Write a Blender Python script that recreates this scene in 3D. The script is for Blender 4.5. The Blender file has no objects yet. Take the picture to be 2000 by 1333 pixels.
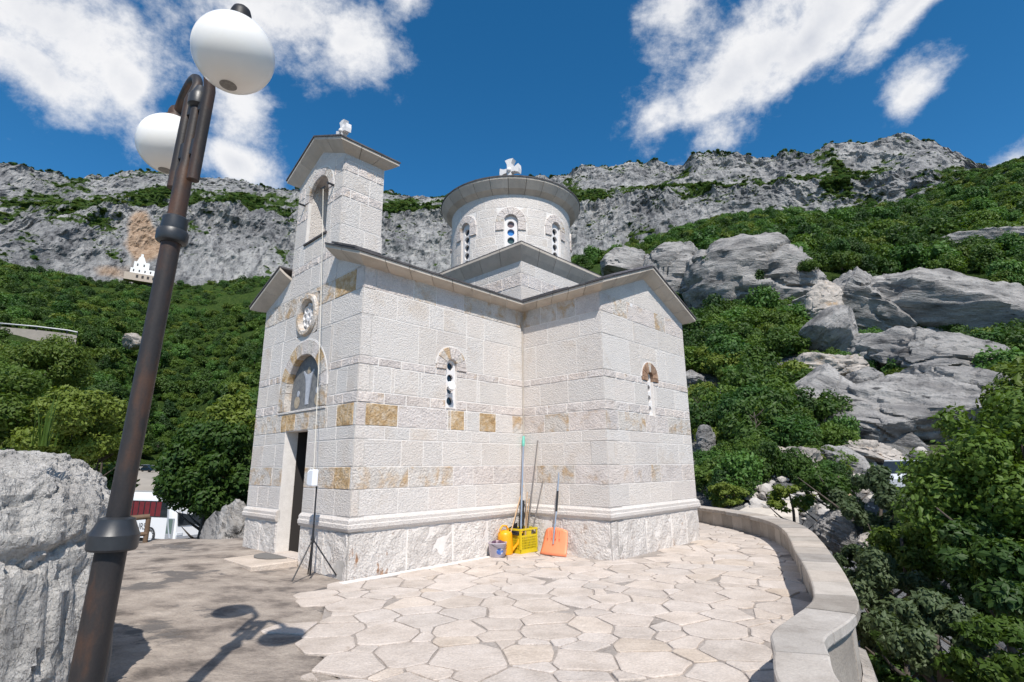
import bpy, bmesh, math, random
import numpy as np
from mathutils import Vector, Matrix

random.seed(7)
R = math.radians
PI = math.pi
sc = bpy.context.scene
COL = sc.collection

# ------------------------------------------------------------------ camera
EYE = 1.686
PITCH = 0.2321
ROLL = 0.0080
FPX = 1030.4                       # focal length in pixels of the 2000 px wide photograph
cam_d = bpy.data.cameras.new('camera')
cam_d.sensor_width = 36.0
cam_d.lens = 36.0 * FPX / 2000.0
cam_d.clip_start = 0.05
cam_d.clip_end = 6000
cam = bpy.data.objects.new('camera', cam_d)
cam.matrix_world = Matrix.Translation((0, 0, EYE)) @ Matrix.Rotation(PI / 2 + PITCH, 4, 'X') @ Matrix.Rotation(-ROLL, 4, 'Z')
COL.objects.link(cam)
sc.camera = cam

# ------------------------------------------------------------------ exposure, sun
sc.view_settings.view_transform = 'Standard'
sc.view_settings.look = 'None'
sc.view_settings.gamma = 1.0
sc.view_settings.use_curve_mapping = False
sc.view_settings.exposure = 0.24

SUN_DIR = Vector((-0.1325, 0.609, -0.782)).normalized()     # the way the light travels
sun_d = bpy.data.lights.new('sun', 'SUN')
sun_d.energy = 4.5
sun_d.angle = R(0.55)
sun_d.color = (1.0, 0.95, 0.88)
sun = bpy.data.objects.new('sun', sun_d)
sun.rotation_euler = SUN_DIR.to_track_quat('-Z', 'Y').to_euler()
COL.objects.link(sun)


def px_dir(x, y):
    """direction in the world of a place in the photograph (unit depth along the lens axis)"""
    X = x - 1000.0
    Y = -(y - 666.5)
    cr, sr = math.cos(ROLL), math.sin(ROLL)
    a, b = X * cr + Y * sr, -X * sr + Y * cr
    cp, sp = math.cos(PITCH), math.sin(PITCH)
    return Vector((a / FPX, cp - b / FPX * sp, sp + b / FPX * cp))


def azel(x, y):
    d = px_dir(x, y)
    return math.degrees(math.atan2(d.x, d.y)), math.degrees(math.atan2(d.z, math.hypot(d.x, d.y)))


def at_r(x, y, r):
    d = px_dir(x, y)
    k = r / math.hypot(d.x, d.y)
    return Vector((d.x * k, d.y * k, EYE + d.z * k))


def at_z(x, y, z):
    d = px_dir(x, y)
    k = (z - EYE) / d.z
    return Vector((d.x * k, d.y * k, z))


# ------------------------------------------------------------------ sky
world = bpy.data.worlds.new('World')
sc.world = world
world.use_nodes = True
wn, wl = world.node_tree.nodes, world.node_tree.links
wn.clear()


def W(t, **kw):
    n = wn.new(t)
    for k, v in kw.items():
        setattr(n, k, v)
    return n


def wmath(op, a, b=None, c=None, clamp=False):
    n = W('ShaderNodeMath', operation=op)
    n.use_clamp = clamp
    for i, v in enumerate((a, b, c)):
        if v is None:
            continue
        if isinstance(v, (int, float)):
            n.inputs[i].default_value = v
        else:
            wl.new(v, n.inputs[i])
    return n.outputs[0]


def wdot(vec_out, v):
    n = W('ShaderNodeVectorMath', operation='DOT_PRODUCT')
    wl.new(vec_out, n.inputs[0])
    n.inputs[1].default_value = v
    return n.outputs['Value']


sky = W('ShaderNodeTexSky', sky_type='NISHITA')
sky.sun_disc = False
sky.sun_elevation = R(51.4)
sky.sun_rotation = R(167.8)
sky.altitude = 400
sky.air_density = 0.75
sky.dust_density = 0.15
sky.ozone_density = 3.0
hsv = W('ShaderNodeHueSaturation')
hsv.inputs['Hue'].default_value = 0.492
hsv.inputs['Saturation'].default_value = 1.30
hsv.inputs['Value'].default_value = 1.0
wl.new(sky.outputs[0], hsv.inputs['Color'])
bg_sky = W('ShaderNodeBackground')
bg_sky.inputs['Strength'].default_value = 0.142
wl.new(hsv.outputs[0], bg_sky.inputs['Color'])

tc = W('ShaderNodeTexCoord')
gdir = tc.outputs['Generated']
mpn = W('ShaderNodeMapping')
mpn.inputs['Scale'].default_value = (1.0, 1.0, 1.25)
wl.new(gdir, mpn.inputs['Vector'])
n1 = W('ShaderNodeTexNoise')
n1.inputs['Scale'].default_value = 4.2
n1.inputs['Detail'].default_value = 9.0
n1.inputs['Roughness'].default_value = 0.60
n1.inputs['Distortion'].default_value = 0.35
wl.new(mpn.outputs[0], n1.inputs['Vector'])
n2 = W('ShaderNodeTexNoise')
n2.inputs['Scale'].default_value = 13.0
n2.inputs['Detail'].default_value = 8.0
n2.inputs['Roughness'].default_value = 0.68
wl.new(mpn.outputs[0], n2.inputs['Vector'])


def cloud_blob(d, right_r, up_r, tilt):
    """soft elliptical cloud bank round direction d; radii are tangents of angles, tilt anticlockwise"""
    d = Vector(d).normalized()
    rt = d.cross(Vector((0, 0, 1))).normalized()
    up = rt.cross(d).normalized()
    a = rt * math.cos(tilt) + up * math.sin(tilt)
    b = -rt * math.sin(tilt) + up * math.cos(tilt)
    f = wmath('MAXIMUM', wdot(gdir, d), 0.02)
    x = wmath('DIVIDE', wdot(gdir, a / right_r), f)
    y = wmath('DIVIDE', wdot(gdir, b / up_r), f)
    r2 = wmath('ADD', wmath('MULTIPLY', x, x), wmath('MULTIPLY', y, y))
    return wmath('SUBTRACT', 1.0, wmath('SQRT', r2), clamp=False)


blobs = []
for (x, y, rx, ry, tl) in (
        (110, 40, .24, .14, -.25), (40, 115, .18, .075, -.2), (240, 150, .12, .07, -.6),
        (570, 40, .19, .12, -.15), (670, 90, .11, .10, .3), (470, 225, .085, .085, -.5), (465, 318, .10, .06, -.2),
        (800, -10, .06, .04, .2),
        (1325, 20, .085, .12, .15), (1420, 170, .22, .115, .58), (1285, 245, .10, .085, .35), (1400, 255, .12, .06, .5), (1580, 75, .18, .068, .55),
        (1790, 5, .14, .034, .42), (1770, 192, .075, .046, .75), (1985, 318, .09, .045, .40), (1500, 110, .12, .07, .5)):
    blobs.append(cloud_blob(px_dir(x, y), rx, ry, tl))
# the sky goes on in the same way outside the frame
for (az, el, rx, ry, tl) in ((-75, 40, .4, .2, .2), (80, 35, .35, .2, .4), (130, 50, .4, .25, .1), (-130, 30, .4, .2, -.2),
                             (180, 35, .4, .18, .1), (100, 65, .3, .2, .5), (-95, 66, .3, .2, .0), (-160, 60, .3, .2, .3), (50, 72, .25, .16, .2)):
    a, e = R(az), R(el)
    blobs.append(cloud_blob((math.sin(a) * math.cos(e), math.cos(a) * math.cos(e), math.sin(e)), rx, ry, tl))
m = blobs[0]
for b in blobs[1:]:
    m = wmath('MAXIMUM', m, b)
m = wmath('MAXIMUM', m, -0.6)
# density = bank + broken edges
dn = wmath('ADD', wmath('MULTIPLY', wmath('SUBTRACT', n1.outputs['Fac'], 0.5), 3.3), wmath('MULTIPLY', wmath('SUBTRACT', n2.outputs['Fac'], 0.5), 1.9))
den = wmath('ADD', wmath('MULTIPLY', m, 1.45), dn)
mr = W('ShaderNodeMapRange', interpolation_type='SMOOTHSTEP')
wl.new(den, mr.inputs['Value'])
mr.inputs['From Min'].default_value = 0.16
mr.inputs['From Max'].default_value = 1.22
cloud_fac = wmath('MULTIPLY', mr.outputs[0], 0.97)
# thicker parts a little greyer below, whiter at the rims
ramp = W('ShaderNodeValToRGB')
e = ramp.color_ramp.elements
e[0].position = 0.10
e[0].color = (0.90, 0.92, 0.96, 1)
e[1].position = 1.0
e[1].color = (0.68, 0.71, 0.78, 1)
mid = ramp.color_ramp.elements.new(0.55)
mid.color = (0.97, 0.97, 0.985, 1)
wl.new(wmath('SUBTRACT', wmath('MULTIPLY', den, 0.52), wmath('MULTIPLY', wmath('SUBTRACT', n2.outputs['Fac'], 0.5), 0.9)), ramp.inputs[0])
bg_cl = W('ShaderNodeBackground')
bg_cl.inputs['Strength'].default_value = 0.82
wl.new(ramp.outputs[0], bg_cl.inputs['Color'])
mixw = W('ShaderNodeMixShader')
wl.new(cloud_fac, mixw.inputs[0])
wl.new(bg_sky.outputs[0], mixw.inputs[1])
wl.new(bg_cl.outputs[0], mixw.inputs[2])
wout = W('ShaderNodeOutputWorld')
wl.new(mixw.outputs[0], wout.inputs['Surface'])

# ------------------------------------------------------------------ numpy noise


def _hash(ix, iy, iz, seed):
    h = (ix * 374761393 + iy * 668265263 + iz * 2147483647 + seed * 974634777) & 0xffffffff
    h = ((h ^ (h >> 13)) * 1274126177) & 0xffffffff
    h = ((h ^ (h >> 16)) * 2246822519) & 0xffffffff
    return ((h ^ (h >> 15)) & 0xffffff) / float(0xffffff)


def vnoise(p, seed=0):
    p = np.asarray(p, float)
    i = np.floor(p).astype(np.int64)
    f = p - i
    f = f * f * f * (f * (f * 6 - 15) + 10)
    out = 0
    for dx in (0, 1):
        wx = f[:, 0] if dx else 1 - f[:, 0]
        for dy in (0, 1):
            wy = f[:, 1] if dy else 1 - f[:, 1]
            for dz in (0, 1):
                wz = f[:, 2] if dz else 1 - f[:, 2]
                out = out + wx * wy * wz * _hash(i[:, 0] + dx, i[:, 1] + dy, i[:, 2] + dz, seed)
    return out * 2 - 1


def fbm(p, octv=4, seed=0, gain=.5, ridged=False):
    p = np.asarray(p, float)
    a, s, tot = 1.0, 0.0, 0.0
    for o in range(octv):
        v = vnoise(p * (2.03 ** o) + 17.3 * o, seed + o)
        if ridged:
            v = 1 - 2 * np.abs(v)
        s = s + a * v
        tot += a
        a *= gain
    return s / tot


# ------------------------------------------------------------------ object helpers
def tag(o, label=None, cat=None, group=None, kind=None):
    if label:
        o['label'] = label
    if cat:
        o['category'] = cat
    if group:
        o['group'] = group
    if kind:
        o['kind'] = kind
    return o


def empty(name, loc=(0, 0, 0), rot=(0, 0, 0), parent=None):
    o = bpy.data.objects.new(name, None)
    o.empty_display_size = .2
    o.location = loc
    o.rotation_euler = rot
    if parent:
        o.parent = parent
    COL.objects.link(o)
    return o


def mesh_np(name, v, quads=None, tris=None, mat=None, parent=None, smooth=False):
    me = bpy.data.meshes.new(name)
    v = np.asarray(v, np.float32)
    me.vertices.add(len(v))
    me.vertices.foreach_set('co', v.ravel())
    loops = []
    starts = []
    n = 0
    if quads is not None and len(quads):
        q = np.asarray(quads, np.int32)
        loops.append(q.ravel())
        starts.append(np.arange(len(q)) * 4)
        n = q.size
    if tris is not None and len(tris):
        t = np.asarray(tris, np.int32)
        loops.append(t.ravel())
        starts.append(n + np.arange(len(t)) * 3)
    loops = np.concatenate(loops)
    starts = np.concatenate(starts).astype(np.int32)
    me.loops.add(len(loops))
    me.loops.foreach_set('vertex_index', loops)
    me.polygons.add(len(starts))
    me.polygons.foreach_set('loop_start', starts)
    me.update(calc_edges=True)
    me.polygons.foreach_set('use_smooth', np.full(len(starts), bool(smooth)))
    if mat:
        me.materials.append(mat)
    return link(name, me, parent)


def link(name, me, parent=None):
    o = bpy.data.objects.new(name, me)
    if parent:
        o.parent = parent
    COL.objects.link(o)
    return o


def from_bm(name, bm, mat, parent=None, smooth=False, angle=None):
    bmesh.ops.recalc_face_normals(bm, faces=bm.faces[:])
    me = bpy.data.meshes.new(name)
    bm.to_mesh(me)
    bm.free()
    if smooth:
        for p in me.polygons:
            p.use_smooth = True
        if angle:
            try:
                me.set_sharp_from_angle(angle=R(angle))
            except Exception:
                pass
    if mat:
        me.materials.append(mat)
    return link(name, me, parent)


def bm_box(bm, lo, hi, M=None, bevel=0):
    vs = [bm.verts.new((x, y, z)) for x in (lo[0], hi[0]) for y in (lo[1], hi[1]) for z in (lo[2], hi[2])]
    fs = [bm.faces.new([vs[i] for i in f]) for f in ((0, 1, 3, 2), (4, 6, 7, 5), (0, 4, 5, 1), (2, 3, 7, 6), (0, 2, 6, 4), (1, 5, 7, 3))]
    if bevel:
        es = list({e for f in fs for e in f.edges})
        r = bmesh.ops.bevel(bm, geom=es, offset=bevel, segments=1, affect='EDGES')
        vs = list({v for f in r['faces'] for v in f.verts} | {v for v in vs if v.is_valid})
    if M is not None:
        for v in vs:
            v.co = M @ v.co
    return vs


def box(name, lo, hi, mat, parent=None, bevel=0, M=None):
    bm = bmesh.new()
    bm_box(bm, lo, hi, M, bevel)
    return from_bm(name, bm, mat, parent)


def bm_hex(bm, b, t):
    """hexahedron from four bottom and four top points"""
    vs = [bm.verts.new(p) for p in b] + [bm.verts.new(p) for p in t]
    for f in ((3, 2, 1, 0), (4, 5, 6, 7), (0, 1, 5, 4), (1, 2, 6, 5), (2, 3, 7, 6), (3, 0, 4, 7)):
        bm.faces.new([vs[i] for i in f])
    return vs


def bm_tube(bm, pts, rad, seg=12, cap=True):
    pts = [Vector(p) for p in pts]
    if not hasattr(rad, '__len__'):
        rad = [rad] * len(pts)
    rings = []
    prev = None
    for i, p in enumerate(pts):
        d = (pts[min(i + 1, len(pts) - 1)] - pts[max(i - 1, 0)]).normalized()
        if prev is None:
            prev = Vector((1, 0, 0)) if abs(d.x) < .8 else Vector((0, 1, 0))
        a = (prev - d * prev.dot(d)).normalized()
        prev = a
        b = d.cross(a)
        rings.append([bm.verts.new(p + (a * math.cos(k * 2 * PI / seg) + b * math.sin(k * 2 * PI / seg)) * rad[i]) for k in range(seg)])
    for r0, r1 in zip(rings, rings[1:]):
        for k in range(seg):
            bm.faces.new((r0[k], r0[(k + 1) % seg], r1[(k + 1) % seg], r1[k]))
    if cap:
        bm.faces.new(rings[0][::-1])
        bm.faces.new(rings[-1])


def tube(name, pts, rad, mat, parent=None, seg=12):
    bm = bmesh.new()
    bm_tube(bm, pts, rad, seg)
    return from_bm(name, bm, mat, parent, True, 50)


def bm_lathe(bm, prof, seg=24, center=(0, 0, 0)):
    c = Vector(center)
    rings = []
    for r, z in prof:
        if r < 1e-5:
            rings.append([bm.verts.new(c + Vector((0, 0, z)))])
        else:
            rings.append([bm.verts.new(c + Vector((r * math.cos(k * 2 * PI / seg), r * math.sin(k * 2 * PI / seg), z))) for k in range(seg)])
    for a, b in zip(rings, rings[1:]):
        for k in range(seg):
            k2 = (k + 1) % seg
            if len(a) == 1 and len(b) == 1:
                continue
            if len(a) == 1:
                bm.faces.new((a[0], b[k2], b[k]))
            elif len(b) == 1:
                bm.faces.new((a[k], a[k2], b[0]))
            else:
                bm.faces.new((a[k], a[k2], b[k2], b[k]))


def lathe(name, prof, mat, parent=None, seg=24, center=(0, 0, 0), smooth=True, angle=40):
    bm = bmesh.new()
    bm_lathe(bm, prof, seg, center)
    return from_bm(name, bm, mat, parent, smooth, angle)


def copy_tree(o, parent=None):
    c = o.copy()
    COL.objects.link(c)
    c.parent = parent
    for ch in o.children:
        copy_tree(ch, c)
    return c


# ------------------------------------------------------------------ materials
def nmat(name):
    m_ = bpy.data.materials.new(name)
    m_.use_nodes = True
    nt = m_.node_tree
    return m_, nt, nt.nodes['Principled BSDF']


def plain(name, col, rough=.6, metal=0.0, coat=0.0, noise=0.0, nscale=20, bump=0, spec=.5):
    m_, nt, b = nmat(name)
    b.inputs['Base Color'].default_value = (*col, 1)
    b.inputs['Roughness'].default_value = rough
    b.inputs['Metallic'].default_value = metal
    b.inputs['Coat Weight'].default_value = coat
    b.inputs['Specular IOR Level'].default_value = spec
    if noise or bump:
        t = nt.nodes.new('ShaderNodeTexCoord')
        n = nt.nodes.new('ShaderNodeTexNoise')
        n.inputs['Scale'].default_value = nscale
        n.inputs['Detail'].default_value = 6
        nt.links.new(t.outputs['Object'], n.inputs['Vector'])
        if noise:
            mx = nt.nodes.new('ShaderNodeMix')
            mx.data_type = 'RGBA'
            mx.inputs['A'].default_value = (*[c * (1 - noise) for c in col], 1)
            mx.inputs['B'].default_value = (*[min(1, c * (1 + noise)) for c in col], 1)
            nt.links.new(n.outputs['Fac'], mx.inputs['Factor'])
            nt.links.new(mx.outputs['Result'], b.inputs['Base Color'])
        if bump:
            bp = nt.nodes.new('ShaderNodeBump')
            bp.inputs['Strength'].default_value = 1
            bp.inputs['Distance'].default_value = bump
            nt.links.new(n.outputs['Fac'], bp.inputs['Height'])
            nt.links.new(bp.outputs[0], b.inputs['Normal'])
    return m_


def ramp_node(nt, stops):
    r = nt.nodes.new('ShaderNodeValToRGB')
    el = r.color_ramp.elements
    el[0].position, el[0].color = stops[0][0], (*stops[0][1], 1)
    el[1].position, el[1].color = stops[-1][0], (*stops[-1][1], 1)
    for p, c in stops[1:-1]:
        x = el.new(p)
        x.color = (*c, 1)
    return r


def stone(name, stops, scale=2.0, detail=8, rough=.88, rand=.12, hue=None, bump=.012, bscale=30, bump2=0, b2scale=6,
          stretch=(1, 1, 1), shift=True, spots=None, speck=.12, rot=(0, 0, 0), pits=None):
    """layered stone: patches of colour, specks, spots of stain, per piece tone, hammered relief"""
    m_, nt, b = nmat(name)
    L = nt.links
    N = nt.nodes.new
    t = N('ShaderNodeTexCoord')
    oi = N('ShaderNodeObjectInfo')
    vec = t.outputs['Object']
    if shift:
        c = N('ShaderNodeVectorMath')
        c.operation = 'MULTIPLY_ADD'
        L.new(oi.outputs['Random'], c.inputs[0])
        c.inputs[1].default_value = (37.0, 91.0, 53.0)
        L.new(vec, c.inputs[2])
        vec = c.outputs[0]
    mp = N('ShaderNodeMapping')
    mp.inputs['Scale'].default_value = stretch
    mp.inputs['Rotation'].default_value = rot
    L.new(vec, mp.inputs['Vector'])
    n = N('ShaderNodeTexNoise')
    n.inputs['Scale'].default_value = scale
    n.inputs['Detail'].default_value = detail
    n.inputs['Roughness'].default_value = .62
    L.new(mp.outputs[0], n.inputs['Vector'])
    r = ramp_node(nt, stops)
    L.new(n.outputs['Fac'], r.inputs[0])
    col = r.outputs[0]
    # specks
    n2 = N('ShaderNodeTexNoise')
    n2.inputs['Scale'].default_value = bscale * 1.3
    n2.inputs['Detail'].default_value = 4
    n2.inputs['Roughness'].default_value = .7
    L.new(vec, n2.inputs['Vector'])

    def mulc(col, fac, lo, hi):
        mr_ = N('ShaderNodeMapRange')
        mr_.inputs['From Min'].default_value = .25
        mr_.inputs['From Max'].default_value = .75
        mr_.inputs['To Min'].default_value = lo
        mr_.inputs['To Max'].default_value = hi
        L.new(fac, mr_.inputs['Value'])
        v = N('ShaderNodeVectorMath')
        v.operation = 'SCALE'
        L.new(col, v.inputs[0])
        L.new(mr_.outputs[0], v.inputs['Scale'])
        return v.outputs[0]
    col = mulc(col, n2.outputs['Fac'], 1 - speck, 1 + speck)
    if spots:
        scol, sscale, thr, soft = spots
        n3 = N('ShaderNodeTexNoise')
        n3.inputs['Scale'].default_value = sscale
        n3.inputs['Detail'].default_value = 7
        n3.inputs['Roughness'].default_value = .65
        n3.inputs['Distortion'].default_value = .4
        L.new(mp.outputs[0], n3.inputs['Vector'])
        mr3 = N('ShaderNodeMapRange')
        mr3.inputs['From Min'].default_value = thr
        mr3.inputs['From Max'].default_value = thr + soft
        L.new(n3.outputs['Fac'], mr3.inputs['Value'])
        mx = N('ShaderNodeMix')
        mx.data_type = 'RGBA'
        L.new(mr3.outputs[0], mx.inputs['Factor'])
        L.new(col, mx.inputs['A'])
        mx.inputs['B'].default_value = (*scol, 1)
        col = mx.outputs['Result']
    if rand:
        mr4 = N('ShaderNodeMapRange')
        mr4.inputs['To Min'].default_value = 1 - rand
        mr4.inputs['To Max'].default_value = 1 + rand
        L.new(oi.outputs['Random'], mr4.inputs['Value'])
        v = N('ShaderNodeVectorMath')
        v.operation = 'SCALE'
        L.new(col, v.inputs[0])
        L.new(mr4.outputs[0], v.inputs['Scale'])
        col = v.outputs[0]
        if hue:
            # second random from the first: tone drifts between two tints
            f = N('ShaderNodeMath')
            f.operation = 'FRACT'
            mu = N('ShaderNodeMath')
            mu.operation = 'MULTIPLY'
            mu.inputs[1].default_value = 7.37
            L.new(oi.outputs['Random'], mu.inputs[0])
            L.new(mu.outputs[0], f.inputs[0])
            hr = ramp_node(nt, hue)
            L.new(f.outputs[0], hr.inputs[0])
            mm = N('ShaderNodeVectorMath')
            mm.operation = 'MULTIPLY'
            L.new(col, mm.inputs[0])
            L.new(hr.outputs[0], mm.inputs[1])
            col = mm.outputs[0]
    L.new(col, b.inputs['Base Color'])
    b.inputs['Roughness'].default_value = rough
    b.inputs['Specular IOR Level'].default_value = .25
    bn = N('ShaderNodeTexNoise')
    bn.inputs['Scale'].default_value = bscale
    bn.inputs['Detail'].default_value = 5
    bn.inputs['Roughness'].default_value = .55
    L.new(vec, bn.inputs['Vector'])
    bp = N('ShaderNodeBump')
    bp.inputs['Distance'].default_value = bump
    bp.inputs['Strength'].default_value = 1.0
    L.new(bn.outputs['Fac'], bp.inputs['Height'])
    last = bp
    if bump2:
        bn2 = N('ShaderNodeTexNoise')
        bn2.inputs['Scale'].default_value = b2scale
        bn2.inputs['Detail'].default_value = 8
        bn2.inputs['Roughness'].default_value = .65
        L.new(mp.outputs[0], bn2.inputs['Vector'])
        bp2 = N('ShaderNodeBump')
        bp2.inputs['Distance'].default_value = bump2
        L.new(bn2.outputs['Fac'], bp2.inputs['Height'])
        L.new(bp.outputs[0], bp2.inputs['Normal'])
        last = bp2
    L.new(last.outputs[0], b.inputs['Normal'])
    return m_


def leaf_mat(name, dark, light, trans=.30, nscale=1.5):
    m_, nt, b = nmat(name)
    L = nt.links
    N = nt.nodes.new
    t = N('ShaderNodeTexCoord')
    oi = N('ShaderNodeObjectInfo')
    n = N('ShaderNodeTexNoise')
    n.inputs['Scale'].default_value = nscale
    n.inputs['Detail'].default_value = 5
    L.new(t.outputs['Object'], n.inputs['Vector'])
    ad = N('ShaderNodeMath')
    ad.operation = 'MULTIPLY_ADD'
    L.new(oi.outputs['Random'], ad.inputs[0])
    ad.inputs[1].default_value = .75
    L.new(n.outputs['Fac'], ad.inputs[2])
    r = ramp_node(nt, [(.40, dark), (.82, tuple((a + c) / 2 for a, c in zip(dark, light))), (1.25, light)])
    L.new(ad.outputs[0], r.inputs[0])
    L.new(r.outputs[0], b.inputs['Base Color'])
    b.inputs['Roughness'].default_value = .55
    b.inputs['Specular IOR Level'].default_value = .3
    tr = N('ShaderNodeBsdfTranslucent')
    br = N('ShaderNodeVectorMath')
    br.operation = 'MULTIPLY'
    L.new(r.outputs[0], br.inputs[0])
    br.inputs[1].default_value = (1.5, 1.5, .7)
    L.new(br.outputs[0], tr.inputs['Color'])
    mx = N('ShaderNodeMixShader')
    mx.inputs[0].default_value = trans
    L.new(b.outputs[0], mx.inputs[1])
    L.new(tr.outputs[0], mx.inputs[2])
    L.new(mx.outputs[0], nt.nodes['Material Output'].inputs['Surface'])
    return m_


HUE = [(0, (1.0, .975, .965)), (.35, (.985, .99, 1.0)), (.65, (1.01, .985, .965)), (1, (.97, .98, .995))]
M = {}
M['ashlar'] = stone('white_ashlar', [(.25, (.605, .562, .522)), (.5, (.638, .593, .55)), (.8, (.67, .622, .578))], 3.0, rand=.05, hue=HUE,
                    bump=.024, bscale=38, bump2=.006, b2scale=16, speck=.22, spots=((.52, .43, .345), 1.1, .56, .28))
M['rough'] = stone('rough_faced_stone', [(.25, (.53, .475, .44)), (.5, (.625, .565, .525)), (.8, (.69, .63, .585))], 4.0, rand=.06, hue=HUE,
                   bump=.032, bscale=30, bump2=.03, b2scale=7, speck=.16, spots=((.48, .35, .23), 2.6, .58, .16))
M['patchy'] = stone('ochre_patched_stone', [(.25, (.48, .44, .40)), (.5, (.60, .55, .50)), (.8, (.68, .63, .58))], 4.0, rand=.06,
                    bump=.032, bscale=28, bump2=.03, b2scale=9, speck=.2, spots=((.49, .345, .21), 3.6, .48, .17))
M['ochre'] = stone('ochre_stone', [(.25, (.32, .19, .085)), (.45, (.47, .32, .17)), (.58, (.54, .42, .29)), (.8, (.62, .55, .46))], 9.0, rand=.08,
                   bump=.035, bscale=26, bump2=.025, b2scale=8, speck=.2)
M['plinth'] = stone('plinth_stone', [(.25, (.57, .52, .48)), (.5, (.69, .64, .595)), (.8, (.76, .71, .665))], 2.5, rand=.08,
                    bump=.035, bscale=26, bump2=.07, b2scale=5.5, speck=.18, spots=((.36, .225, .14), 2.0, .63, .10))
M['plinth_rust'] = stone('rust_stained_plinth_stone', [(.25, (.57, .52, .48)), (.5, (.69, .64, .595)), (.8, (.76, .71, .665))], 2.5, rand=0,
                    bump=.035, bscale=26, bump2=.07, b2scale=5.5, speck=.18, stretch=(1.5, 1.5, .7), spots=((.36, .20, .115), 2.4, .555, .07))
M['mortar'] = stone('white_mortar', [(.3, (.66, .62, .58)), (.7, (.78, .74, .70))], 6, rand=0, bump=.004, bscale=60, shift=False)
M['cornice'] = stone('cornice_stone', [(.25, (.40, .35, .30)), (.5, (.51, .45, .385)), (.8, (.59, .525, .455))], 2.5, rand=.08,
                     bump=.004, bscale=40, speck=.08, spots=((.26, .23, .21), 3.0, .62, .14))
M['slate'] = stone('dark_slate', [(.3, (.055, .052, .055)), (.7, (.12, .112, .115))], 6, rand=.2, bump=.006, bscale=25)
M['carved'] = stone('carved_white_stone', [(.3, (.66, .63, .62)), (.7, (.76, .735, .72))], 5, rand=.03, bump=.003, bscale=60, speck=.06)
M['glass'] = plain('dark_glass', (.012, .016, .022), .08, 0, .3)
M['dark'] = plain('dark_inside', (.03, .026, .024), .9)
M['wood_door'] = plain('door_wood', (.06, .035, .022), .6, noise=.3, nscale=8)
M['flag'] = stone('pale_flagstone', [(.25, (.41, .355, .31)), (.45, (.505, .446, .398)), (.6, (.565, .503, .453)), (.8, (.615, .553, .505))], 3.0, rand=.07,
                  hue=[(0, (1, .975, .955)), (.3, (.975, .975, .98)), (.6, (1.01, .98, .95)), (.85, (.96, .945, .935)), (1, (1.01, .955, .88))],
                  bump=.010, bscale=34, bump2=.018, b2scale=7, speck=.2, spots=((.34, .265, .20), 2.2, .63, .16))
M['joint'] = stone('paving_mortar', [(.3, (.33, .29, .265)), (.7, (.44, .395, .36))], 3, rand=0, bump=.006, bscale=40, shift=False)
M['rockfloor'] = stone('weathered_rock_floor', [(.30, (.10, .085, .074)), (.40, (.19, .16, .138)), (.48, (.295, .25, .213)), (.58, (.37, .315, .268)), (.78, (.49, .425, .365))],
                       1.9, detail=12, rand=0, bump=.014, bscale=35, bump2=.045, b2scale=5.0, stretch=(1.0, 1.25, 1.0), rot=(0, 0, .5),
                       shift=False, speck=.2, spots=((.15, .135, .125), .9, .575, .04))
M['lime'] = stone('grey_limestone', [(.30, (.10, .097, .095)), (.42, (.205, .196, .19)), (.53, (.30, .286, .274)), (.75, (.41, .39, .37))], .5, detail=14,
                  rand=.08, bump=.10, bscale=4, bump2=.5, b2scale=.8, speck=.2, stretch=(.5, 1, 1.9), rot=(0, .32, 0), shift=True,
                  spots=((.075, .073, .073), .9, .60, .05))
M['lime_pink'] = stone('pinkish_limestone', [(.25, (.17, .155, .145)), (.45, (.31, .28, .25)), (.6, (.41, .365, .325)), (.8, (.50, .455, .41))], 1.2, detail=10,
                       rand=.1, bump=.04, bscale=6, bump2=.15, b2scale=1.4, speck=.18, spots=((.40, .27, .16), 1.1, .58, .12))
M['boulder'] = stone('pitted_boulder_stone', [(.26, (.21, .198, .184)), (.38, (.37, .35, .328)), (.52, (.485, .46, .43)), (.75, (.585, .555, .52))], 2.4, detail=14,
                     rand=0, bump=.05, bscale=18, bump2=.14, b2scale=4.5, speck=.28, stretch=(1, 1, .55), shift=False,
                     spots=((.42, .31, .19), 1.2, .70, .08))
M['pavebase'] = stone('paving_bed', [(.30, (.21, .182, .162)), (.45, (.31, .272, .244)), (.6, (.375, .33, .297)), (.78, (.46, .41, .37))], 1.9, detail=12, rand=0,
                       bump=.014, bscale=35, bump2=.03, b2scale=5.0, shift=False, speck=.2, rot=(0, 0, .5), stretch=(1, 1.25, 1))
M['iron'] = stone('rusty_dark_iron', [(.34, (.018, .019, .022)), (.50, (.036, .031, .030)), (.59, (.075, .042, .029)), (.75, (.15, .070, .040))], 2.2, detail=8,
                  rough=.5, rand=0, bump=.001, bscale=60, stretch=(1.4, 1.4, .5), shift=False, speck=.15)
M['black_iron'] = plain('black_iron', (.026, .028, .032), .42, noise=.3, nscale=25, bump=.001)
M['opal'] = plain('white_opal_glass', (.84, .815, .775), .22, 0, .0, spec=.28)
_b = M['opal'].node_tree.nodes['Principled BSDF']
_b.inputs['Subsurface Weight'].default_value = .7
_b.inputs['Subsurface Radius'].default_value = (.12, .12, .11)
M['bark'] = plain('bark', (.075, .06, .048), .9, noise=.5, nscale=12, bump=.02)
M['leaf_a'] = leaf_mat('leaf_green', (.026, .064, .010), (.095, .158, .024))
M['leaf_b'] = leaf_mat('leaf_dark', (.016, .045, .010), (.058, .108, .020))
M['leaf_c'] = leaf_mat('leaf_yellow_green', (.045, .090, .011), (.14, .185, .028))
M['leaf_d'] = leaf_mat('leaf_greyish', (.045, .075, .032), (.095, .13, .06))
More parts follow.
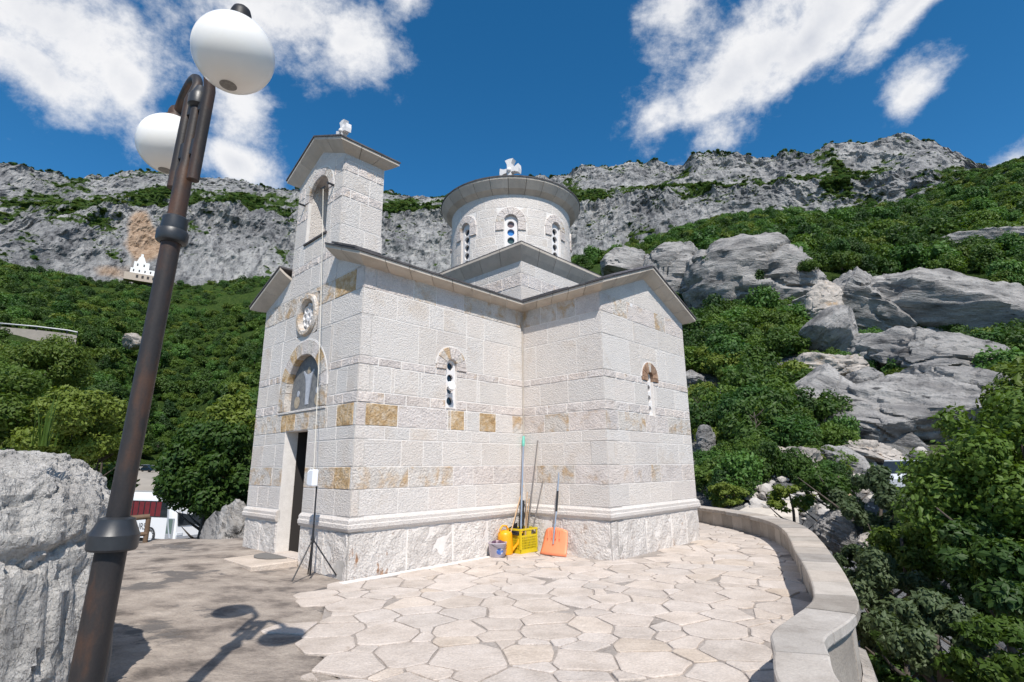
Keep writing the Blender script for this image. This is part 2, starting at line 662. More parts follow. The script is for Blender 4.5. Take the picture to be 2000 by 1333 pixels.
# ================================================================== the land: one sheet out to the ridge
def ring_px(*pts):
    a = sorted([(azel(x, y)[0], azel(x, y)[1], r) for x, y, r in pts])
    A, E_, RR = [np.array(c) for c in zip(*a)]

    def f(az):
        el, r = np.interp(az, A, E_), np.interp(az, A, RR)
        return r, EYE + r * np.tan(np.radians(el))
    return f


def ring_az(r, *pts):
    A, Z = [np.array(c, float) for c in zip(*pts)]

    def f(az):
        return np.full_like(az, r, dtype=float), np.interp(az, A, Z)
    return f


RINGS = [
    (ring_az(2.5, (-60, -1.5), (60, -1.2)), 3, 0, .0),
    (ring_az(4.2, (-60, -1.6), (20, -1.2), (30, -.75), (45, -1.1)), 4, .0, .03),
    (ring_az(6.0, (-60, -1.7), (20, -1.5), (26, -1.0), (30, -.45), (36, -.8), (45, -1.4)), 6, .1, .06),
    (ring_az(9.0, (-60, -1.9), (20, -1.8), (30, -2.0), (36, -2.3), (45, -2.6)), 6, .3, .12),
    (ring_az(14., (-60, -2.3), (20, -2.2), (26, -2.2), (30, -3.2), (36, -3.8), (45, -4.2)), 8, .4, .2),
    (ring_az(20., (-60, -2.8), (16, -2.2), (21, -1.2), (26, -1.4), (30, -2.6), (36, -4.0), (45, -4.5)), 8, .3, .2),
    (ring_az(27., (-60, -3.3), (0, -2.5), (17, -.6), (26, .25), (30, -.5), (36, -2.2), (45, -3.0)), 8, .2, .3),
    (ring_az(35., (-60, -3.4), (-20, -3.2), (0, 0), (20, 2.4), (26, 3.0), (30, 2.4), (36, 1.2), (45, 0)), 8, .35, .4),
    (ring_az(46., (-60, -3.4), (-20, -3.0), (0, 3), (20, 6.3), (26, 6.8), (30, 6), (36, 5), (45, 4)), 10, .4, .5),
    (ring_az(58., (-60, -3.3), (-20, -2.5), (0, 8), (20, 12.6), (26, 12.4), (30, 12), (36, 10.5), (45, 9.5)), 12, .5, .6),
    (ring_az(78., (-60, -2.0), (-33, -2.5), (-20, 1), (0, 16), (12, 20.5), (20, 22.5), (26, 22), (30, 20), (36, 17.5), (45, 17)), 14, .6, .8),
    (ring_az(105., (-60, 7), (-42, 4.5), (-36, 1.0), (-33, -1.0), (-30, -.4), (-26, 5), (-20, 14), (-10, 25), (0, 34), (12, 38), (18, 40), (23.5, 41.5), (30, 38), (37, 33), (45, 30.5), (60, 28)), 16, .9, 1.),
    (ring_az(172., (-60, 33), (-42, 28), (-38, 17), (-35.5, 1.0), (-30, 1.0), (-27.5, 17), (-24, 32), (-20, 38), (-10, 49), (0, 62), (12, 66), (20, 71), (30, 68), (45, 58), (60, 52)), 20, 1., 1.2),
    (ring_az(200., (-60, 42), (-42, 37), (-38, 29), (-34, 11), (-31, 11), (-28, 28), (-24, 42), (-20, 50), (-10, 62), (0, 76), (12, 80), (20, 86), (30, 83), (45, 72), (60, 64)), 26, 1., 1.5),
    (ring_px((-150, 515, 460), (0, 515, 460), (80, 543, 465), (250, 563, 470), (400, 560, 470), (520, 547, 470), (760, 550, 470), (1000, 545, 465), (1120, 527, 460),
             (1200, 507, 455), (1300, 473, 450), (1400, 433, 450), (1500, 420, 450), (1600, 435, 450), (1700, 417, 440), (1850, 387, 400), (1930, 367, 330), (2000, 341, 300), (2150, 315, 300)), 50, 1., 3.),
    (ring_px((-150, 430, 520), (0, 440, 520), (100, 425, 520), (200, 414, 520), (380, 408, 520), (560, 420, 520), (760, 424, 520), (1000, 412, 515), (1120, 412, 510),
             (1250, 392, 500), (1400, 385, 500), (1500, 382, 500), (1600, 378, 500), (1700, 372, 490), (1850, 350, 460), (1930, 349, 420), (2000, 340, 400), (2150, 320, 400)), 78, .10, 12.),
    (ring_px((-150, 408, 575), (0, 408, 585), (100, 396, 585), (200, 376, 585), (380, 362, 585), (560, 378, 585), (760, 388, 585), (1000, 382, 580), (1120, 378, 570),
             (1250, 372, 550), (1400, 362, 545), (1500, 362, 545), (1600, 350, 545), (1700, 335, 540), (1850, 330, 520), (1930, 345, 500), (2000, 345, 480), (2150, 340, 480)), 22, .62, 5.),
    (ring_px((-150, 300, 640), (0, 318, 640), (60, 326, 640), (130, 341, 640), (200, 340, 640), (250, 335, 640), (330, 342, 640), (450, 357, 640), (560, 377, 640), (660, 380, 640), (760, 382, 640),
             (860, 385, 635), (1000, 352, 630), (1040, 349, 630), (1090, 343, 630), (1160, 329, 620), (1240, 325, 620), (1330, 330, 610), (1420, 311, 600), (1500, 324, 600), (1585, 314, 600),
             (1625, 290, 600), (1660, 280, 600), (1720, 277, 600), (1780, 279, 600), (1830, 287, 600), (1880, 314, 590), (1915, 338, 580), (1950, 352, 570), (2150, 360, 570)), 56, .12, 10.),
    (ring_az(760., (-60, 240), (0, 270), (45, 240), (60, 200)), 10, .9, 5.),
    (ring_az(1500., (-60, 60), (60, 60)), 6, .9, 0),
]
AZ0, AZ1, NAZ = -64.0, 64.0, 1060
azs = np.linspace(AZ0, AZ1, NAZ)
tab = [f(azs) for f, *_ in RINGS]


def ground_z(x, y):
    """height of the land (without its relief) under a place"""
    az = math.degrees(math.atan2(x, y))
    r = math.hypot(x, y)
    rr = np.array([float(np.interp(az, azs, t[0])) for t in tab])
    zz = np.array([float(np.interp(az, azs, t[1])) for t in tab])
    return float(np.interp(r, rr, zz))


rows_r, rows_z, rows_veg, rows_amp, rows_seg = [], [], [], [], []
for k in range(len(RINGS) - 1):
    n = RINGS[k + 1][1]
    r0, z0 = tab[k]
    r1, z1 = tab[k + 1]
    v1 = RINGS[k + 1][2]
    a0, a1 = RINGS[k][3], RINGS[k + 1][3]
    for i in range(n):
        t = i / n
        rows_r.append(r0 + (r1 - r0) * t)
        rows_z.append(z0 + (z1 - z0) * t)
        rows_veg.append(np.full(NAZ, v1))
        rows_amp.append(np.full(NAZ, a0 + (a1 - a0) * t))
        rows_seg.append(k + 1)
rows_r.append(tab[-1][0]); rows_z.append(tab[-1][1]); rows_veg.append(np.full(NAZ, .9)); rows_amp.append(np.zeros(NAZ)); rows_seg.append(len(RINGS) - 1)
Rr, Zz, VEG, AMP = map(np.array, (rows_r, rows_z, rows_veg, rows_amp))
SEG = np.array(rows_seg)
NR = len(Rr)
AZG = np.radians(np.broadcast_to(azs, Rr.shape))
P = np.stack([Rr * np.sin(AZG), Rr * np.cos(AZG), Zz], -1).reshape(-1, 3)
far = (Rr.ravel() > 300)
amp = AMP.ravel()
# relief: big buttresses, ledges, broken faces
disp = np.zeros(len(P))
dz = np.zeros(len(P))
nf = ~far
disp[nf] = 0
dz[nf] = fbm(P[nf] / np.array([9., 9., 9.]), 5, 3) * amp[nf] * .9 + fbm(P[nf] / 1.6, 3, 9) * np.minimum(amp[nf], .8) * .22
Pf = P[far]
q = Pf * np.array([1, 1, .42])
b1 = fbm(q / 62., 4, 21, ridged=True)
b2 = fbm(Pf / np.array([18., 18., 40.]), 4, 33, ridged=True)
b3 = fbm(Pf / np.array([6.0, 6.0, 9.]), 4, 41, .6, ridged=True)
b0 = fbm(q / 130., 3, 61)
disp[far] = amp[far] * (2.4 * b0 + 2.1 * b1 + 1.15 * b2 + .30 * b3)
dz[far] = amp[far] * (.12 * b1 + .30 * fbm(Pf / 14., 4, 51) + .22 * fbm(Pf / 4.5, 3, 57))
# ridge line stays where it is, only roughened
ridge = np.zeros(Rr.shape)
for k, row in enumerate(SEG):
    ridge[k] = 1.0
ridx = [i for i in range(NR) if SEG[i] == len(RINGS) - 2][0]
u_ = AZG.ravel()
P2 = P.copy()
dirx, diry = np.sin(u_), np.cos(u_)
P2[:, 0] -= dirx * disp * .8
P2[:, 1] -= diry * disp * .8
P2[:, 2] += dz
P = P2
# the car park below the terrace is dug level
_rr, _aa = np.hypot(P[:, 0], P[:, 1]), np.degrees(u_)
P[:, 2] -= .9 * np.clip((_rr - 24) / 5, 0, 1) * np.clip((90 - _rr) / 14, 0, 1) * np.clip((-22 - _aa) / 3, 0, 1)
# faces
idx = np.arange(NR * NAZ).reshape(NR, NAZ)
quads = np.stack([idx[:-1, :-1], idx[:-1, 1:], idx[1:, 1:], idx[1:, :-1]], -1).reshape(-1, 4)
# how much green grows where: ledges and gentler ground, broken by noise
G = P.reshape(NR, NAZ, 3)
du = np.gradient(G, axis=0)
dv = np.gradient(G, axis=1)
nrm = np.cross(dv, du)
nrm /= np.linalg.norm(nrm, axis=-1, keepdims=True) + 1e-9
up = np.abs(nrm[..., 2]).ravel()
nv = fbm(P / 38., 5, 71, .62)
nv2 = fbm(P / 9., 4, 77, .6)
veg = VEG.ravel() * 1.0 + .13 + .95 * nv + .50 * nv2 + (up - .60) * .85 + far * (.12 + .55 * fbm(P / 24., 3, 79))
veg[nf] = VEG.ravel()[nf] + .5 * fbm(P[nf] / 5., 4, 78)
segs = np.repeat(SEG, NAZ) - 1


def bump_az(pts, px, py, sx, sy):
    a0, e0 = azel(px, py)
    az_ = np.degrees(np.arctan2(pts[:, 0], pts[:, 1]))
    el_ = np.degrees(np.arctan2(pts[:, 2] - EYE, np.hypot(pts[:, 0], pts[:, 1])))
    return np.exp(-(((az_ - a0) / sx) ** 2 + ((el_ - e0) / sy) ** 2))


# bare stone fields below the cliffs and orange weathered rock above the white monastery
veg -= 1.2 * far * bump_az(P, 1850, 470, 2.6, .9) * 0
ochre = far * (bump_az(P, 272, 455, .9, 2.2) * 1.0 + bump_az(P, 300, 480, 1.2, 1.5) * .8 + bump_az(P, 215, 530, 1.8, .8) * .6 + .45 * bump_az(P, 1060, 470, 1.0, 1.6) + .3 * bump_az(P, 830, 500, 1.5, 1.0))
ochre = ochre * 1.25 + .40 * fbm(P / 22., 4, 88)
veg -= far * 1.5 * np.clip(ochre, 0, 1) * (segs < 15)
# the bald shoulder on the right and the stony band under it
veg -= far * (.55 * bump_az(P, 1760, 320, 3.2, 1.6))
veg += far * (.7 * bump_az(P, 1640, 340, .9, 1.5) + .9 * bump_az(P, 1980, 350, 2.4, 1.4))


def land_mat():
    m_, nt, b = nmat('hillside')
    L = nt.links
    N = nt.nodes.new
    t = N('ShaderNodeTexCoord')

    def noise(scale, detail, rough, sx=(1, 1, 1), dist=0):
        mp = N('ShaderNodeMapping')
        mp.inputs['Scale'].default_value = sx
        L.new(t.outputs['Object'], mp.inputs['Vector'])
        n = N('ShaderNodeTexNoise')
        n.inputs['Scale'].default_value = scale
        n.inputs['Detail'].default_value = detail
        n.inputs['Roughness'].default_value = rough
        n.inputs['Distortion'].default_value = dist
        L.new(mp.outputs[0], n.inputs['Vector'])
        return n.outputs['Fac']

    def mixc(f, a, c):
        mx = N('ShaderNodeMix')
        mx.data_type = 'RGBA'
        for s, v in (('Factor', f), ('A', a), ('B', c)):
            if isinstance(v, tuple):
                mx.inputs[s].default_value = (*v, 1)
            else:
                L.new(v, mx.inputs[s])
        return mx.outputs['Result']
    ro = ramp_node(nt, [(.30, (.095, .097, .104)), (.42, (.185, .185, .188)), (.52, (.28, .276, .273)), (.70, (.43, .418, .40))])  # dark end also gives painted shade contrast, as the cliffs are front-lit
    big_ = N('ShaderNodeMath')
    big_.operation = 'MULTIPLY_ADD'
    L.new(noise(.028, 7, .6, (1, 1, .45), .4), big_.inputs[0])
    big_.inputs[1].default_value = .55
    hlf = N('ShaderNodeMath')
    hlf.operation = 'MULTIPLY_ADD'
    L.new(noise(.16, 12, .66, (1, 1, .40), .3), hlf.inputs[0])
    hlf.inputs[1].default_value = .75
    hlf.inputs[2].default_value = -.15
    L.new(hlf.outputs[0], big_.inputs[2])
    L.new(big_.outputs[0], ro.inputs[0])
    col = ro.outputs[0]
    shade_streak = ramp_node(nt, [(.36, (.42, .42, .44)), (.50, (1, 1, 1))])  # darkens rock in streaks: staining, plus shade contrast put into the colour
    L.new(noise(.30, 10, .7, (1, 1, .5)), shade_streak.inputs[0])
    mul = N('ShaderNodeVectorMath')
    mul.operation = 'MULTIPLY'
    L.new(col, mul.inputs[0])
    L.new(shade_streak.outputs[0], mul.inputs[1])
    col = mul.outputs[0]
    at_o = N('ShaderNodeAttribute')
    at_o.attribute_name = 'ochre'
    mo = N('ShaderNodeMapRange')
    mo.inputs['From Min'].default_value = .38
    mo.inputs['From Max'].default_value = .75
    L.new(at_o.outputs['Fac'], mo.inputs['Value'])
    oc = ramp_node(nt, [(.35, (.26, .155, .085)), (.65, (.47, .33, .22))])
    L.new(noise(.3, 8, .65), oc.inputs[0])
    mo2 = N('ShaderNodeMath')
    mo2.operation = 'MULTIPLY'
    L.new(mo.outputs[0], mo2.inputs[0])
    mo2.inputs[1].default_value = .8
    col = mixc(mo2.outputs[0], col, oc.outputs[0])
    gr = ramp_node(nt, [(.3, (.016, .034, .007)), (.5, (.034, .062, .012)), (.7, (.07, .10, .022))])
    L.new(noise(.55, 9, .7), gr.inputs[0])
    at_v = N('ShaderNodeAttribute')
    at_v.attribute_name = 'veg'
    av = N('ShaderNodeMath')
    av.operation = 'MULTIPLY_ADD'
    L.new(noise(.35, 10, .72), av.inputs[0])
    av.inputs[1].default_value = 1.5
    L.new(at_v.outputs['Fac'], av.inputs[2])
    mv = N('ShaderNodeMapRange')
    mv.inputs['From Min'].default_value = 1.22
    mv.inputs['From Max'].default_value = 1.40
    L.new(av.outputs[0], mv.inputs['Value'])
    # near ground: gravel and dry earth instead of grass
    at_n = N('ShaderNodeAttribute')
    at_n.attribute_name = 'near'
    er = ramp_node(nt, [(.35, (.10, .085, .06)), (.5, (.22, .19, .15)), (.68, (.42, .38, .33))])
    L.new(noise(1.6, 10, .7), er.inputs[0])
    gcol = mixc(at_n.outputs['Fac'], gr.outputs[0], er.outputs[0])
    col = mixc(mv.outputs[0], col, gcol)
    L.new(col, b.inputs['Base Color'])
    b.inputs['Roughness'].default_value = .95
    b.inputs['Specular IOR Level'].default_value = .1
    bp = N('ShaderNodeBump')
    bp.inputs['Distance'].default_value = 1.3
    L.new(noise(.5, 10, .7, (1, 1, .7)), bp.inputs['Height'])
    bq = N('ShaderNodeBump')
    bq.inputs['Distance'].default_value = .35
    L.new(noise(3.2, 10, .72, (1, 1, 1)), bq.inputs['Height'])
    L.new(bp.outputs[0], bq.inputs['Normal'])
    L.new(bq.outputs[0], b.inputs['Normal'])
    return m_


land = mesh_np('hillside', P, quads=quads, mat=land_mat(), smooth=False)
for nm, arr in (('veg', veg), ('ochre', ochre), ('near', np.clip((60 - Rr.ravel()) / 30, 0, 1) * .8)):
    a = land.data.attributes.new(nm, 'FLOAT', 'POINT')
    a.data.foreach_set('value', np.asarray(arr, np.float32))
tag(land, kind='structure')

# wide ground behind the camera and out to the horizon
gp = plain('far_ground', (.12, .11, .08), .95, noise=.4, nscale=.05)
gm = mesh_np('ground', [(-4000, -4000, -6.5), (4000, -4000, -6.5), (4000, 4000, -6.5), (-4000, 4000, -6.5)], quads=[(0, 1, 2, 3)], mat=gp)
tag(gm, kind='structure')
# ================================================================== the church
CH = empty('church', (-2.554, 8.645, 0), (0, 0, 0.8153))
tag(CH, 'small white ashlar stone church with round drum and gabled bell tower on the terrace', 'church')
L1, D, T, WF = 4.066, 2.121, 3.62, 4.111
ZC = [-.06, .69, .92, 1.33, 1.69, 2.134, 2.35, 2.73, 2.92, 3.37, 3.52, 4.245, 4.71, 5.12]
STY = ['plinth', 'mould', 'flat', 'flat', 'rough2', 'flat', 'flat', 'rough2', 'band', 'flat', 'band', 'flat', 'flat', 'rough2']
# course k lies between ZC[k] and ZC[k+1]
STYLE = ['plinth', 'mould', 'flat', 'patch', 'flat', 'flat', 'patch', 'band', 'flat', 'band', 'flat', 'flat', 'patch']


def frame(o, t, n):
    o, t, n = Vector((*o, 0)), Vector((*t, 0)), Vector((*n, 0))

    def f(s, d, z):
        p = o + t * s + n * d
        return (p.x, p.y, z)
    return f


def arc_frame(c, rad):
    """s is arc length round a drum from the direction angle 0"""
    def f(s, d, z):
        a = s / rad
        return (c[0] + (rad + d) * math.cos(a), c[1] + (rad + d) * math.sin(a), z)
    return f


def subtract(rects, hole):
    out = []
    h0, h1, g0, g1 = hole
    for (a, b, c, d_) in rects:
        if h1 <= a or h0 >= b or g1 <= c or g0 >= d_:
            out.append((a, b, c, d_))
            continue
        if a < h0:
            out.append((a, h0, c, d_))
        if b > h1:
            out.append((h1, b, c, d_))
        m0, m1 = max(a, h0), min(b, h1)
        if c < g0:
            out.append((m0, m1, c, g0))
        if d_ > g1:
            out.append((m0, m1, g1, d_))
    return out


def clip_top(poly, fn):
    """clip a polygon in (s, z) by s*kx + z*kz <= c lines"""
    for kx, kz, c in fn:
        out = []
        for i in range(len(poly)):
            p, q_ = poly[i], poly[(i + 1) % len(poly)]
            dp, dq = c - kx * p[0] - kz * p[1], c - kx * q_[0] - kz * q_[1]
            if dp >= 0:
                out.append(p)
            if dp * dq < 0:
                k = dp / (dp - dq)
                out.append((p[0] + (q_[0] - p[0]) * k, p[1] + (q_[1] - p[1]) * k))
        poly = out
        if len(poly) < 3:
            return None
    return poly


RS = random.Random(11)
AMPL = {'flat': .0015, 'patch': .005, 'band': .012, 'plinth': .030, 'mould': .003}
BASE = {'flat': .0035, 'patch': .004, 'band': .005, 'plinth': .0, 'mould': .0}


def rect_block(fr, r, style, mat, parent, name='ashlar_block', gap=.0068, back=-.03, base=None, step=None):
    s0, s1, z0, z1 = r
    w, h = s1 - s0, z1 - z0
    if w < .03 or h < .03:
        return None
    s0 += gap; s1 -= gap; z0 += gap; z1 -= gap
    amp_ = AMPL[style]
    st = step or {'flat': .34, 'patch': .16, 'band': .10, 'plinth': .13, 'mould': .6}[style]
    nx, nz = max(1, min(12, round(w / st))), max(1, min(7, round(h / st)))
    b0 = (BASE[style] if base is None else base) + RS.uniform(-.001, .0025)
    bev = min({'plinth': .022, 'band': .010}.get(style, .005), w * .2, h * .2)
    ss = [s0, s0 + bev] + [s0 + bev + (s1 - s0 - 2 * bev) * i / nx for i in range(1, nx)] + [s1 - bev, s1]
    zs = [z0, z0 + bev] + [z0 + bev + (z1 - z0 - 2 * bev) * i / nz for i in range(1, nz)] + [z1 - bev, z1]
    nS, nZ = len(ss), len(zs)
    g = np.array([[(s, 0, z) for s in ss] for z in zs], float).reshape(-1, 3)
    off = RS.uniform(0, 90)
    nz_ = fbm(g / (.11 if style != 'plinth' else .2) + off, 3, 5)
    v = []
    for j in range(nZ):
        for i in range(nS):
            s, z = ss[i], zs[j]
            edge = i in (0, nS - 1) or j in (0, nZ - 1)
            d = (b0 - bev * .75) if edge else b0 + amp_ * (nz_[j * nS + i] + .35)
            if not edge:
                s += RS.uniform(-.15, .15) * (s1 - s0) / nx * .5 * (0 < i - 1 < nS - 3)
                z += RS.uniform(-.15, .15) * (z1 - z0) / nz * .5 * (0 < j - 1 < nZ - 3)
            v.append(fr(s, d, z))
    q = [(j * nS + i, j * nS + i + 1, (j + 1) * nS + i + 1, (j + 1) * nS + i) for j in range(nZ - 1) for i in range(nS - 1)]
    # sides going back into the wall
    loop = [i for i in range(nS)] + [j * nS + nS - 1 for j in range(1, nZ)] + [(nZ - 1) * nS + i for i in range(nS - 2, -1, -1)] + [j * nS for j in range(nZ - 2, 0, -1)]
    cor = [0, nS - 1, nS * nZ - 1, nS * (nZ - 1)]
    nb = len(v)
    for (s, z) in ((s0, z0), (s1, z0), (s1, z1), (s0, z1)):
        v.append(fr(s, back, z))
    tris = []
    pos = {c: k for k, c in enumerate(cor)}
    cur = 0
    for a, b in zip(loop, loop[1:] + loop[:1]):
        tris.append((a, nb + cur, b))
        if b in pos:
            nxt = pos[b]
            tris.append((b, nb + cur, nb + nxt))
            cur = nxt
    o = mesh_np(name, v, quads=q, tris=tris, mat=mat, parent=parent, smooth=False)
    return o


def poly_block(fr, poly, mat, parent, name='ashlar_block', gap=.0055, d=.004, back=-.03, jitter=.0):
    n = len(poly)
    cx = sum(p[0] for p in poly) / n
    cz = sum(p[1] for p in poly) / n
    ext = max(max(abs(p[0] - cx) for p in poly), max(abs(p[1] - cz) for p in poly), .02)
    k1 = 1 - gap / ext
    k2 = 1 - (gap + .005) / ext
    bm = bmesh.new()
    A = [bm.verts.new(fr(cx + (p[0] - cx) * k1, back, cz + (p[1] - cz) * k1)) for p in poly]
    B = [bm.verts.new(fr(cx + (p[0] - cx) * k1, d - .004, cz + (p[1] - cz) * k1)) for p in poly]
    Cc = [bm.verts.new(fr(cx + (p[0] - cx) * k2, d + RS.uniform(-jitter, jitter), cz + (p[1] - cz) * k2)) for p in poly]
    for X, Y in ((A, B), (B, Cc)):
        for i in range(n):
            j = (i + 1) % n
            bm.faces.new((X[i], X[j], Y[j], Y[i]))
    bmesh.ops.triangulate(bm, faces=[bm.faces.new(Cc)])
    return from_bm(name, bm, mat, parent)


def pick(style, k, s=None):
    if style in ('flat', 'mould'):
        return M['ashlar']
    if style == 'plinth':
        return M['plinth']
    if style == 'band':
        return M['rough']
    x = RS.random()
    return M['patchy'] if x < .55 else (M['ochre'] if x < .63 else M['rough'])


def courses_wall(name, fr, length, holes=(), joints=None, clip=None, zc=ZC, styles=STYLE, mats=None, avg=.75, s_start=0.0,
                 core_back=-.40, ends=(0, 0)):
    """core of mortar with every stone of the face a piece of its own"""
    joints = joints or {}
    mats = mats or {}
    zt = zc[-1]
    rects = [(s_start, length, zc[0], zt)]
    for h in holes:
        rects = subtract(rects, h)
    bm = bmesh.new()
    for (a, b, c, d_) in rects:
        poly = [(a, c), (b, c), (b, d_), (a, d_)]
        if clip:
            poly = clip_top(poly, clip)
        if not poly:
            continue
        F = [bm.verts.new(fr(s, 0, z)) for s, z in poly]
        Bk = [bm.verts.new(fr(s, core_back, z)) for s, z in poly]
        bm.faces.new(F)
        bm.faces.new(Bk[::-1])
        for i in range(len(poly)):
            j = (i + 1) % len(poly)
            bm.faces.new((F[i], Bk[i], Bk[j], F[j]))
    wall = from_bm(name, bm, M['mortar'], CH)
    for k in range(len(zc) - 1):
        z0, z1, sty = zc[k], zc[k + 1], styles[k]
        js = joints.get(k)
        if js is None:
            av = avg * {'plinth': 1.5, 'mould': 2.0, 'band': .6}.get(sty, 1.0)
            js = []
            s = s_start + av * RS.uniform(.35, 1.0)
            while s < length - av * .3:
                js.append(s)
                s += av * RS.uniform(.6, 1.45)
        js = [s_start] + [j for j in js if s_start + .05 < j < length - .05] + [length]
        for i, (a, b) in enumerate(zip(js, js[1:])):
            if sty == 'mould':
                continue
            e0 = -ends[0] if i == 0 else 0
            e1 = ends[1] if i == len(js) - 2 else 0
            rs = [(a + 0, b + 0, z0, z1)]
            for h in holes:
                rs = subtract(rs, h)
            mt = mats.get((k, i)) or pick(sty, k)
            for r in rs:
                poly = [(r[0], r[2]), (r[1], r[2]), (r[1], r[3]), (r[0], r[3])]
                cl = clip_top(poly, clip) if clip else poly
                if not cl:
                    continue
                sty_ = 'band' if (mt is M['ochre'] and sty == 'patch') else sty
                if cl == poly:
                    rect_block(fr, r, sty_, mt, wall)
                else:
                    poly_block(fr, cl, mt, wall)
    return wall


def moulding(fr, runs, parent, joints=()):
    """projecting base moulding: two fillets and a slope, in lengths"""
    prof = [(-.03, .70), (.035, .70), (.060, .745), (.060, .80), (.046, .815), (.046, .865), (.012, .905), (-.03, .905)]
    for a, b in runs:
        bm = bmesh.new()
        r0 = [bm.verts.new(fr(a if not isinstance(a, tuple) else a[0] + a[1] * max(d, 0), d, z)) for d, z in prof]
        r1 = [bm.verts.new(fr(b if not isinstance(b, tuple) else b[0] + b[1] * max(d, 0), d, z)) for d, z in prof]
        n = len(prof)
        for i in range(n):
            j = (i + 1) % n
            bm.faces.new((r0[i], r0[j], r1[j], r1[i]))
        bm.faces.new(r0[::-1])
        bm.faces.new(r1)
        from_bm('moulding_stone', bm, M['ashlar'], parent)


def arch(fr, sc_, zs, r_in, r_out, n, leg, part, mats, proud=.014, spand=None, back=-.14, rim=True, segs=3):
    """voussoirs round an opening, short stone legs and fitted stones in the corners"""
    for i in range(n):
        a0, a1 = PI * i / n, PI * (i + 1) / n
        an = [a0 + (a1 - a0) * k / segs for k in range(segs + 1)]
        poly = [(sc_ + r_out * math.cos(a), zs + r_out * math.sin(a)) for a in an] + [(sc_ + r_in * math.cos(a), zs + r_in * math.sin(a)) for a in reversed(an)]
        # concave: built as its own hexahedra
        bm = bmesh.new()
        g = .006
        k = 1 - g / r_in
        ga_ = .004 / (r_in + r_out) * 2
        aa = [a0 + ga_] + an[1:-1] + [a1 - ga_]
        pr = proud + RS.uniform(-.004, .006)
        O_ = [(r_out - g, -.03), (r_out - g, pr - .01), (r_out - g - .012, pr), (r_in + .012, pr), (r_in, pr - .01), (r_in, back)]
        rings = [[bm.verts.new(fr(sc_ + r * math.cos(a), d, zs + r * math.sin(a))) for r, d in O_] for a in aa]
        for X, Y in zip(rings, rings[1:]):
            for q_ in range(len(O_) - 1):
                bm.faces.new((X[q_], X[q_ + 1], Y[q_ + 1], Y[q_]))
        bm.faces.new(rings[0])
        bm.faces.new(rings[-1][::-1])
        from_bm('voussoir', bm, mats[RS.randrange(len(mats))], part)
    bm = bmesh.new()
    rg_ = [[bm.verts.new(fr(sc_ + r * math.cos(a), d, zs + r * math.sin(a))) for r, d in ((r_out - .012, -.02), (r_out - .012, .011), (r_out + .016, .011), (r_out + .02, -.02))] for a in [PI * k / 24 for k in range(25)]]
    for X, Y in zip(rg_, rg_[1:]):
        for q_ in range(3):
            bm.faces.new((X[q_], X[q_ + 1], Y[q_ + 1], Y[q_]))
    from_bm('mortar_rim', bm, M['mortar'], part)
    if leg < zs - .02:
        for sg in (-1, 1):
            a, b = sorted((sc_ + sg * r_in, sc_ + sg * r_out))
            rect_block(fr, (a, b, leg, zs), 'patch', mats[0], part, 'jamb_stone', base=proud, back=back, gap=.004)
    if spand:
        hw, ztop = spand
        for sg in (-1, 1):
            pts = [(sc_ + sg * hw, zs)] if hw > r_out + .02 else []
            pts += [(sc_ + sg * r_out * math.cos(a), zs + r_out * math.sin(a)) for a in [PI / 2 * k / 8 for k in range(9)]]
            if ztop > zs + r_out + .01:
                pts += [(sc_, ztop)]
            pts += [(sc_ + sg * hw, ztop)]
            bm = bmesh.new()
            Fv = [bm.verts.new(fr(s, .006, z)) for s, z in pts]
            Bv = [bm.verts.new(fr(s, -.03, z)) for s, z in pts]
            bmesh.ops.triangulate(bm, faces=[bm.faces.new(Fv)])
            for i in range(len(pts)):
                j = (i + 1) % len(pts)
                bm.faces.new((Fv[i], Bv[i], Bv[j], Fv[j]))
            from_bm('fitted_stone', bm, M['ashlar'], part)


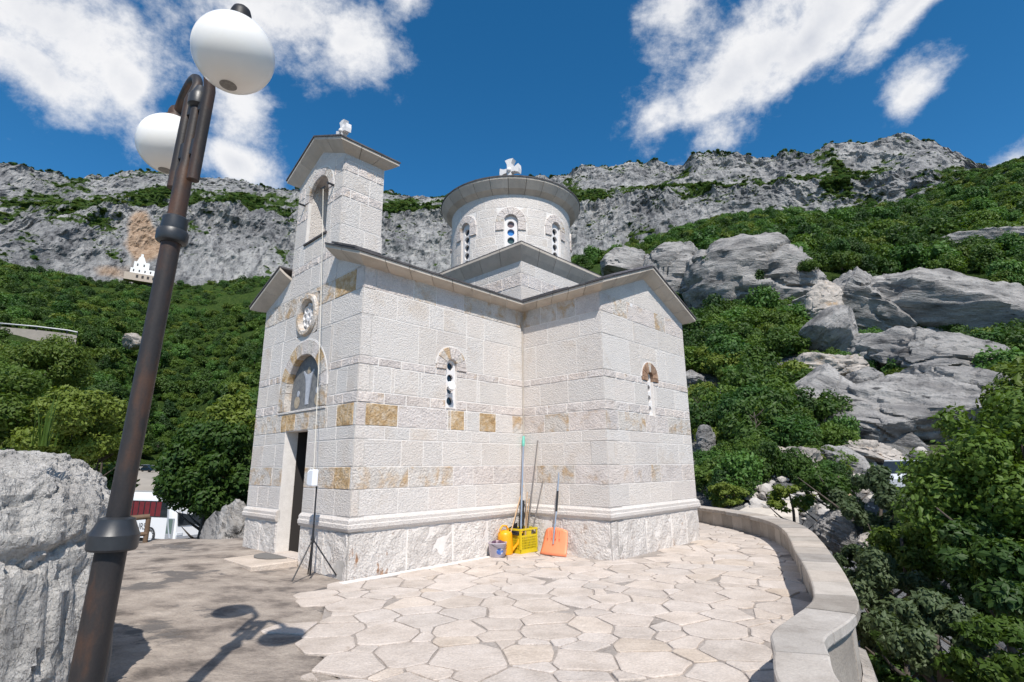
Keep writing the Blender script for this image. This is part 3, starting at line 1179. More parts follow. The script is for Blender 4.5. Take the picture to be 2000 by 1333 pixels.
def panel(fr, sc_, z0, zs, hw, holes, rad, d0, part, thick=.05, mat=None, panes=None):
    """pierced window slab with a round head: a plate with real holes"""
    bm = bmesh.new()
    cells = []
    cuts = [z0] + [(holes[i] + holes[i + 1]) / 2 for i in range(len(holes) - 1)] + [None]
    for i, hz in enumerate(holes):
        lo, hi = cuts[i], cuts[i + 1]
        ang = [2 * PI * k / 28 for k in range(28)]
        for (ca, cb) in ((-hw, lo - hz), (hw, lo - hz)) + (((-hw, hi - hz), (hw, hi - hz)) if hi is not None else ()):
            ang.append(math.atan2(cb, ca) % (2 * PI))
        ang = sorted(set(round(a, 5) for a in ang))
        outp = []
        for a in ang:
            c, s = math.cos(a), math.sin(a)
            k = 1e9
            if abs(c) > 1e-6:
                k = min(k, hw / abs(c))
            if s < -1e-6:
                k = min(k, (lo - hz) / s)
            if s > 1e-6 and hi is not None:
                k = min(k, (hi - hz) / s)
            x, z = c * k, s * k
            if hi is None and s > 0:
                # arched head centred at zs
                dzc = hz - zs
                b_ = s * dzc
                cc = dzc * dzc - hw * hw
                kk = -b_ + math.sqrt(max(0, b_ * b_ - cc))
                xx, zz = c * kk, s * kk
                if hz + zz > zs:
                    x, z = xx, zz
            outp.append((sc_ + x, hz + z))
        inn = [(sc_ + rad * math.cos(a), hz + rad * math.sin(a)) for a in ang]
        A = [bm.verts.new(fr(s, d0, z)) for s, z in outp]
        B = [bm.verts.new(fr(s, d0, z)) for s, z in inn]
        Cc = [bm.verts.new(fr(s, d0 - thick, z)) for s, z in inn]
        n = len(ang)
        for k in range(n):
            j = (k + 1) % n
            bm.faces.new((A[k], A[j], B[j], B[k]))
            bm.faces.new((B[k], B[j], Cc[j], Cc[k]))
    bmesh.ops.remove_doubles(bm, verts=bm.verts[:], dist=.0004)
    me = from_bm('pierced_slab', bm, mat or M['carved'], part)
    for ip_, hz in enumerate(holes):
        bm = bmesh.new()
        vs = [bm.verts.new(fr(sc_ + rad * 1.02 * math.cos(a), d0 - thick * .9, hz + rad * 1.02 * math.sin(a))) for a in [2 * PI * k / 20 for k in range(20)]]
        bm.faces.new(vs)
        from_bm('round_pane', bm, panes[ip_] if panes else M['glass'], part)
    return me


# ---- frames: (s along the wall, d out of it, z)
F_side = frame((0, 0), (1, 0), (0, -1))                     # nave wall, s = u
F_fac = frame((0, 0), (0, 1), (-1, 0))                      # entrance front, s = v
F_tside = frame((L1, 0), (0, -1), (-1, 0))                  # arm side wall, s = -v
F_tend = frame((L1, -D), (1, 0), (0, -1))                   # arm end wall
W0 = .062

# ---- nave side wall
js = {0: [1.1, 2.11, 2.98], 2: [.14, .88, 1.52, 2.22, 2.67, 3.39], 3: [1.08, 2.09, 2.59, 3.15], 4: [.19, .91, 1.38, 1.82, 2.81, 3.61],
      5: [.56, 1.07, 1.69, 2.18, 2.54, 3.03], 6: [.17, .81, 1.93, 2.01, 2.35, 2.42, 2.75, 3.22, 3.71], 7: [.52, .97, 1.51, 2.4, 3.1],
      8: [.22, .29, .64, .71, 1.22, 1.29, 2.68, 2.75, 3.55], 9: [.37, .84, 1.35, 2.7, 3.3], 10: [.2, 1.2, 2.85, 3.6],
      11: [.7, 1.43, 1.78, 2.38, 2.87], 12: [.24, 1.05, 1.59, 2.3, 3.1]}
mt = {(6, 0): M['rough'], (6, 1): M['ochre'], (6, 2): M['rough'], (6, 3): M['patchy'], (6, 4): M['ochre'], (6, 5): M['ashlar'], (6, 6): M['ashlar'], (6, 7): M['ochre'], (6, 8): M['ashlar'],
      (3, 0): M['patchy'], (3, 1): M['patchy'], (3, 2): M['rough'], (3, 3): M['rough'], (3, 4): M['rough'],
      (12, 0): M['rough'], (12, 1): M['rough'], (12, 2): M['patchy'], (12, 3): M['rough'], (12, 4): M['patchy'], (12, 5): M['patchy'],
      (0, 0): M['plinth_rust'], (0, 1): M['plinth'], (0, 2): M['plinth']}
wwin = (1.88, 2.12, 2.80, 3.56)
side = courses_wall('nave_wall', F_side, L1, holes=[(1.875, 2.125, 2.78, 3.50), (1.62, 2.38, 3.50, 3.98)], joints=js, mats=mt)
moulding(F_side, [((0, -1), 1.85), (1.852, 3.2), (3.202, (L1, -1))], side)
win = box('window', (1.86, .20, 2.75), (2.14, .23, 3.75), M['dark'], CH)
arch(F_side, 2.0, 3.585, .125, .375, 7, 3.50, win, [M['rough'], M['patchy'], M['rough']], spand=(.38, 3.98), proud=.03)
panel(F_side, 2.0, 2.78, 3.585, .124, [2.90, 3.12, 3.34, 3.575], .078, -.035, win)

# ---- entrance front with the foot of the bell tower: s = v
SL = .40
fac_clip = None
TV0, TV1 = .99, 2.93
zf = ZC + []
js = {0: [.75, 1.64, 2.57, 3.3], 2: [.5, 1.2, 2.57, 3.1, 3.6], 3: [.06, .58, 1.15, 2.57, 3.0], 4: [.55, 1.2, 2.57, 2.95, 3.55], 5: [.6, 1.2, 3.0, 3.5], 6: [.08, .62, .95, 2.2, 2.8, 3.5],
      8: [.35, .7, 3.0, 3.6], 10: [.95, 3.05, 3.6], 11: [1.1, 3.0, 3.5], 12: [.25, 1.0, 1.5, 2.55, 3.1, 3.6]}
mt = {(6, 0): M['ashlar'], (6, 1): M['ochre'], (6, 2): M['ashlar'], (6, 3): M['patchy'], (6, 4): M['ochre'], (6, 5): M['patchy'], (6, 6): M['patchy'],
      (3, 0): M['ashlar'], (3, 1): M['ochre'], (3, 2): M['patchy'], (3, 3): M['patchy'], (3, 4): M['patchy'], (3, 5): M['patchy'],
      (12, 0): M['rough'], (12, 1): M['ochre'], (12, 2): M['patchy'], (12, 3): M['patchy'], (12, 4): M['patchy'], (12, 5): M['patchy']}
DOOR = (1.64, 2.57, -.06, 2.36)
fac = courses_wall('front_wall', F_fac, WF, holes=[DOOR, (1.02, 3.02, 2.70, 4.20), (1.60, 2.46, 4.21, 5.02)], joints=js, mats=mt, core_back=-.25)
moulding(F_fac, [((0, -1), .9), (.902, 1.64), (2.57, 3.4), (3.402, (WF, 1))], fac)
# plinth and moulding return into the doorway
# gable shoulders beside the tower
for nm, (a, b), cl in (('gable_shoulder', (0, TV0 - .005), [(-SL, 1, 5.12 + .02)]), ('gable_shoulder', (TV1 + .005, WF), [(SL, 1, 5.14 + SL * WF)])):
    sh = courses_wall(nm, F_fac, b, s_start=a, clip=cl, zc=[5.123, 5.40, 5.72], styles=['flat', 'flat'], avg=.6)

# doorway: jambs, head, threshold and a niche coloured dark for the unlit room behind
door = box('doorway', (1.5, 1.2, .05), (1.55, 3.0, 2.6), M['dark'], CH)
for lo, hi in (((.262, 2.58, .05), (1.5, 2.66, 2.6)), ((.262, 1.55, .05), (1.5, 1.63, 2.6)), ((.262, 1.632, 2.37), (1.5, 2.578, 2.45)), ((.262, 1.632, .02), (1.5, 2.578, .09))):
    box('dark_niche_side', lo, hi, M['dark'], door)
for z0, z1, nm in ((.155, .70, 'jamb_stone'), (.704, 1.33, 'jamb_stone'), (1.334, 1.92, 'jamb_stone'), (1.924, 2.36, 'jamb_stone')):
    for v0, v1 in ((1.60, 1.637), (2.573, 2.61)):
        box(nm, (.012, v0, z0), (.26, v1, z1), M['ashlar'], door, .004)
box('lintel_stone', (.012, 1.64, 2.363), (.26, 2.57, 2.40), M['ashlar'], door, .004)
box('door_leaf', (.30, 1.65, .17), (1.15, 1.69, 2.30), M['wood_door'], door, .005)
box('threshold', (-.04, 1.645, .0), (.30, 2.565, .155), M['flag'], door, .01)

# lunette over the door
lun = box('lunette', (.165, 1.25, 2.66), (.20, 2.79, 3.9), M['mortar'], CH)
arch(F_fac, 2.02, 3.13, .69, .985, 11, 2.76, lun, [M['patchy'], M['patchy'], M['ochre'], M['rough']], spand=(1.0, 4.20), back=-.17, segs=3)
for sg in (-1, 1):
    a, b = sorted((2.02 + sg * .985, 2.02 + sg * 1.0))
rect_block(F_fac, (1.035, 3.005, 2.70, 2.755), 'flat', M['ashlar'], lun, 'sill_stone', base=.02, back=-.17)
mos = stone('grey_mosaic', [(.3, (.105, .11, .12)), (.5, (.17, .172, .175)), (.75, (.25, .24, .225))], 14, rand=0, bump=.002, bscale=120, shift=False, speck=.2)
mosl = stone('pale_mosaic', [(.3, (.36, .38, .43)), (.7, (.50, .51, .54))], 14, rand=0, bump=.002, bscale=120, shift=False, speck=.12)
moso = stone('tan_mosaic', [(.3, (.30, .24, .17)), (.7, (.44, .37, .28))], 14, rand=0, bump=.002, bscale=120, shift=False, speck=.15)


def flat_shape(fr, pts, d0, d1, mat, parent, name):
    bm = bmesh.new()
    A = [bm.verts.new(fr(s, d1, z)) for s, z in pts]
    B = [bm.verts.new(fr(s, d0, z)) for s, z in pts]
    bmesh.ops.triangulate(bm, faces=[bm.faces.new(A)])
    n = len(pts)
    for i in range(n):
        bm.faces.new((A[i], B[i], B[(i + 1) % n], A[(i + 1) % n]))
    return from_bm(name, bm, mat, parent)


half = [(2.02 + .688 * math.cos(a), 3.13 + .688 * math.sin(a)) for a in [PI * k / 24 for k in range(25)]]
flat_shape(F_fac, [(2.708, 2.76)] + half + [(1.332, 2.76)], -.16, -.115, mos, lun, 'mosaic_panel')
# a plain robed figure with raised arms and two bowed ones beside it
fig = [(-.07, 2.86), (.07, 2.86), (.085, 3.2), (.10, 3.34), (.22, 3.50), (.20, 3.53), (.07, 3.44), (.05, 3.46), (-.05, 3.46), (-.07, 3.44), (-.20, 3.53), (-.22, 3.50), (-.10, 3.34), (-.085, 3.2)]
flat_shape(F_fac, [(2.02 + a, b) for a, b in fig], -.12, -.108, mosl, lun, 'mosaic_figure')
flat_shape(F_fac, [(2.02 + .062 * math.cos(t), 3.52 + .075 * math.sin(t)) for t in [2 * PI * k / 12 for k in range(12)]], -.12, -.108, moso, lun, 'mosaic_figure')
for cx_ in (-.42, .42):
    flat_shape(F_fac, [(2.02 + cx_ + .11 * math.cos(t), 2.93 + .12 * math.sin(t)) for t in [2 * PI * k / 12 for k in range(12)]], -.12, -.108, moso, lun, 'mosaic_figure')
    flat_shape(F_fac, [(2.02 + cx_ * .92 + .05 * math.cos(t), 3.10 + .06 * math.sin(t)) for t in [2 * PI * k / 10 for k in range(10)]], -.12, -.108, mosl, lun, 'mosaic_figure')

# carved roundel
med = empty('roundel', (0, 2.03, 4.615), (0, 0, 0), CH)
F_med = frame((0, 0), (0, 1), (-1, 0))
bm = bmesh.new()
prof = [(.43, -.03), (.43, .03), (.40, .06), (.33, .06), (.305, .035), (.295, -.06), (.0, -.06)]
for i in range(28):
    pass
rings = [[bm.verts.new(F_med(r * math.cos(a), d, r * 1.0 * math.sin(a))) for a in [2 * PI * k / 28 for k in range(28)]] if r else [bm.verts.new(F_med(0, d, 0))] for r, d in prof]
for X, Y in zip(rings, rings[1:]):
    for k in range(28):
        j = (k + 1) % 28
        bm.faces.new((X[k], X[j], Y[j], Y[k]) if len(Y) > 1 else (X[k], X[j], Y[0]))
from_bm('roundel_ring', bm, M['patchy'], med, True, 40)
for k in range(9):
    a = 2 * PI * k / 8
    rr_ = .17 if k < 8 else 0
    cx_, cz_ = rr_ * math.cos(a), rr_ * math.sin(a)
    bm = bmesh.new()
    n = 14
    ro, ri = (.092, .05) if k < 8 else (.10, .045)
    A = [[bm.verts.new(F_med(cx_ + r * math.cos(t), d, cz_ + r * math.sin(t))) for t in [2 * PI * i / n for i in range(n)]] for r, d in ((ro, -.06), (ro - .01, -.015), (ri + .01, -.015), (ri, -.06))]
    for X, Y in zip(A, A[1:]):
        for i in range(n):
            j = (i + 1) % n
            bm.faces.new((X[i], X[j], Y[j], Y[i]))
    from_bm('carved_loop', bm, M['carved'], med, True, 50)
for sg in (-1, 1):
    pts = [(2.03 + sg * .43, 4.21), (2.03 + sg * .43, 5.02)]
bm = bmesh.new()
n = 36
outer, inner = [], []
for k in range(n):
    a = 2 * PI * k / n
    c, s = math.cos(a), math.sin(a)
    kk = min(.43 / max(abs(c), 1e-6), .405 / max(abs(s), 1e-6))
    outer.append(bm.verts.new(F_fac(2.03 + c * kk, .006, 4.615 + s * kk)))
    inner.append(bm.verts.new(F_fac(2.03 + c * .40, .006, 4.615 + s * .40)))
for k in range(n):
    j = (k + 1) % n
    bm.faces.new((outer[k], outer[j], inner[j], inner[k]))
from_bm('fitted_stone', bm, M['patchy'], fac)

# ---- bell tower above the roof
TZ = [5.123, 5.62, 5.78, 6.25, 6.82, 7.02, 7.38, 7.62, 7.76]
TS = ['flat', 'band', 'flat', 'flat', 'band', 'flat', 'band', 'flat']
tw_clip = [(SL * 1.15, 1, 7.76 + SL * 1.15 * TV1), (-SL * 1.15, 1, 7.76 - SL * 1.15 * TV0)]
BELL = (1.575, 2.425, 6.24, 7.20)
towf = courses_wall('bell_tower_front', F_fac, TV1, holes=[(1.575, 2.425, 6.24, 7.20), (1.36, 2.64, 7.20, 7.86)], s_start=TV0, zc=TZ + [8.0, 8.25], styles=TS + ['flat', 'flat'], clip=tw_clip, avg=.55, core_back=-.06)
arch(F_fac, 2.0, 7.205, .43, .63, 9, 7.2, towf, [M['rough'], M['patchy'], M['rough']], spand=(.64, 7.86), back=-.06)
F_tw = frame((0, TV0), (1, 0), (0, -1))
tows = courses_wall('bell_tower_side', F_tw, .9, zc=TZ, styles=TS, avg=.6, core_back=-.06)
# jambs and back of the bell chamber, far sides
bt = box('bell_chamber', (.06, 1.06, 6.16), (.9, 2.90, 6.235), M['ashlar'], CH)
box('chamber_jamb', (.06, 2.425, 6.237), (.9, 2.87, 7.9), M['ashlar'], bt)
box('chamber_jamb', (.06, 1.06, 6.237), (.9, 1.575, 7.9), M['ashlar'], bt)
box('chamber_wall', (.0, 2.935, 5.12), (.9, 2.95, 7.72), M['ashlar'], bt)
box('chamber_back', (.902, .99, 5.12), (.93, 2.95, 6.23), M['ashlar'], bt)
box('chamber_head', (.06, 1.577, 7.66), (.9, 2.423, 7.9), M['ashlar'], bt)
box('sill_stone', (-.035, 1.50, 6.20), (.3, 2.46, 6.245), M['slate'], bt, .004)
for v_ in (1.36, 2.60):
    tube('iron_stub', [(.05, v_, 7.19), (-.14, v_, 7.19)], .022, M['black_iron'], bt, 8)
tube('bell_bar', [(-.12, 1.50, 7.17), (-.10, 1.70, 7.20)], .016, M['black_iron'], bt, 8)

# ---- arm side wall, arm end wall
js = {0: [1.0], 2: [.55, 1.2], 3: [.35, 1.35], 4: [.5, 1.1, 1.75], 5: [.8, 1.55], 6: [.6, 1.25], 8: [.5, 1.25], 10: [.4, 1.5], 11: [.75, 1.6], 12: [.55, 1.0, 1.5]}
mt = {(6, 0): M['rough'], (6, 1): M['patchy'], (6, 2): M['rough'], (3, 0): M['rough'], (3, 1): M['patchy'], (3, 2): M['rough'],
      (12, 0): M['patchy'], (12, 1): M['patchy'], (12, 2): M['patchy'], (12, 3): M['rough']}
ts = courses_wall('arm_side_wall', F_tside, D, joints=js, mats=mt)
moulding(F_tside, [((0, 1), 1.1), (1.102, (D, 1))], ts)
TE_top = [5.12, 5.42, 5.82]
js = {0: [.22, 1.25, 2.3, 3.0], 2: [.7, 1.5, 2.4], 3: [.9, 1.6, 2.0, 3.0], 4: [.25, 1.0, 1.9, 2.9], 6: [.45, 1.5, 2.5], 10: [1.0, 2.6], 11: [1.2, 2.3], 12: [.45, 1.0, 2.2, 2.7]}
mt = {(6, 0): M['rough'], (6, 1): M['patchy'], (6, 2): M['rough'], (6, 3): M['patchy'], (3, 0): M['rough'], (3, 1): M['rough'], (3, 2): M['patchy'], (3, 3): M['rough'], (3, 4): M['rough'],
      (12, 0): M['rough'], (12, 1): M['patchy'], (12, 2): M['rough'], (12, 3): M['patchy'], (12, 4): M['rough'], (0, 1): M['plinth_rust']}
te_clip = [(SL, 1, 5.12 + SL * T), (-SL, 1, 5.12)]
te = courses_wall('arm_end_wall', F_tend, T, holes=[(1.69, 1.93, 2.72, 3.46), (1.45, 2.17, 3.46, 3.93)], joints=js, mats=mt,
                  zc=ZC + [5.42, 5.85], styles=STYLE + ['flat', 'flat'], clip=te_clip, avg=.9)
moulding(F_tend, [((0, -1), 1.4), (1.402, 2.6), (2.602, (T, 1))], te)
w2 = box('window', (L1 + 1.66, -D + .20, 2.70), (L1 + 1.96, -D + .23, 3.75), M['dark'], CH)
w2['label'] = 'narrow window under brown arch stones'
brown = stone('brown_stone', [(.3, (.16, .085, .05)), (.5, (.28, .17, .11)), (.75, (.45, .33, .24))], 7, rand=.25, bump=.01, bscale=30, speck=.2)
arch(F_tend, 1.81, 3.545, .115, .345, 7, 3.46, w2, [brown, brown, M['patchy']], spand=(.36, 3.93), proud=.028)
panel(F_tend, 1.81, 2.72, 3.545, .114, [2.85, 3.08, 3.31, 3.53], .078, -.05, w2)
box('patch_stone', (L1 + 1.14, -D - .012, 5.03), (L1 + 1.24, -D + .01, 5.11), M['carved'], te)

# far walls the photograph hides, plain but there
hid = box('far_wall', (.02, WF - .35, -.06), (L1 + T + 2.2, WF, 5.1), M['ashlar'], CH)
box('far_wall', (L1 + T - .3, -D + .02, -.06), (L1 + T, 0, 5.1), M['ashlar'], CH)
box('far_wall', (L1 + T + .002, .002, -.06), (L1 + T + 2.2, .35, 5.1), M['ashlar'], CH)
box('far_wall', (L1 + T + 2.202, .0, -.06), (L1 + T + 2.5, WF, 5.1), M['ashlar'], CH)
box('far_wall', (L1, WF + .002, -.06), (L1 + T, WF + D, 5.1), M['ashlar'], CH)

# ---- crossing block under the drum
B0 = .09
BX0, BX1, BY0, BY1 = L1 + B0, L1 + T - B0 + .05, B0, WF - B0
BZ = [5.0, 5.42, 5.80, 6.12, 6.42]
for nm, o, t, n, ln in (('crossing_wall', (BX0, BY1), (0, -1), (-1, 0), BY1 - BY0), ('crossing_wall', (BX0, BY0), (1, 0), (0, -1), BX1 - BX0)):
    courses_wall(nm, frame(o, t, n), ln, zc=BZ, styles=['flat', 'flat', 'band', 'flat'], avg=.8, core_back=-.3)
box('crossing_core', (BX0 + .31, BY0 + .31, 5.0), (BX1, BY1, 6.4), M['mortar'], CH)

# ---- eaves: stone cornice slabs leaning out, dark slates on top


def cornice(parent, wa, wb, la, lb, n, th=.055, gap=.006):
    """wa, wb wall line; la, lb lip line (3d); n slabs"""
    wa, wb, la, lb = map(Vector, (wa, wb, la, lb))
    up_ = Vector((0, 0, th))
    for i in range(n):
        a, b = i / n, (i + 1) / n
        ga = gap / max((lb - la).length, .1)
        a2, b2 = a + (ga if i else 0), b - (ga if i < n - 1 else 0)
        p = [wa.lerp(wb, a2), wa.lerp(wb, b2), la.lerp(lb, b2), la.lerp(lb, a2)]
        mid0, mid1 = p[0].lerp(p[3], .5) - Vector((0, 0, .012)), p[1].lerp(p[2], .5) - Vector((0, 0, .012))
        bm = bmesh.new()
        bot = [bm.verts.new(q_) for q_ in (p[0], p[1], mid1, p[2], p[3], mid0)]
        top = [bm.verts.new(q_ + up_) for q_ in (p[0], p[1], mid1, p[2], p[3], mid0)]
        bm.faces.new((bot[0], bot[1], bot[2], bot[5]))
        bm.faces.new((bot[5], bot[2], bot[3], bot[4]))
        bm.faces.new((top[0], top[1], top[2], top[5]))
        bm.faces.new((top[5], top[2], top[3], top[4]))
        for i0, i1 in ((0, 1), (1, 2), (2, 3), (3, 4), (4, 5), (5, 0)):
            bm.faces.new((bot[i0], bot[i1], top[i1], top[i0]))
        from_bm('cornice_slab', bm, M['cornice'], parent)


def slab(parent, pts, th, mat, name='slate_sheet'):
    bm = bmesh.new()
    A = [bm.verts.new(p) for p in pts]
    B = [bm.verts.new((p[0], p[1], p[2] + th)) for p in pts]
    n = len(pts)
    bm.faces.new(A[::-1])
    bm.faces.new(B)
    for i in range(n):
        bm.faces.new((A[i], A[(i + 1) % n], B[(i + 1) % n], B[i]))
    return from_bm(name, bm, mat, parent)


OV = .27
ZW, ZL = 5.10, 5.165
kr = SL
ridge_n = WF / 2
ridge_t = L1 + T / 2


def nz_(v):                                           # nave roof height at v
    return ZL + kr * (min(v, WF - v) + OV)


def tz_(u):
    return ZL + kr * (min(u - L1, L1 + T - u) + OV)


ROOF = box('roof', (.4, .4, 5.02), (L1, WF - .4, 5.06), M['dark'], CH)
LO = OV + .02
# nave front arm
cornice(ROOF, (0, 0, ZW), (L1, 0, ZW), (-OV, -OV, ZL), (L1 - OV, -OV, ZL), 8)
va, vb = TV0 - .012, TV1 + .012
cornice(ROOF, (0, 0, ZW), (0, va, ZW + kr * va), (-OV, -OV, ZL), (-OV, va, nz_(va)), 2)
cornice(ROOF, (0, WF, ZW), (0, vb, ZW + kr * (WF - vb)), (-OV, WF + OV, ZL), (-OV, vb, nz_(vb)), 2)
e_ = .055
slab(ROOF, [(-LO, -LO, ZL + e_), (L1 - LO, -LO, ZL + e_), (L1, .02, nz_(.02) + e_), (L1, ridge_n, nz_(ridge_n) + e_), (.94, ridge_n, nz_(ridge_n) + e_), (.94, va, nz_(va) + e_), (-LO, va, nz_(va) + e_)], .035, M['slate'])
slab(ROOF, [(-LO, WF + LO, ZL + e_), (-LO, vb, nz_(vb) + e_), (.94, vb, nz_(vb) + e_), (.94, ridge_n + .002, nz_(ridge_n) + e_), (L1, ridge_n + .002, nz_(ridge_n) + e_), (L1, WF + LO, ZL + e_)], .035, M['slate'])
# arm
cornice(ROOF, (L1, 0, ZW), (L1, -D, ZW), (L1 - OV, -OV, ZL), (L1 - OV, -D - OV, ZL), 5)
cornice(ROOF, (L1, -D, ZW), (ridge_t, -D, ZW + kr * T / 2), (L1 - OV, -D - OV, ZL), (ridge_t, -D - OV, tz_(ridge_t)), 4)
cornice(ROOF, (L1 + T, -D, ZW), (ridge_t, -D, ZW + kr * T / 2), (L1 + T + OV - .06, -D - OV, ZL), (ridge_t, -D - OV, tz_(ridge_t)), 4)
cornice(ROOF, (L1 + T, -D, ZW), (L1 + T, 0, ZW), (L1 + T + OV - .06, -D - OV, ZL), (L1 + T + OV - .06, 0, ZL), 5)
slab(ROOF, [(L1 - LO, -LO, ZL + e_ + .001), (L1 - LO, -D - LO, ZL + e_ + .001), (ridge_t, -D - LO, tz_(ridge_t) + e_), (ridge_t, .1, tz_(ridge_t) + e_), (L1 + .02, .02, tz_(L1) + e_)], .035, M['slate'])
slab(ROOF, [(L1 + T + LO - .06, -D - LO, ZL + e_), (L1 + T + LO - .06, .1, ZL + e_), (ridge_t + .002, .1, tz_(ridge_t) + e_), (ridge_t + .002, -D - LO, tz_(ridge_t) + e_)], .035, M['slate'])
# loose thicker slates at the verge and by the valley
vs_ = plain('violet_slate', (.15, .135, .145), .6, noise=.35, nscale=6, bump=.006)
for i in range(6):
    u0 = L1 - OV + .35 + i * .27
    for v0, v1 in ((-D - OV, -D + .15),):
        slab(ROOF, [(u0, v0 - .03, tz_(u0) + .095), (u0 + .30, v0 - .03, tz_(u0 + .30) + .085), (u0 + .30, v1, tz_(u0 + .30) + .085), (u0, v1, tz_(u0) + .095)], .035, vs_, 'verge_slate')
for i in range(3):
    v0 = -.55 - i * .36
    slab(ROOF, [(L1 - OV + .02, v0, ZL + .095), (L1 - OV + .02, v0 + .34, ZL + .095), (L1 + .10, v0 + .34, tz_(L1 + .08) + .095), (L1 + .10, v0, tz_(L1 + .08) + .095)], .04, M['slate'], 'eave_slate')
for i in range(4):
    v0 = -OV + .02 + i * .2
    slab(ROOF, [(-OV - .03, v0 + .1, nz_(v0 + .1) + .10), (.22, v0 + .1, nz_(v0 + .1) + .10), (.22, v0 + .34, nz_(v0 + .34) + .10), (-OV - .03, v0 + .34, nz_(v0 + .34) + .10)], .035, M['slate'], 'verge_slate')
# rear arms, hidden
slab(ROOF, [(L1 + T, -.2, ZL + e_), (L1 + T + 2.7, -.2, ZL + e_), (L1 + T + 2.7, ridge_n, nz_(ridge_n)), (L1 + T, ridge_n, nz_(ridge_n))], .05, M['slate'])
slab(ROOF, [(L1 + T, WF + .2, ZL + e_), (L1 + T, ridge_n + .002, nz_(ridge_n)), (L1 + T + 2.7, ridge_n + .002, nz_(ridge_n)), (L1 + T + 2.7, WF + .2, ZL + e_)], .05, M['slate'])
slab(ROOF, [(L1 - .2, WF, ZL + e_), (ridge_t, WF, tz_(ridge_t)), (ridge_t, WF + D + .2, tz_(ridge_t)), (L1 - .2, WF + D + .2, ZL + e_)], .05, M['slate'])
slab(ROOF, [(L1 + T + .2, WF, ZL + e_), (L1 + T + .2, WF + D + .2, ZL + e_), (ridge_t + .002, WF + D + .2, tz_(ridge_t)), (ridge_t + .002, WF, tz_(ridge_t))], .05, M['slate'])

# tower roof
TR = box('tower_roof', (.05, 1.04, 7.70), (.85, 2.88, 7.74), M['dark'], CH)
tk = SL * 1.15
tvm = (TV0 + TV1) / 2
o2, zl2, zw2 = .22, 7.86, 7.745


def ttz(v):
    return zl2 + tk * (min(v - TV0, TV1 - v) + o2)


cornice(TR, (0, TV0, zw2), (.9, TV0, zw2), (-o2, TV0 - o2, zl2), (.9 + o2, TV0 - o2, zl2), 3)
cornice(TR, (0, TV0, zw2), (0, tvm, zw2 + tk * (tvm - TV0)), (-o2, TV0 - o2, zl2), (-o2, tvm, ttz(tvm)), 2)
cornice(TR, (0, TV1, zw2), (0, tvm, zw2 + tk * (tvm - TV0)), (-o2, TV1 + o2, zl2), (-o2, tvm, ttz(tvm)), 2)
cornice(TR, (0, TV1, zw2), (.9, TV1, zw2), (-o2, TV1 + o2, zl2), (.9 + o2, TV1 + o2, zl2), 3)
lo2 = o2 + .02
slab(TR, [(-lo2, TV0 - lo2, zl2 + e_), (.9 + lo2, TV0 - lo2, zl2 + e_), (.9 + lo2, tvm, ttz(tvm) + e_), (-lo2, tvm, ttz(tvm) + e_)], .03, M['slate'])
slab(TR, [(-lo2, TV1 + lo2, zl2 + e_), (-lo2, tvm + .002, ttz(tvm) + e_), (.9 + lo2, tvm + .002, ttz(tvm) + e_), (.9 + lo2, TV1 + lo2, zl2 + e_)], .03, M['slate'])

# crossing roof
o3, zl3, zw3 = .20, 6.72, 6.415
CR = box('crossing_roof', (BX0 + .1, BY0 + .1, 6.30), (BX1 - .1, BY1 - .1, 6.34), M['dark'], CH)
cw = [(BX0, BY0), (BX1, BY0), (BX1, BY1), (BX0, BY1)]
cl_ = [(BX0 - o3, BY0 - o3), (BX1 + o3, BY0 - o3), (BX1 + o3, BY1 + o3), (BX0 - o3, BY1 + o3)]
DC = (L1 + T / 2 + .02, WF / 2)
for i in range(4):
    j = (i + 1) % 4
    cornice(CR, (*cw[i], zw3), (*cw[j], zw3), (*cl_[i], zl3), (*cl_[j], zl3), 6)
    slab(CR, [(*cl_[i], zl3 + e_), (*cl_[j], zl3 + e_), (DC[0], DC[1], zl3 + .62)], .03, M['slate'])

# ---- drum
RD = 1.72
DZ = [6.72, 6.98, 7.24, 7.50, 7.76, 8.02, 8.27, 8.64]
FD = arc_frame(DC, RD)
face0 = R(-136.7)
wins = [face0 + k * PI / 4 for k in range(8)]
vis = lambda a: math.cos(a - face0) > -.25
drum = None
bm = bmesh.new()
NS = 180
for i in range(NS):
    a0, a1 = 2 * PI * i / NS, 2 * PI * (i + 1) / NS
    am = (a0 + a1) / 2
    hole = min(abs((am - w + PI) % (2 * PI) - PI) for w in wins) * RD < .175 and vis(am)
    spans = [(6.7, 8.64)] if not hole else [(8.07, 8.64)]
    for z0, z1 in spans:
        v = [bm.verts.new((DC[0] + r * math.cos(a), DC[1] + r * math.sin(a), z)) for r in (RD, RD - .25) for a in (a0, a1) for z in (z0, z1)]
        bm.faces.new((v[0], v[2], v[3], v[1]))
        bm.faces.new((v[4], v[5], v[7], v[6]))
        bm.faces.new((v[0], v[1], v[5], v[4]))
        bm.faces.new((v[2], v[6], v[7], v[3]))
        bm.faces.new((v[0], v[4], v[6], v[2]))
drum = from_bm('drum', bm, M['mortar'], CH)
box('drum_inside', (DC[0] - 1.0, DC[1] - 1.0, 6.7), (DC[0] + 1.0, DC[1] + 1.0, 8.5), M['dark'], drum)
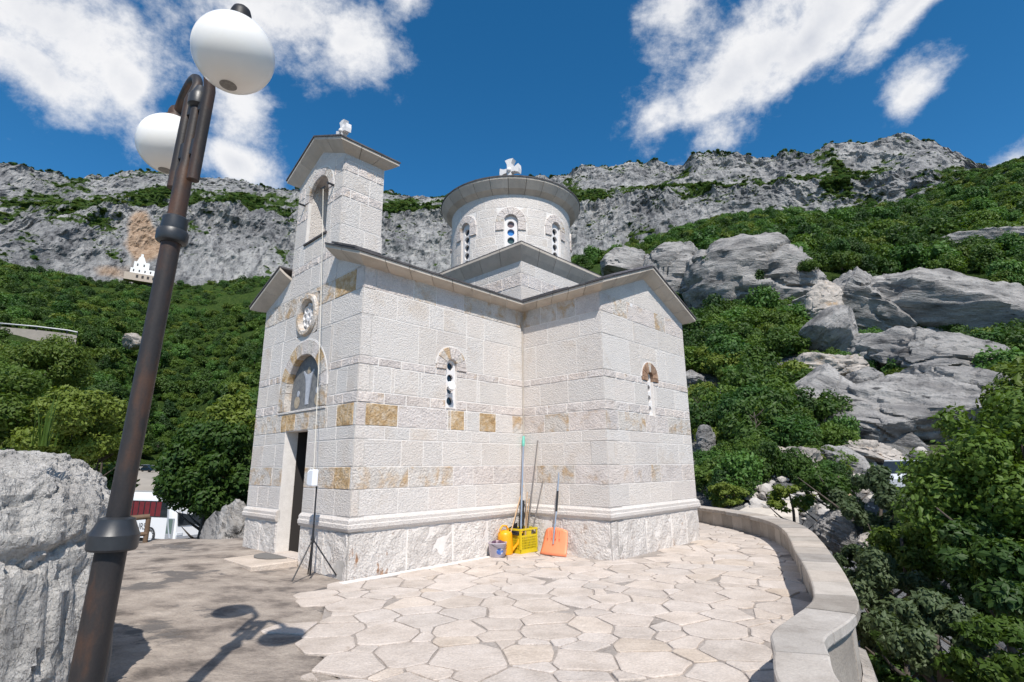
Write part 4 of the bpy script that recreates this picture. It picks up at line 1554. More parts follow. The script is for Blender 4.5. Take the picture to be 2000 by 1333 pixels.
for k in range(len(DZ) - 1):
    nb = 15 + (k % 2)
    off = RS.uniform(0, 1)
    js_ = sorted(2 * PI * (i + off + RS.uniform(-.22, .22)) / nb for i in range(nb))
    js_.append(js_[0] + 2 * PI)
    for a0, a1 in zip(js_, js_[1:]):
        rs = [(a0 * RD, a1 * RD, DZ[k], DZ[k + 1])]
        for w in wins:
            for turn in (0, 2 * PI, 4 * PI):
                c = (w % (2 * PI) + turn) * RD
                rs = subtract(rs, (c - .18, c + .18, 6.7, 7.62))
                rs = subtract(rs, (c - .43, c + .43, 7.62, 8.27))
        if not vis((a0 + a1) / 2):
            continue
        for r in rs:
            rect_block(FD, r, 'flat', M['ashlar'], drum, 'drum_stone', gap=.0075, step=.17)
pan_col = [M['glass'], M['glass'], plain('green_glass_pane', (.05, .085, .08), .12), plain('sky_reflection_pane', (.05, .20, .50), .10), plain('mauve_glass_pane', (.17, .12, .115), .12)]  # blue pane: its sky reflection is painted as base colour
for w in wins:
    if not vis(w):
        continue
    c = w * RD
    dw = box('drum_window', (-.02, -.2, 6.8), (0, .2, 8.2), M['dark'], CH, M=Matrix.Translation((DC[0], DC[1], 0)) @ Matrix.Rotation(w, 4, 'Z') @ Matrix.Translation((RD - .27, 0, 0)))
    arch(FD, c, 7.87, .18, .40, 7, 7.62, dw, [M['rough'], M['patchy'], M['rough'], M['rough']], proud=.034, spand=(.43, 8.27), back=-.12)
    panel(FD, c, 6.78, 7.87, .179, [6.90, 7.125, 7.35, 7.575, 7.80], .096, -.05, dw, thick=.06, panes=pan_col if abs(w - face0) < .01 else None)

# drum eave
DR = lathe('drum_roof', [(2.045, 8.975), (2.05, 9.01), (1.2, 9.38), (.5, 9.62), (0.0, 9.74)], M['slate'], CH, 64, (DC[0], DC[1], 0), True, 30)
nsl = 26
for i in range(nsl):
    bm = bmesh.new()
    sub = 3
    rings = []
    for s in range(sub + 1):
        a = 2 * PI * (i + s / sub) / nsl
        if s == 0:
            a += .003
        if s == sub:
            a -= .003
        rings.append([bm.verts.new((DC[0] + r * math.cos(a), DC[1] + r * math.sin(a), z)) for r, z in ((RD - .02, 8.62), (RD + .16, 8.735), (2.02, 8.93), (2.03, 8.975), (RD - .02, 8.96))])
    for X, Y in zip(rings, rings[1:]):
        for q_ in range(5):
            bm.faces.new((X[q_], X[(q_ + 1) % 5], Y[(q_ + 1) % 5], Y[q_]))
    bm.faces.new(rings[0])
    bm.faces.new(rings[-1][::-1])
    from_bm('cornice_slab', bm, M['cornice'], DR)


# ---- carved stone crosses
def stone_cross(loc, rz, s, lab):
    """cross with flared arms, a ring of small knobs and a block foot"""
    c = empty('stone_cross', loc, (0, 0, rz), CH)
    c['label'] = lab
    y = .085 * s
    def flare(ang, ln, w0, w1):
        bm = bmesh.new()
        ca, sa = math.cos(ang), math.sin(ang)
        pts = [(0.02, -w0), (ln * .6, -w0 * 1.15), (ln, -w1), (ln * 1.05, 0), (ln, w1), (ln * .6, w0 * 1.15), (0.02, w0)]
        A = [bm.verts.new((p * ca - q_ * sa, -y, .5 * s + p * sa + q_ * ca)) for p, q_ in pts]
        B = [bm.verts.new((p * ca - q_ * sa, y, .5 * s + p * sa + q_ * ca)) for p, q_ in pts]
        bm.faces.new(A)
        bm.faces.new(B[::-1])
        for i in range(len(pts)):
            bm.faces.new((A[i], B[i], B[(i + 1) % len(pts)], A[(i + 1) % len(pts)]))
        from_bm('cross_arm', bm, M['carved'], c)
    for k, ln in ((0, .30), (1, .34), (2, .30), (3, .40)):
        flare(k * PI / 2, ln * s, .062 * s, .135 * s)
    for sg in (-1, 1):
        bm = bmesh.new()
        bmesh.ops.create_icosphere(bm, subdivisions=2, radius=.075 * s, matrix=Matrix.Translation((0, sg * y, .5 * s)))
        from_bm('boss', bm, M['carved'], c, True)
    box('cross_foot', (-.15 * s, -.13 * s, -.16 * s), (.15 * s, .13 * s, .10 * s), M['carved'], c, .02)
    return c


stone_cross((DC[0], DC[1], 9.72 + .10), PI / 2 + .25, 1.05, 'carved stone cross on the round drum')
stone_cross((.42, tvm, ttz(tvm) + .14), PI / 2, .72, 'carved stone cross on the bell tower')

# pale strip running down the inner corner
tube('corner_strip', [(L1 - .022, -.022, 2.2), (L1 - .022, -.022, 5.0)], .013, M['cornice'], CH, 8)
# mortar strip at the foot of the walls
kerb = box('foot_strip', (-.16, -.20, -.02), (L1 - .06, -.065, .014), M['mortar'], CH, .006)
# ================================================================== terrace floor
PHI = 0.8153
CU, SU = math.cos(PHI), math.sin(PHI)


def cw_(u, v, z=0):
    """church coordinates to world"""
    return Vector((-2.554 + CU * u - SU * v, 8.645 + SU * u + CU * v, z))


PAR = [  # inner, outer edge of the parapet cap
    ((4.6, 18.6), (4.95, 18.95)), ((5.25, 17.5), (5.68, 17.6)), ((5.55, 16.2), (6.02, 16.3)), ((5.76, 15.0), (6.25, 15.0)), ((5.84, 13.75), (6.33, 13.7)), ((5.72, 12.4), (6.19, 12.25)),
    ((5.28, 10.9), (5.72, 10.75)), ((4.72, 9.55), (5.14, 9.38)), ((4.19, 8.37), (4.60, 8.2)), ((3.63, 7.05), (4.00, 6.92)), ((3.17, 6.05), (3.53, 5.98)),
    ((2.88, 5.50), (3.22, 5.38)), ((2.66, 5.20), (2.99, 5.02)), ((2.42, 4.94), (2.71, 4.70)), ((1.97, 4.43), (2.28, 4.28)), ((1.80, 4.05), (2.12, 3.96)),
    ((1.56, 3.5), (1.90, 3.46)), ((1.38, 2.6), (1.74, 2.55)), ((1.25, 1.2), (1.62, 1.2)), ((1.2, -.6), (1.57, -.6)), ((1.2, -4), (1.57, -4))]
BND = [(-2.62, 8.5), (-2.35, 7.3), (-1.95, 5.9), (-1.62, 5.2), (-1.28, 4.7), (-.95, 3.9), (-.7, 2.9), (-.45, 1.5), (-.3, -4.2)]


def bnd_x(y):
    ys = [b[1] for b in BND][::-1]
    xs = [b[0] for b in BND][::-1]
    return float(np.interp(y, ys, xs))


def par_x(y):
    pts_ = sorted((((i[1] + o[1]) / 2, (i[0] + o[0]) / 2) for i, o in PAR))
    return float(np.interp(y, [p[0] for p in pts_], [p[1] for p in pts_]))


poly = [(bnd_x(y) - .05, y) for y in np.linspace(-4.2, 8.6, 24)] + [(-2.2, 9.2), (-1.5, 13.5), (1.5, 18.6)] + [((i[0] + o[0]) / 2, (i[1] + o[1]) / 2) for i, o in PAR]
bm = bmesh.new()
A = [bm.verts.new((x, y, -.006)) for x, y in poly]
B = [bm.verts.new((x, y, -.6)) for x, y in poly]
bmesh.ops.triangulate(bm, faces=[bm.faces.new(A)])
for i in range(len(poly)):
    j = (i + 1) % len(poly)
    bm.faces.new((A[i], B[i], B[j], A[j]))
paving = tag(from_bm('paving', bm, M['pavebase']), kind='structure')

# irregular flagstones, cut from a wobbly cell pattern
rg = random.Random(5)
seeds = []
cell = .50
tries = 0
ang0 = .35


rads = []
while tries < 30000:
    tries += 1
    x, y = rg.uniform(-3.2, 6.2), rg.uniform(1.2, 18)
    d_ = rg.choice((.20, .26, .30, .34, .40))
    if tries < 900:
        d_ = rg.uniform(.30, .40)
    if all(((x - a) * .92) ** 2 + ((y - b) * 1.15) ** 2 > (.62 * (d_ + c)) ** 2 for (a, b), c in zip(seeds, rads)):
        seeds.append((x, y))
        rads.append(d_)
RD_ = np.array(rads)
S_ = np.array(seeds)


def inside_church(x, y):
    dx, dy = x + 2.554, y - 8.645
    u, v = dx * CU + dy * SU, -dx * SU + dy * CU
    return (-.02 < u < 7.7 and -D - .02 < v < 0 and u > L1 - .02) or (-.02 < u < 11 and v > -.02)


flags = []
for i, (x, y) in enumerate(seeds):
    if inside_church(x, y):
        continue
    if x < bnd_x(min(y, 8.5)) + rg.triangular(-1.35, .35, -.2) and y < 8.6:
        continue
    if y > 8.5 and x < -2.6 + (y - 8.5) * .2:
        continue
    if x > par_x(y) - .02:
        continue
    pl = [(x - 1, y - 1), (x + 1, y - 1), (x + 1, y + 1), (x - 1, y + 1)]
    dd = ((S_ - (x, y)) ** 2).sum(1)
    wob = {}
    for k in np.argsort(dd)[1:22]:
        a, b = S_[k]
        kx, kz = a - x, b - y
        mx, my = (a + x) / 2, (b + y) / 2
        ln = math.hypot(kx, kz)
        # tilt each joint a little, the same from both sides
        t_ = ((int(a * 977 + x * 977) ^ int(b * 1371 + y * 1371)) % 1000 / 1000 - .5) * .42
        ct, st_ = math.cos(t_), math.sin(t_)
        kx, kz = kx * ct - kz * st_, kx * st_ + kz * ct
        pw = (RD_[i] ** 2 - RD_[k] ** 2) / (2 * ln * ln)
        mx, my = mx + (a - x) * pw, my + (b - y) * pw
        c = kx * mx + kz * my - ln * rg.uniform(.006, .013)
        pl = clip_top(pl, [(kx, kz, c)])
        if not pl:
            break
    if not pl or len(pl) < 3:
        continue
    flags.append((math.hypot(x, y), pl))
flags.sort()


def flag_verts(pl):
    # cut the corners a little and break long edges so that outlines are not straight
    n = len(pl)
    out = []
    for i in range(n):
        p, q_, r_ = Vector(pl[i - 1]), Vector(pl[i]), Vector(pl[(i + 1) % n])
        a, b = p - q_, r_ - q_
        la, lb = a.length, b.length
        if la < .03 or lb < .03:
            continue
        k = min(.022, la * .2, lb * .2)
        out.append(q_ + a / la * k)
        out.append(q_ + b / lb * k)
        if lb > .28:
            m_ = q_ + b * rg.uniform(.4, .6)
            nrm_ = Vector((-b.y, b.x)) / lb
            out.append(m_ + nrm_ * rg.uniform(.0, .014))
    return out


def flag_geo(bm, pl):
    o = flag_verts(pl)
    if len(o) < 5:
        return False
    c = sum(o, Vector((0, 0))) / len(o)
    z = rg.uniform(.004, .013)
    tx, ty = rg.uniform(-.006, .006), rg.uniform(-.006, .006)
    A = [bm.verts.new((p.x, p.y, -.012)) for p in o]
    B = [bm.verts.new((p.x, p.y, z * .4 + (p.x - c.x) * tx + (p.y - c.y) * ty)) for p in o]
    k = .955
    Cc = [bm.verts.new((c.x + (p.x - c.x) * k, c.y + (p.y - c.y) * k, z + (p.x - c.x) * tx + (p.y - c.y) * ty)) for p in o]
    n = len(o)
    for X, Y in ((A, B), (B, Cc)):
        for i in range(n):
            j = (i + 1) % n
            bm.faces.new((X[i], X[j], Y[j], Y[i]))
    bm.faces.new(Cc)
    return True


bm_rest = bmesh.new()
nflag = 0
for d_, pl in flags:
    ys = sum(p[1] for p in pl) / len(pl)
    xs = sum(p[0] for p in pl) / len(pl)
    vis_ = ys > 2.6 and abs(math.degrees(math.atan2(xs, ys))) < 52
    if vis_ and nflag < 296:
        bm = bmesh.new()
        if flag_geo(bm, pl):
            from_bm('flagstone', bm, M['flag'], paving)
            nflag += 1
        else:
            bm.free()
    else:
        flag_geo(bm_rest, pl)
tag(from_bm('flagstone_field', bm_rest, M['flag'], paving), kind='stuff')

# natural rock floor on the left
gx, gy = np.meshgrid(np.linspace(-13.5, .4, 190), np.linspace(-4, 17, 260), indexing='ij')
bx = np.interp(gy, [b[1] for b in BND][::-1], [b[0] for b in BND][::-1])
rise = np.clip((gy - 5.0) / 5.5, 0, 1) * np.clip((bx - gx) / 2.2, 0, 1)
pz = np.stack([gx, gy, gx * 0], -1).reshape(-1, 3)
rel = fbm(pz / 1.6, 4, 2).reshape(gx.shape) * .035 + fbm(pz / np.array([.5, .22, 1]), 3, 6).reshape(gx.shape) * .012
z = .016 - .022 * np.clip(1.6 - (bx - gx), 0, 1) + .105 * rise * rise * (3 - 2 * rise) + rel * np.clip((bx - gx - .6) * 1.3, .06, 1)
z -= np.clip((gx - bx + .10) / .35, 0, 1) * .13
edge_y = 12.75 + .5 * np.sin(gx * .9) + .35 * np.sin(gx * 2.3 + 1) - np.clip(-8.2 - gx, 0, 4) * .5
z -= np.clip(gy - edge_y, 0, 3) ** 1.5 * .9 * (gx < -4.5)
z -= np.clip(-9.6 - gx, 0, 4) ** 1.3 * .6
V_ = np.stack([gx, gy, z], -1).reshape(-1, 3)
ii = np.arange(gx.size).reshape(gx.shape)
qd = np.stack([ii[:-1, :-1], ii[1:, :-1], ii[1:, 1:], ii[:-1, 1:]], -1).reshape(-1, 4)
rock_floor = tag(mesh_np('rock_ground', V_, quads=qd, mat=M['rockfloor'], smooth=True), kind='structure')


def floor_z(x, y):
    i = int(np.clip((x + 13.5) / 13.9 * 189, 0, 189))
    j = int(np.clip((y + 4) / 21 * 259, 0, 259))
    return float(z[i, j]) if x < bnd_x(min(y, 8.5)) else .008


# step and mat before the door
step = empty('door_step', tuple(cw_(-.3, 2.15, .08)), (0, 0, PHI))
tag(step, 'low pale stone slab lying before the church door', 'step')
box('slab', (-.52, -.62, -.06), (.26, .60, .055), M['flag'], step, .012)
bm = bmesh.new()
pts = [(-.18 + .0, -.42), (.10, -.42)] + [(.02 + .26 * math.cos(t), .42 * math.sin(t)) for t in [PI * k / 14 - PI / 2 for k in range(0, 15)]]
pts = [(.19, -.44), (.19, .44), (.05, .40), (-.10, .27), (-.17, .08), (-.17, -.08), (-.10, -.27), (.05, -.40)]
A = [bm.verts.new((x, y, 0)) for x, y in pts]
B = [bm.verts.new((x, y, .014)) for x, y in pts]
bm.faces.new(A[::-1]); bm.faces.new(B)
for i in range(len(pts)):
    j = (i + 1) % len(pts)
    bm.faces.new((A[i], A[j], B[j], B[i]))
dm = from_bm('door_mat', bm, plain('grey_mat', (.17, .16, .15), .95, noise=.3, nscale=60, bump=.003))
dm.location = cw_(-.28, 2.30, .141)
dm.rotation_euler = (0, 0, PHI)
tag(dm, 'grey half-round doormat lying on the pale step', 'doormat')

# ================================================================== parapet
par = empty('parapet', (5.4, 12.0, 0))
tag(par, 'low curved stone parapet with flat cap slabs round the terrace', 'parapet')
par_i = [Vector((*i, 0)) for i, o in PAR]
par_o = [Vector((*o, 0)) for i, o in PAR]


def resample(L, t):
    n = len(L) - 1
    k = min(int(t), n - 1)
    f = t - k
    p0, p1, p2, p3 = L[max(k - 1, 0)], L[k], L[k + 1], L[min(k + 2, n)]
    return .5 * ((2 * p1) + (p2 - p0) * f + (2 * p0 - 5 * p1 + 4 * p2 - p3) * f * f + (3 * p1 - p0 - 3 * p2 + p3) * f ** 3)


tt = np.linspace(0, len(PAR) - 1, 400)
mids = [(resample(par_i, t) + resample(par_o, t)) / 2 for t in tt]
arc = np.concatenate([[0], np.cumsum([(b - a).length for a, b in zip(mids, mids[1:])])])
capm = stone('parapet_stone', [(.25, (.28, .25, .215)), (.5, (.39, .355, .315)), (.8, (.47, .435, .39))], 3.6, rand=.2, bump=.004, bscale=45, bump2=.012, b2scale=5, speck=.15,
             hue=[(0, (1, .97, .94)), (.5, (.98, .98, 1)), (1, (1.03, .97, .92))], spots=((.20, .19, .18), 3.0, .66, .08))
wallm = stone('parapet_wall_stone', [(.25, (.29, .25, .215)), (.5, (.38, .335, .29)), (.8, (.45, .40, .35))], 2.5, rand=.22, bump=.006, bscale=40, speck=.16,
              spots=((.20, .17, .14), 2.2, .60, .15))
capl = .66
ncap = int(arc[-1] / capl)
PO = Matrix.Translation(-Vector((5.4, 12.0, 0)))


def strip(i0, i1, n_sub, gap_len):
    s0, s1 = i0 + gap_len, i1 - gap_len
    return [float(np.interp(s0 + (s1 - s0) * k / n_sub, arc, tt)) for k in range(n_sub + 1)]


def sect(t, prof, rg_=None):
    """profile points: (across 0 inner .. 1 outer, extra metres outward, z)"""
    a, b = resample(par_i, t), resample(par_o, t)
    d_ = (b - a).normalized()
    return [PO @ (a.lerp(b, k) + d_ * e_ + Vector((0, 0, z_))) for k, e_, z_ in prof]


def loft(name, ts_, prof, mat, parent):
    bm = bmesh.new()
    rings = [[bm.verts.new(p) for p in sect(t, prof)] for t in ts_]
    n = len(prof)
    for X, Y in zip(rings, rings[1:]):
        for i in range(n):
            j = (i + 1) % n
            bm.faces.new((X[i], X[j], Y[j], Y[i]))
    bm.faces.new(rings[0][::-1])
    bm.faces.new(rings[-1])
    return from_bm(name, bm, mat, parent)


for k in range(ncap):
    s0, s1 = arc[-1] * k / ncap, arc[-1] * (k + 1) / ncap
    h = rg.uniform(-.004, .004)
    loft('cap_slab', strip(s0, s1, 4, .008), [(0, .0, .345 + h), (1, 0, .345 + h), (1, .008, .36 + h), (1, .006, .428 + h), (1, -.008, .437 + h), (0, .008, .437 + h), (0, -.006, .428 + h), (0, -.008, .36 + h)], capm, par)
wn_ = int(arc[-1] / .52)
for k in range(wn_):
    s0, s1 = arc[-1] * k / wn_, arc[-1] * (k + 1) / wn_
    e_ = rg.uniform(-.006, .006)
    loft('wall_stone', strip(s0, s1, 3, .004), [(0, .055 + e_, -.05), (1, -.05 + e_, -2.6), (1, -.05 + e_, .343), (0, .055 + e_, .343)], wallm, par)
loft('wall_core', [float(np.interp(s, arc, tt)) for s in np.linspace(0, arc[-1], 120)], [(0, .075, -.05), (1, -.075, -2.7), (1, -.075, .34), (0, .075, .34)], M['joint'], par)
# sloping footing outside the bend
loft('footing', [float(np.interp(s, arc, tt)) for s in np.linspace(arc[-1] - 10.5, arc[-1] - 2.5, 40)], [(1, -.04, -.12), (1, .05, -.16), (1, .30, -1.3), (1, .2, -2.4), (1, -.04, -2.4)], M['lime_pink'], par)

# ================================================================== street lamp
foot = Vector((-2.33, 3.18, 0.02))
top = Vector((-2.172, 3.192, 4.18))
axis = (top - foot).normalized()
LM = empty('street_lamp', tuple(foot), tuple(axis.to_track_quat('Z', 'Y').to_euler()))
tag(LM, 'tall rusty dark iron lamp post with two white globes at the left', 'street lamp')
LMi = (Matrix.Translation(foot) @ axis.to_track_quat('Z', 'Y').to_matrix().to_4x4()).inverted()
G1, G2 = LMi @ Vector((-1.681, 2.724, 4.145)), LMi @ Vector((-2.664, 3.665, 4.156))
lathe('lower_shaft', [(.0, 0), (.135, 0), (.135, .06), (.082, .10), (.077, 1.22), (0, 1.22)], M['iron'], LM, 28)
lathe('base_collar', [(.08, 1.215), (.116, 1.22), (.124, 1.232), (.124, 1.305), (.118, 1.315), (.092, 1.375), (.09, 1.39), (.062, 1.40)], M['black_iron'], LM, 36, angle=25)
lathe('upper_shaft', [(.058, 1.38), (.056, 3.2), (.054, 3.2), (.052, 3.60), (.038, 3.68), (.036, 4.20), (0, 4.205)], M['iron'], LM, 28)
lathe('joint_collar', [(.060, 3.09), (.086, 3.10), (.092, 3.115), (.092, 3.165), (.086, 3.178), (.073, 3.182), (.075, 3.20), (.073, 3.265), (.064, 3.275), (.055, 3.278)], M['black_iron'], LM, 32, angle=25)
lathe('top_cap', [(.040, 4.10), (.062, 4.12), (.066, 4.19), (.05, 4.22), (.03, 4.27), (0, 4.28)], M['black_iron'], LM, 24)
for G in (G1, G2):
    d_ = Vector((G.x, G.y, 0)).normalized()
    rad = .23
    zt = G.z + rad
    o_ = .115
    ex = Vector((G.x, G.y, 0)).length
    ds_ = (d_ + (Vector((.55, .37, 0)) if G is G1 else Vector((-.55, -.37, 0)))).normalized()
    pts = [ds_ * o_ + Vector((0, 0, 3.52)), ds_ * o_ + Vector((0, 0, 4.20))]
    cxx, rr_ = (o_ + ex) / 2, (ex - o_) / 2
    for k in range(1, 13):
        a = PI - PI * k / 12
        pts.append(d_ * (cxx + rr_ * math.cos(a)) + Vector((0, 0, 4.29 + rr_ * .80 * math.sin(a))))
    pts.append(d_ * ex + Vector((0, 0, zt - .01)))
    arm = tube('lamp_arm', pts, [.037] * 2 + [.034] * (len(pts) - 2), M['iron'], LM, 16)
    for zz in (3.72, 4.06):
        box('bracket', (-.03, -.02, zz), (.03, .02, zz + .12), M['black_iron'], arm, .004, Matrix.Translation(ds_ * .07) @ Matrix.Rotation(math.atan2(ds_.y, ds_.x), 4, 'Z'))
    lathe('globe_cap', [(.0, zt + .115), (.028, zt + .110), (.050, zt + .09), (.060, zt + .06), (.062, zt + .015), (.085, zt + .0), (.088, zt - .025), (.05, zt - .03)], M['iron'], LM, 24, (G.x, G.y, 0))
    pr = [(rad * math.sin(t), G.z - rad * math.cos(t)) for t in [PI * k / 32 for k in range(33)]]
    gl = lathe('globe', [(0 if r < 1e-4 else r, z_) for r, z_ in pr], M['opal'], LM, 48, (G.x, G.y, 0), True, 180)
    lathe('bottom_vent', [(0, G.z - rad - .0015), (.035, G.z - rad + .0012), (.048, G.z - rad * math.cos(math.asin(.048 / rad)) - .0015)], plain('dusty_vent', (.20, .19, .175), .8, noise=.5, nscale=60), gl, 24, (G.x, G.y, 0))
# cable pipe up the side of the shaft
sd = Vector((.86, -.2, 0)).normalized()
tube('cable_pipe', [sd * .10 + Vector((0, 0, .02)), sd * .118 + Vector((0, 0, .1)), sd * .118 + Vector((0, 0, .66)), sd * .10 + Vector((0, 0, .76)), sd * .075 + Vector((0, 0, .80))], .012, plain('dull_pipe', (.13, .13, .13), .45, .6), LM, 10)


# ================================================================== rocks
def rock(name, loc, size, rot, seed, mat, nu=64, nv=40, amp=.16, freq=1.2, sq=.85, strat=0, flat=.0, label=None, cat='rock', group=None, octv=6, ridge=.5, cut=None, planes=13, run=2.6):
    """weathered limestone block: faceted by random planes, then cracks, runnels and pits"""
    u = np.linspace(0, 2 * PI, nu, endpoint=False)
    v = np.linspace(-PI / 2, PI / 2, nv)
    U_, V2 = np.meshgrid(u, v, indexing='ij')
    sp = lambda c: np.sign(c) * np.abs(c) ** sq
    x = sp(np.cos(V2)) * sp(np.cos(U_))
    y = sp(np.cos(V2)) * sp(np.sin(U_))
    z_ = sp(np.sin(V2))
    p = np.stack([x, y, z_], -1).reshape(-1, 3) * 1.12
    gr_ = np.random.default_rng(seed * 31 + 5)
    size = np.array(size)
    sc_m = float(np.sort(size)[1]) * .6 + float(size.min()) * .4
    pl_ = [(gr_.normal(size=3), gr_.uniform(.66, .95)) for _ in range(planes)]
    for n_, c in pl_ + [(np.array(n_, float), c) for n_, c in (cut or [])]:
        n_ = n_ / np.linalg.norm(n_)
        e_ = p @ n_ - c
        m_ = e_ > 0
        p[m_] -= np.outer(e_[m_], n_) * .95
    nn = p / (np.linalg.norm(p, axis=1, keepdims=True) + 1e-6)
    w = p * size
    f = w / sc_m * freq + seed * 13.7
    fr = f * np.array([1 / run, 1 / run, 1.0])
    wob = fbm(f * .8, 3, seed + 2)[:, None] * .35
    d_ = fbm(f * .55, 3, seed) * .7
    d_ = d_ + ridge * (fbm(fr * 1.7 + wob, octv - 1, seed + 4, .55, ridged=True) - .2) * .55
    cr = np.abs(fbm(fr * np.array([1, 1, 1.4]) * 1.1 + wob, 3, seed + 21))
    d_ = d_ - .55 * ridge * np.clip(1 - cr * 11, 0, 1)
    cr2 = np.abs(fbm(f * .75 + wob, 3, seed + 25))
    d_ = d_ - .5 * ridge * np.clip(1 - cr2 * 14, 0, 1)
    d_ = d_ + .26 * fbm(f * 5.0, 5, seed + 9, .68) - .14 * np.clip(fbm(f * 9.0, 3, seed + 19) - .12, 0, 1)
    w = w + nn * (amp * sc_m * d_)[:, None]
    ii = np.arange(nu * nv).reshape(nu, nv)
    i2 = np.roll(ii, -1, axis=0)
    q = np.stack([ii[:, :-1], i2[:, :-1], i2[:, 1:], ii[:, 1:]], -1).reshape(-1, 4)
    o = mesh_np(name, w, quads=q, mat=mat, smooth=True)
    o.data.set_sharp_from_angle(angle=R(30))
    o.location = loc
    o.rotation_euler = rot
    if label:
        tag(o, label, cat, group)
    return o


rock('boulder', (-5.85, 4.30, .70), (2.30, 1.45, 1.05), (.0, .0, -.50), 3, M['boulder'], 420, 200, amp=.15, freq=2.3, sq=.42, octv=7, ridge=.42, planes=0, run=.6, cut=[((.9, -.1, -.6), 1.16), ((.5, -.8, -.5), 1.25)],
     label='big pitted grey boulder behind the foot of the lamp post', cat='boulder')
rock('boulder', (-4.6, 4.35, -.05), (1.5, 1.0, .40), (0, .1, -.3), 8, M['boulder'], 120, 60, amp=.25, freq=1.6, sq=.6, octv=6, ridge=.8,
     label='low broken rock under the big boulder, dark moss above it', cat='boulder')
rock('boulder', (-6.9, 13.75, -.05), (1.0, .7, .80), (.1, .75, -.35), 12, M['lime'], 90, 50, amp=.22, freq=1.5, sq=.6, octv=6, ridge=.8,
     label='grey rock sloping up to the left corner of the church', cat='boulder')


ROCKS = []


def prock(px_, py_, hw, hh, r, tilt, seed, mat='lime', depth=1.0, name='rock_outcrop', label=None, cat='rock', amp=.2, freq=1.25, sq=.8, strat=0, yaw=0, sink=0, nu=120, nv=72, ridge=.7, cut=None, planes=8, run=2.6):
    ROCKS.append((px_, py_, hw, hh, r))
    d_ = px_dir(px_, py_)
    hd = math.hypot(d_.x, d_.y)
    k = r / hd
    loc = Vector((d_.x * k, d_.y * k, EYE + d_.z * k))
    sx, sz = hw / FPX * k, hh / FPX * k
    az = math.atan2(d_.x, d_.y)
    # local x to the right, y away
    Rm = Matrix.Rotation(-az + yaw, 4, 'Z') @ Matrix.Rotation(R(tilt), 4, 'Y')
    # stretch of things seen off the lens axis
    sx *= 1.14
    sz *= 1.3
    loc = loc + Vector((math.sin(az), math.cos(az), 0)) * min(sx, sz * 2) * depth * .45
    return rock(name, loc, (sx, min(sx, sz * 2.2) * depth, sz), Rm.to_euler(), seed, M[mat], nu, nv, amp, freq, sq, strat, label=label, cat=cat, ridge=ridge, cut=cut, planes=planes, run=run)


prock(1890, 640, 330, 72, 74, 13, 21, depth=.9, strat=0, sq=.72, amp=.22, label='long smooth grey limestone slab running down to the right below the wood', nu=260, nv=100, ridge=.7)
prock(1672, 606, 78, 66, 70, 22, 22, label='rounded grey shoulder at the left end of the long slab', amp=.2, ridge=.7)
prock(1466, 548, 100, 66, 82, 4, 23, label='wide grey crag with a square stone stub on its top', amp=.22, ridge=.9, nu=140, nv=80)
prock(1540, 535, 55, 48, 84, 15, 36, label='grey crag at the right flank of the wide crag', amp=.25, ridge=.9)
prock(1330, 545, 58, 54, 88, 10, 24, label='rounded grey crag just over the gable of the church arm', amp=.2, ridge=.8)
prock(1232, 518, 44, 26, 92, 8, 25, label='small pale crag between the drum and the gable', amp=.22, ridge=.8)
prock(1608, 592, 26, 34, 66, 5, 26, label='upright pinkish rock left of the pointed boulder', mat='lime_pink', amp=.25)
prock(1622, 654, 52, 34, 57, -38, 27, label='dark pointed boulder standing on edge', name='boulder', cat='boulder', amp=.14, sq=.75, ridge=.5)
prock(1712, 692, 66, 36, 56, 6, 28, label='grey rock right below the pointed boulder', amp=.22, ridge=.8)
prock(1822, 702, 108, 42, 53, 12, 29, label='wide pale slab under the long slab, leaning right', amp=.2, strat=0, ridge=.8, nu=150, nv=80)
prock(1596, 795, 66, 68, 43, 30, 30, label='smooth grey slab left of the deep cleft', amp=.16, ridge=.7, nu=130, nv=80)
prock(1785, 822, 140, 80, 42, 15, 31, depth=1.1, label='great pale limestone block with a sheer dark face', amp=.19, ridge=.8, nu=210, nv=110)
prock(1860, 770, 80, 40, 45, 14, 37, label='pale slab behind the great block', amp=.2, ridge=.8)
prock(1676, 772, 34, 40, 45, 20, 32, label='small rock wedged over the cleft', amp=.22, ridge=.8)
prock(1622, 716, 50, 26, 50, 10, 33, label='low broken rock with dry grass below the pointed boulder', mat='lime_pink', amp=.28, ridge=.9)
prock(1690, 884, 52, 20, 35, 18, 34, mat='lime_pink', label='pinkish rubble rock at the foot of the great block', amp=.28, ridge=.9)
prock(1640, 912, 38, 30, 32.5, 20, 35, label='small pale rock above the gully trees', amp=.25, ridge=.9)
prock(1545, 935, 66, 46, 31, 10, 38, mat='lime_pink', label='broken pale scree face above the path', amp=.3, ridge=1.0)
prock(1470, 950, 36, 40, 31.5, -10, 43, mat='lime_pink', label='crumbling pale rock left of the scree face', amp=.3, ridge=1.0)
prock(1378, 880, 17, 34, 33, 4, 39, label='upright grey rock beside the right wall of the church', amp=.25, ridge=.9)
prock(1352, 738, 22, 14, 52, 10, 40, label='small pale rock showing beside the church wall', amp=.25)
prock(1648, 1040, 40, 32, 15, 25, 41, label='grey rock behind the parapet among thin trees', amp=.25, ridge=.9)
prock(1720, 1090, 34, 28, 13, 15, 42, mat='lime_pink', label='pale rock below the big leafy tree', amp=.25, ridge=.9)
prock(1890, 482, 110, 20, 128, 6, 47, label='low grey rock band in the wood at the upper right', amp=.3, ridge=.9, nu=150, nv=50)
prock(1760, 900, 70, 40, 39.5, 6, 48, depth=.5, label='sheer dark rock face under the great block', amp=.15, ridge=.7)
prock(262, 668, 22, 10, 195, 4, 46, mat='lime_pink', label='small bare rock in the wood left of the lamp', amp=.3, nu=50, nv=30)
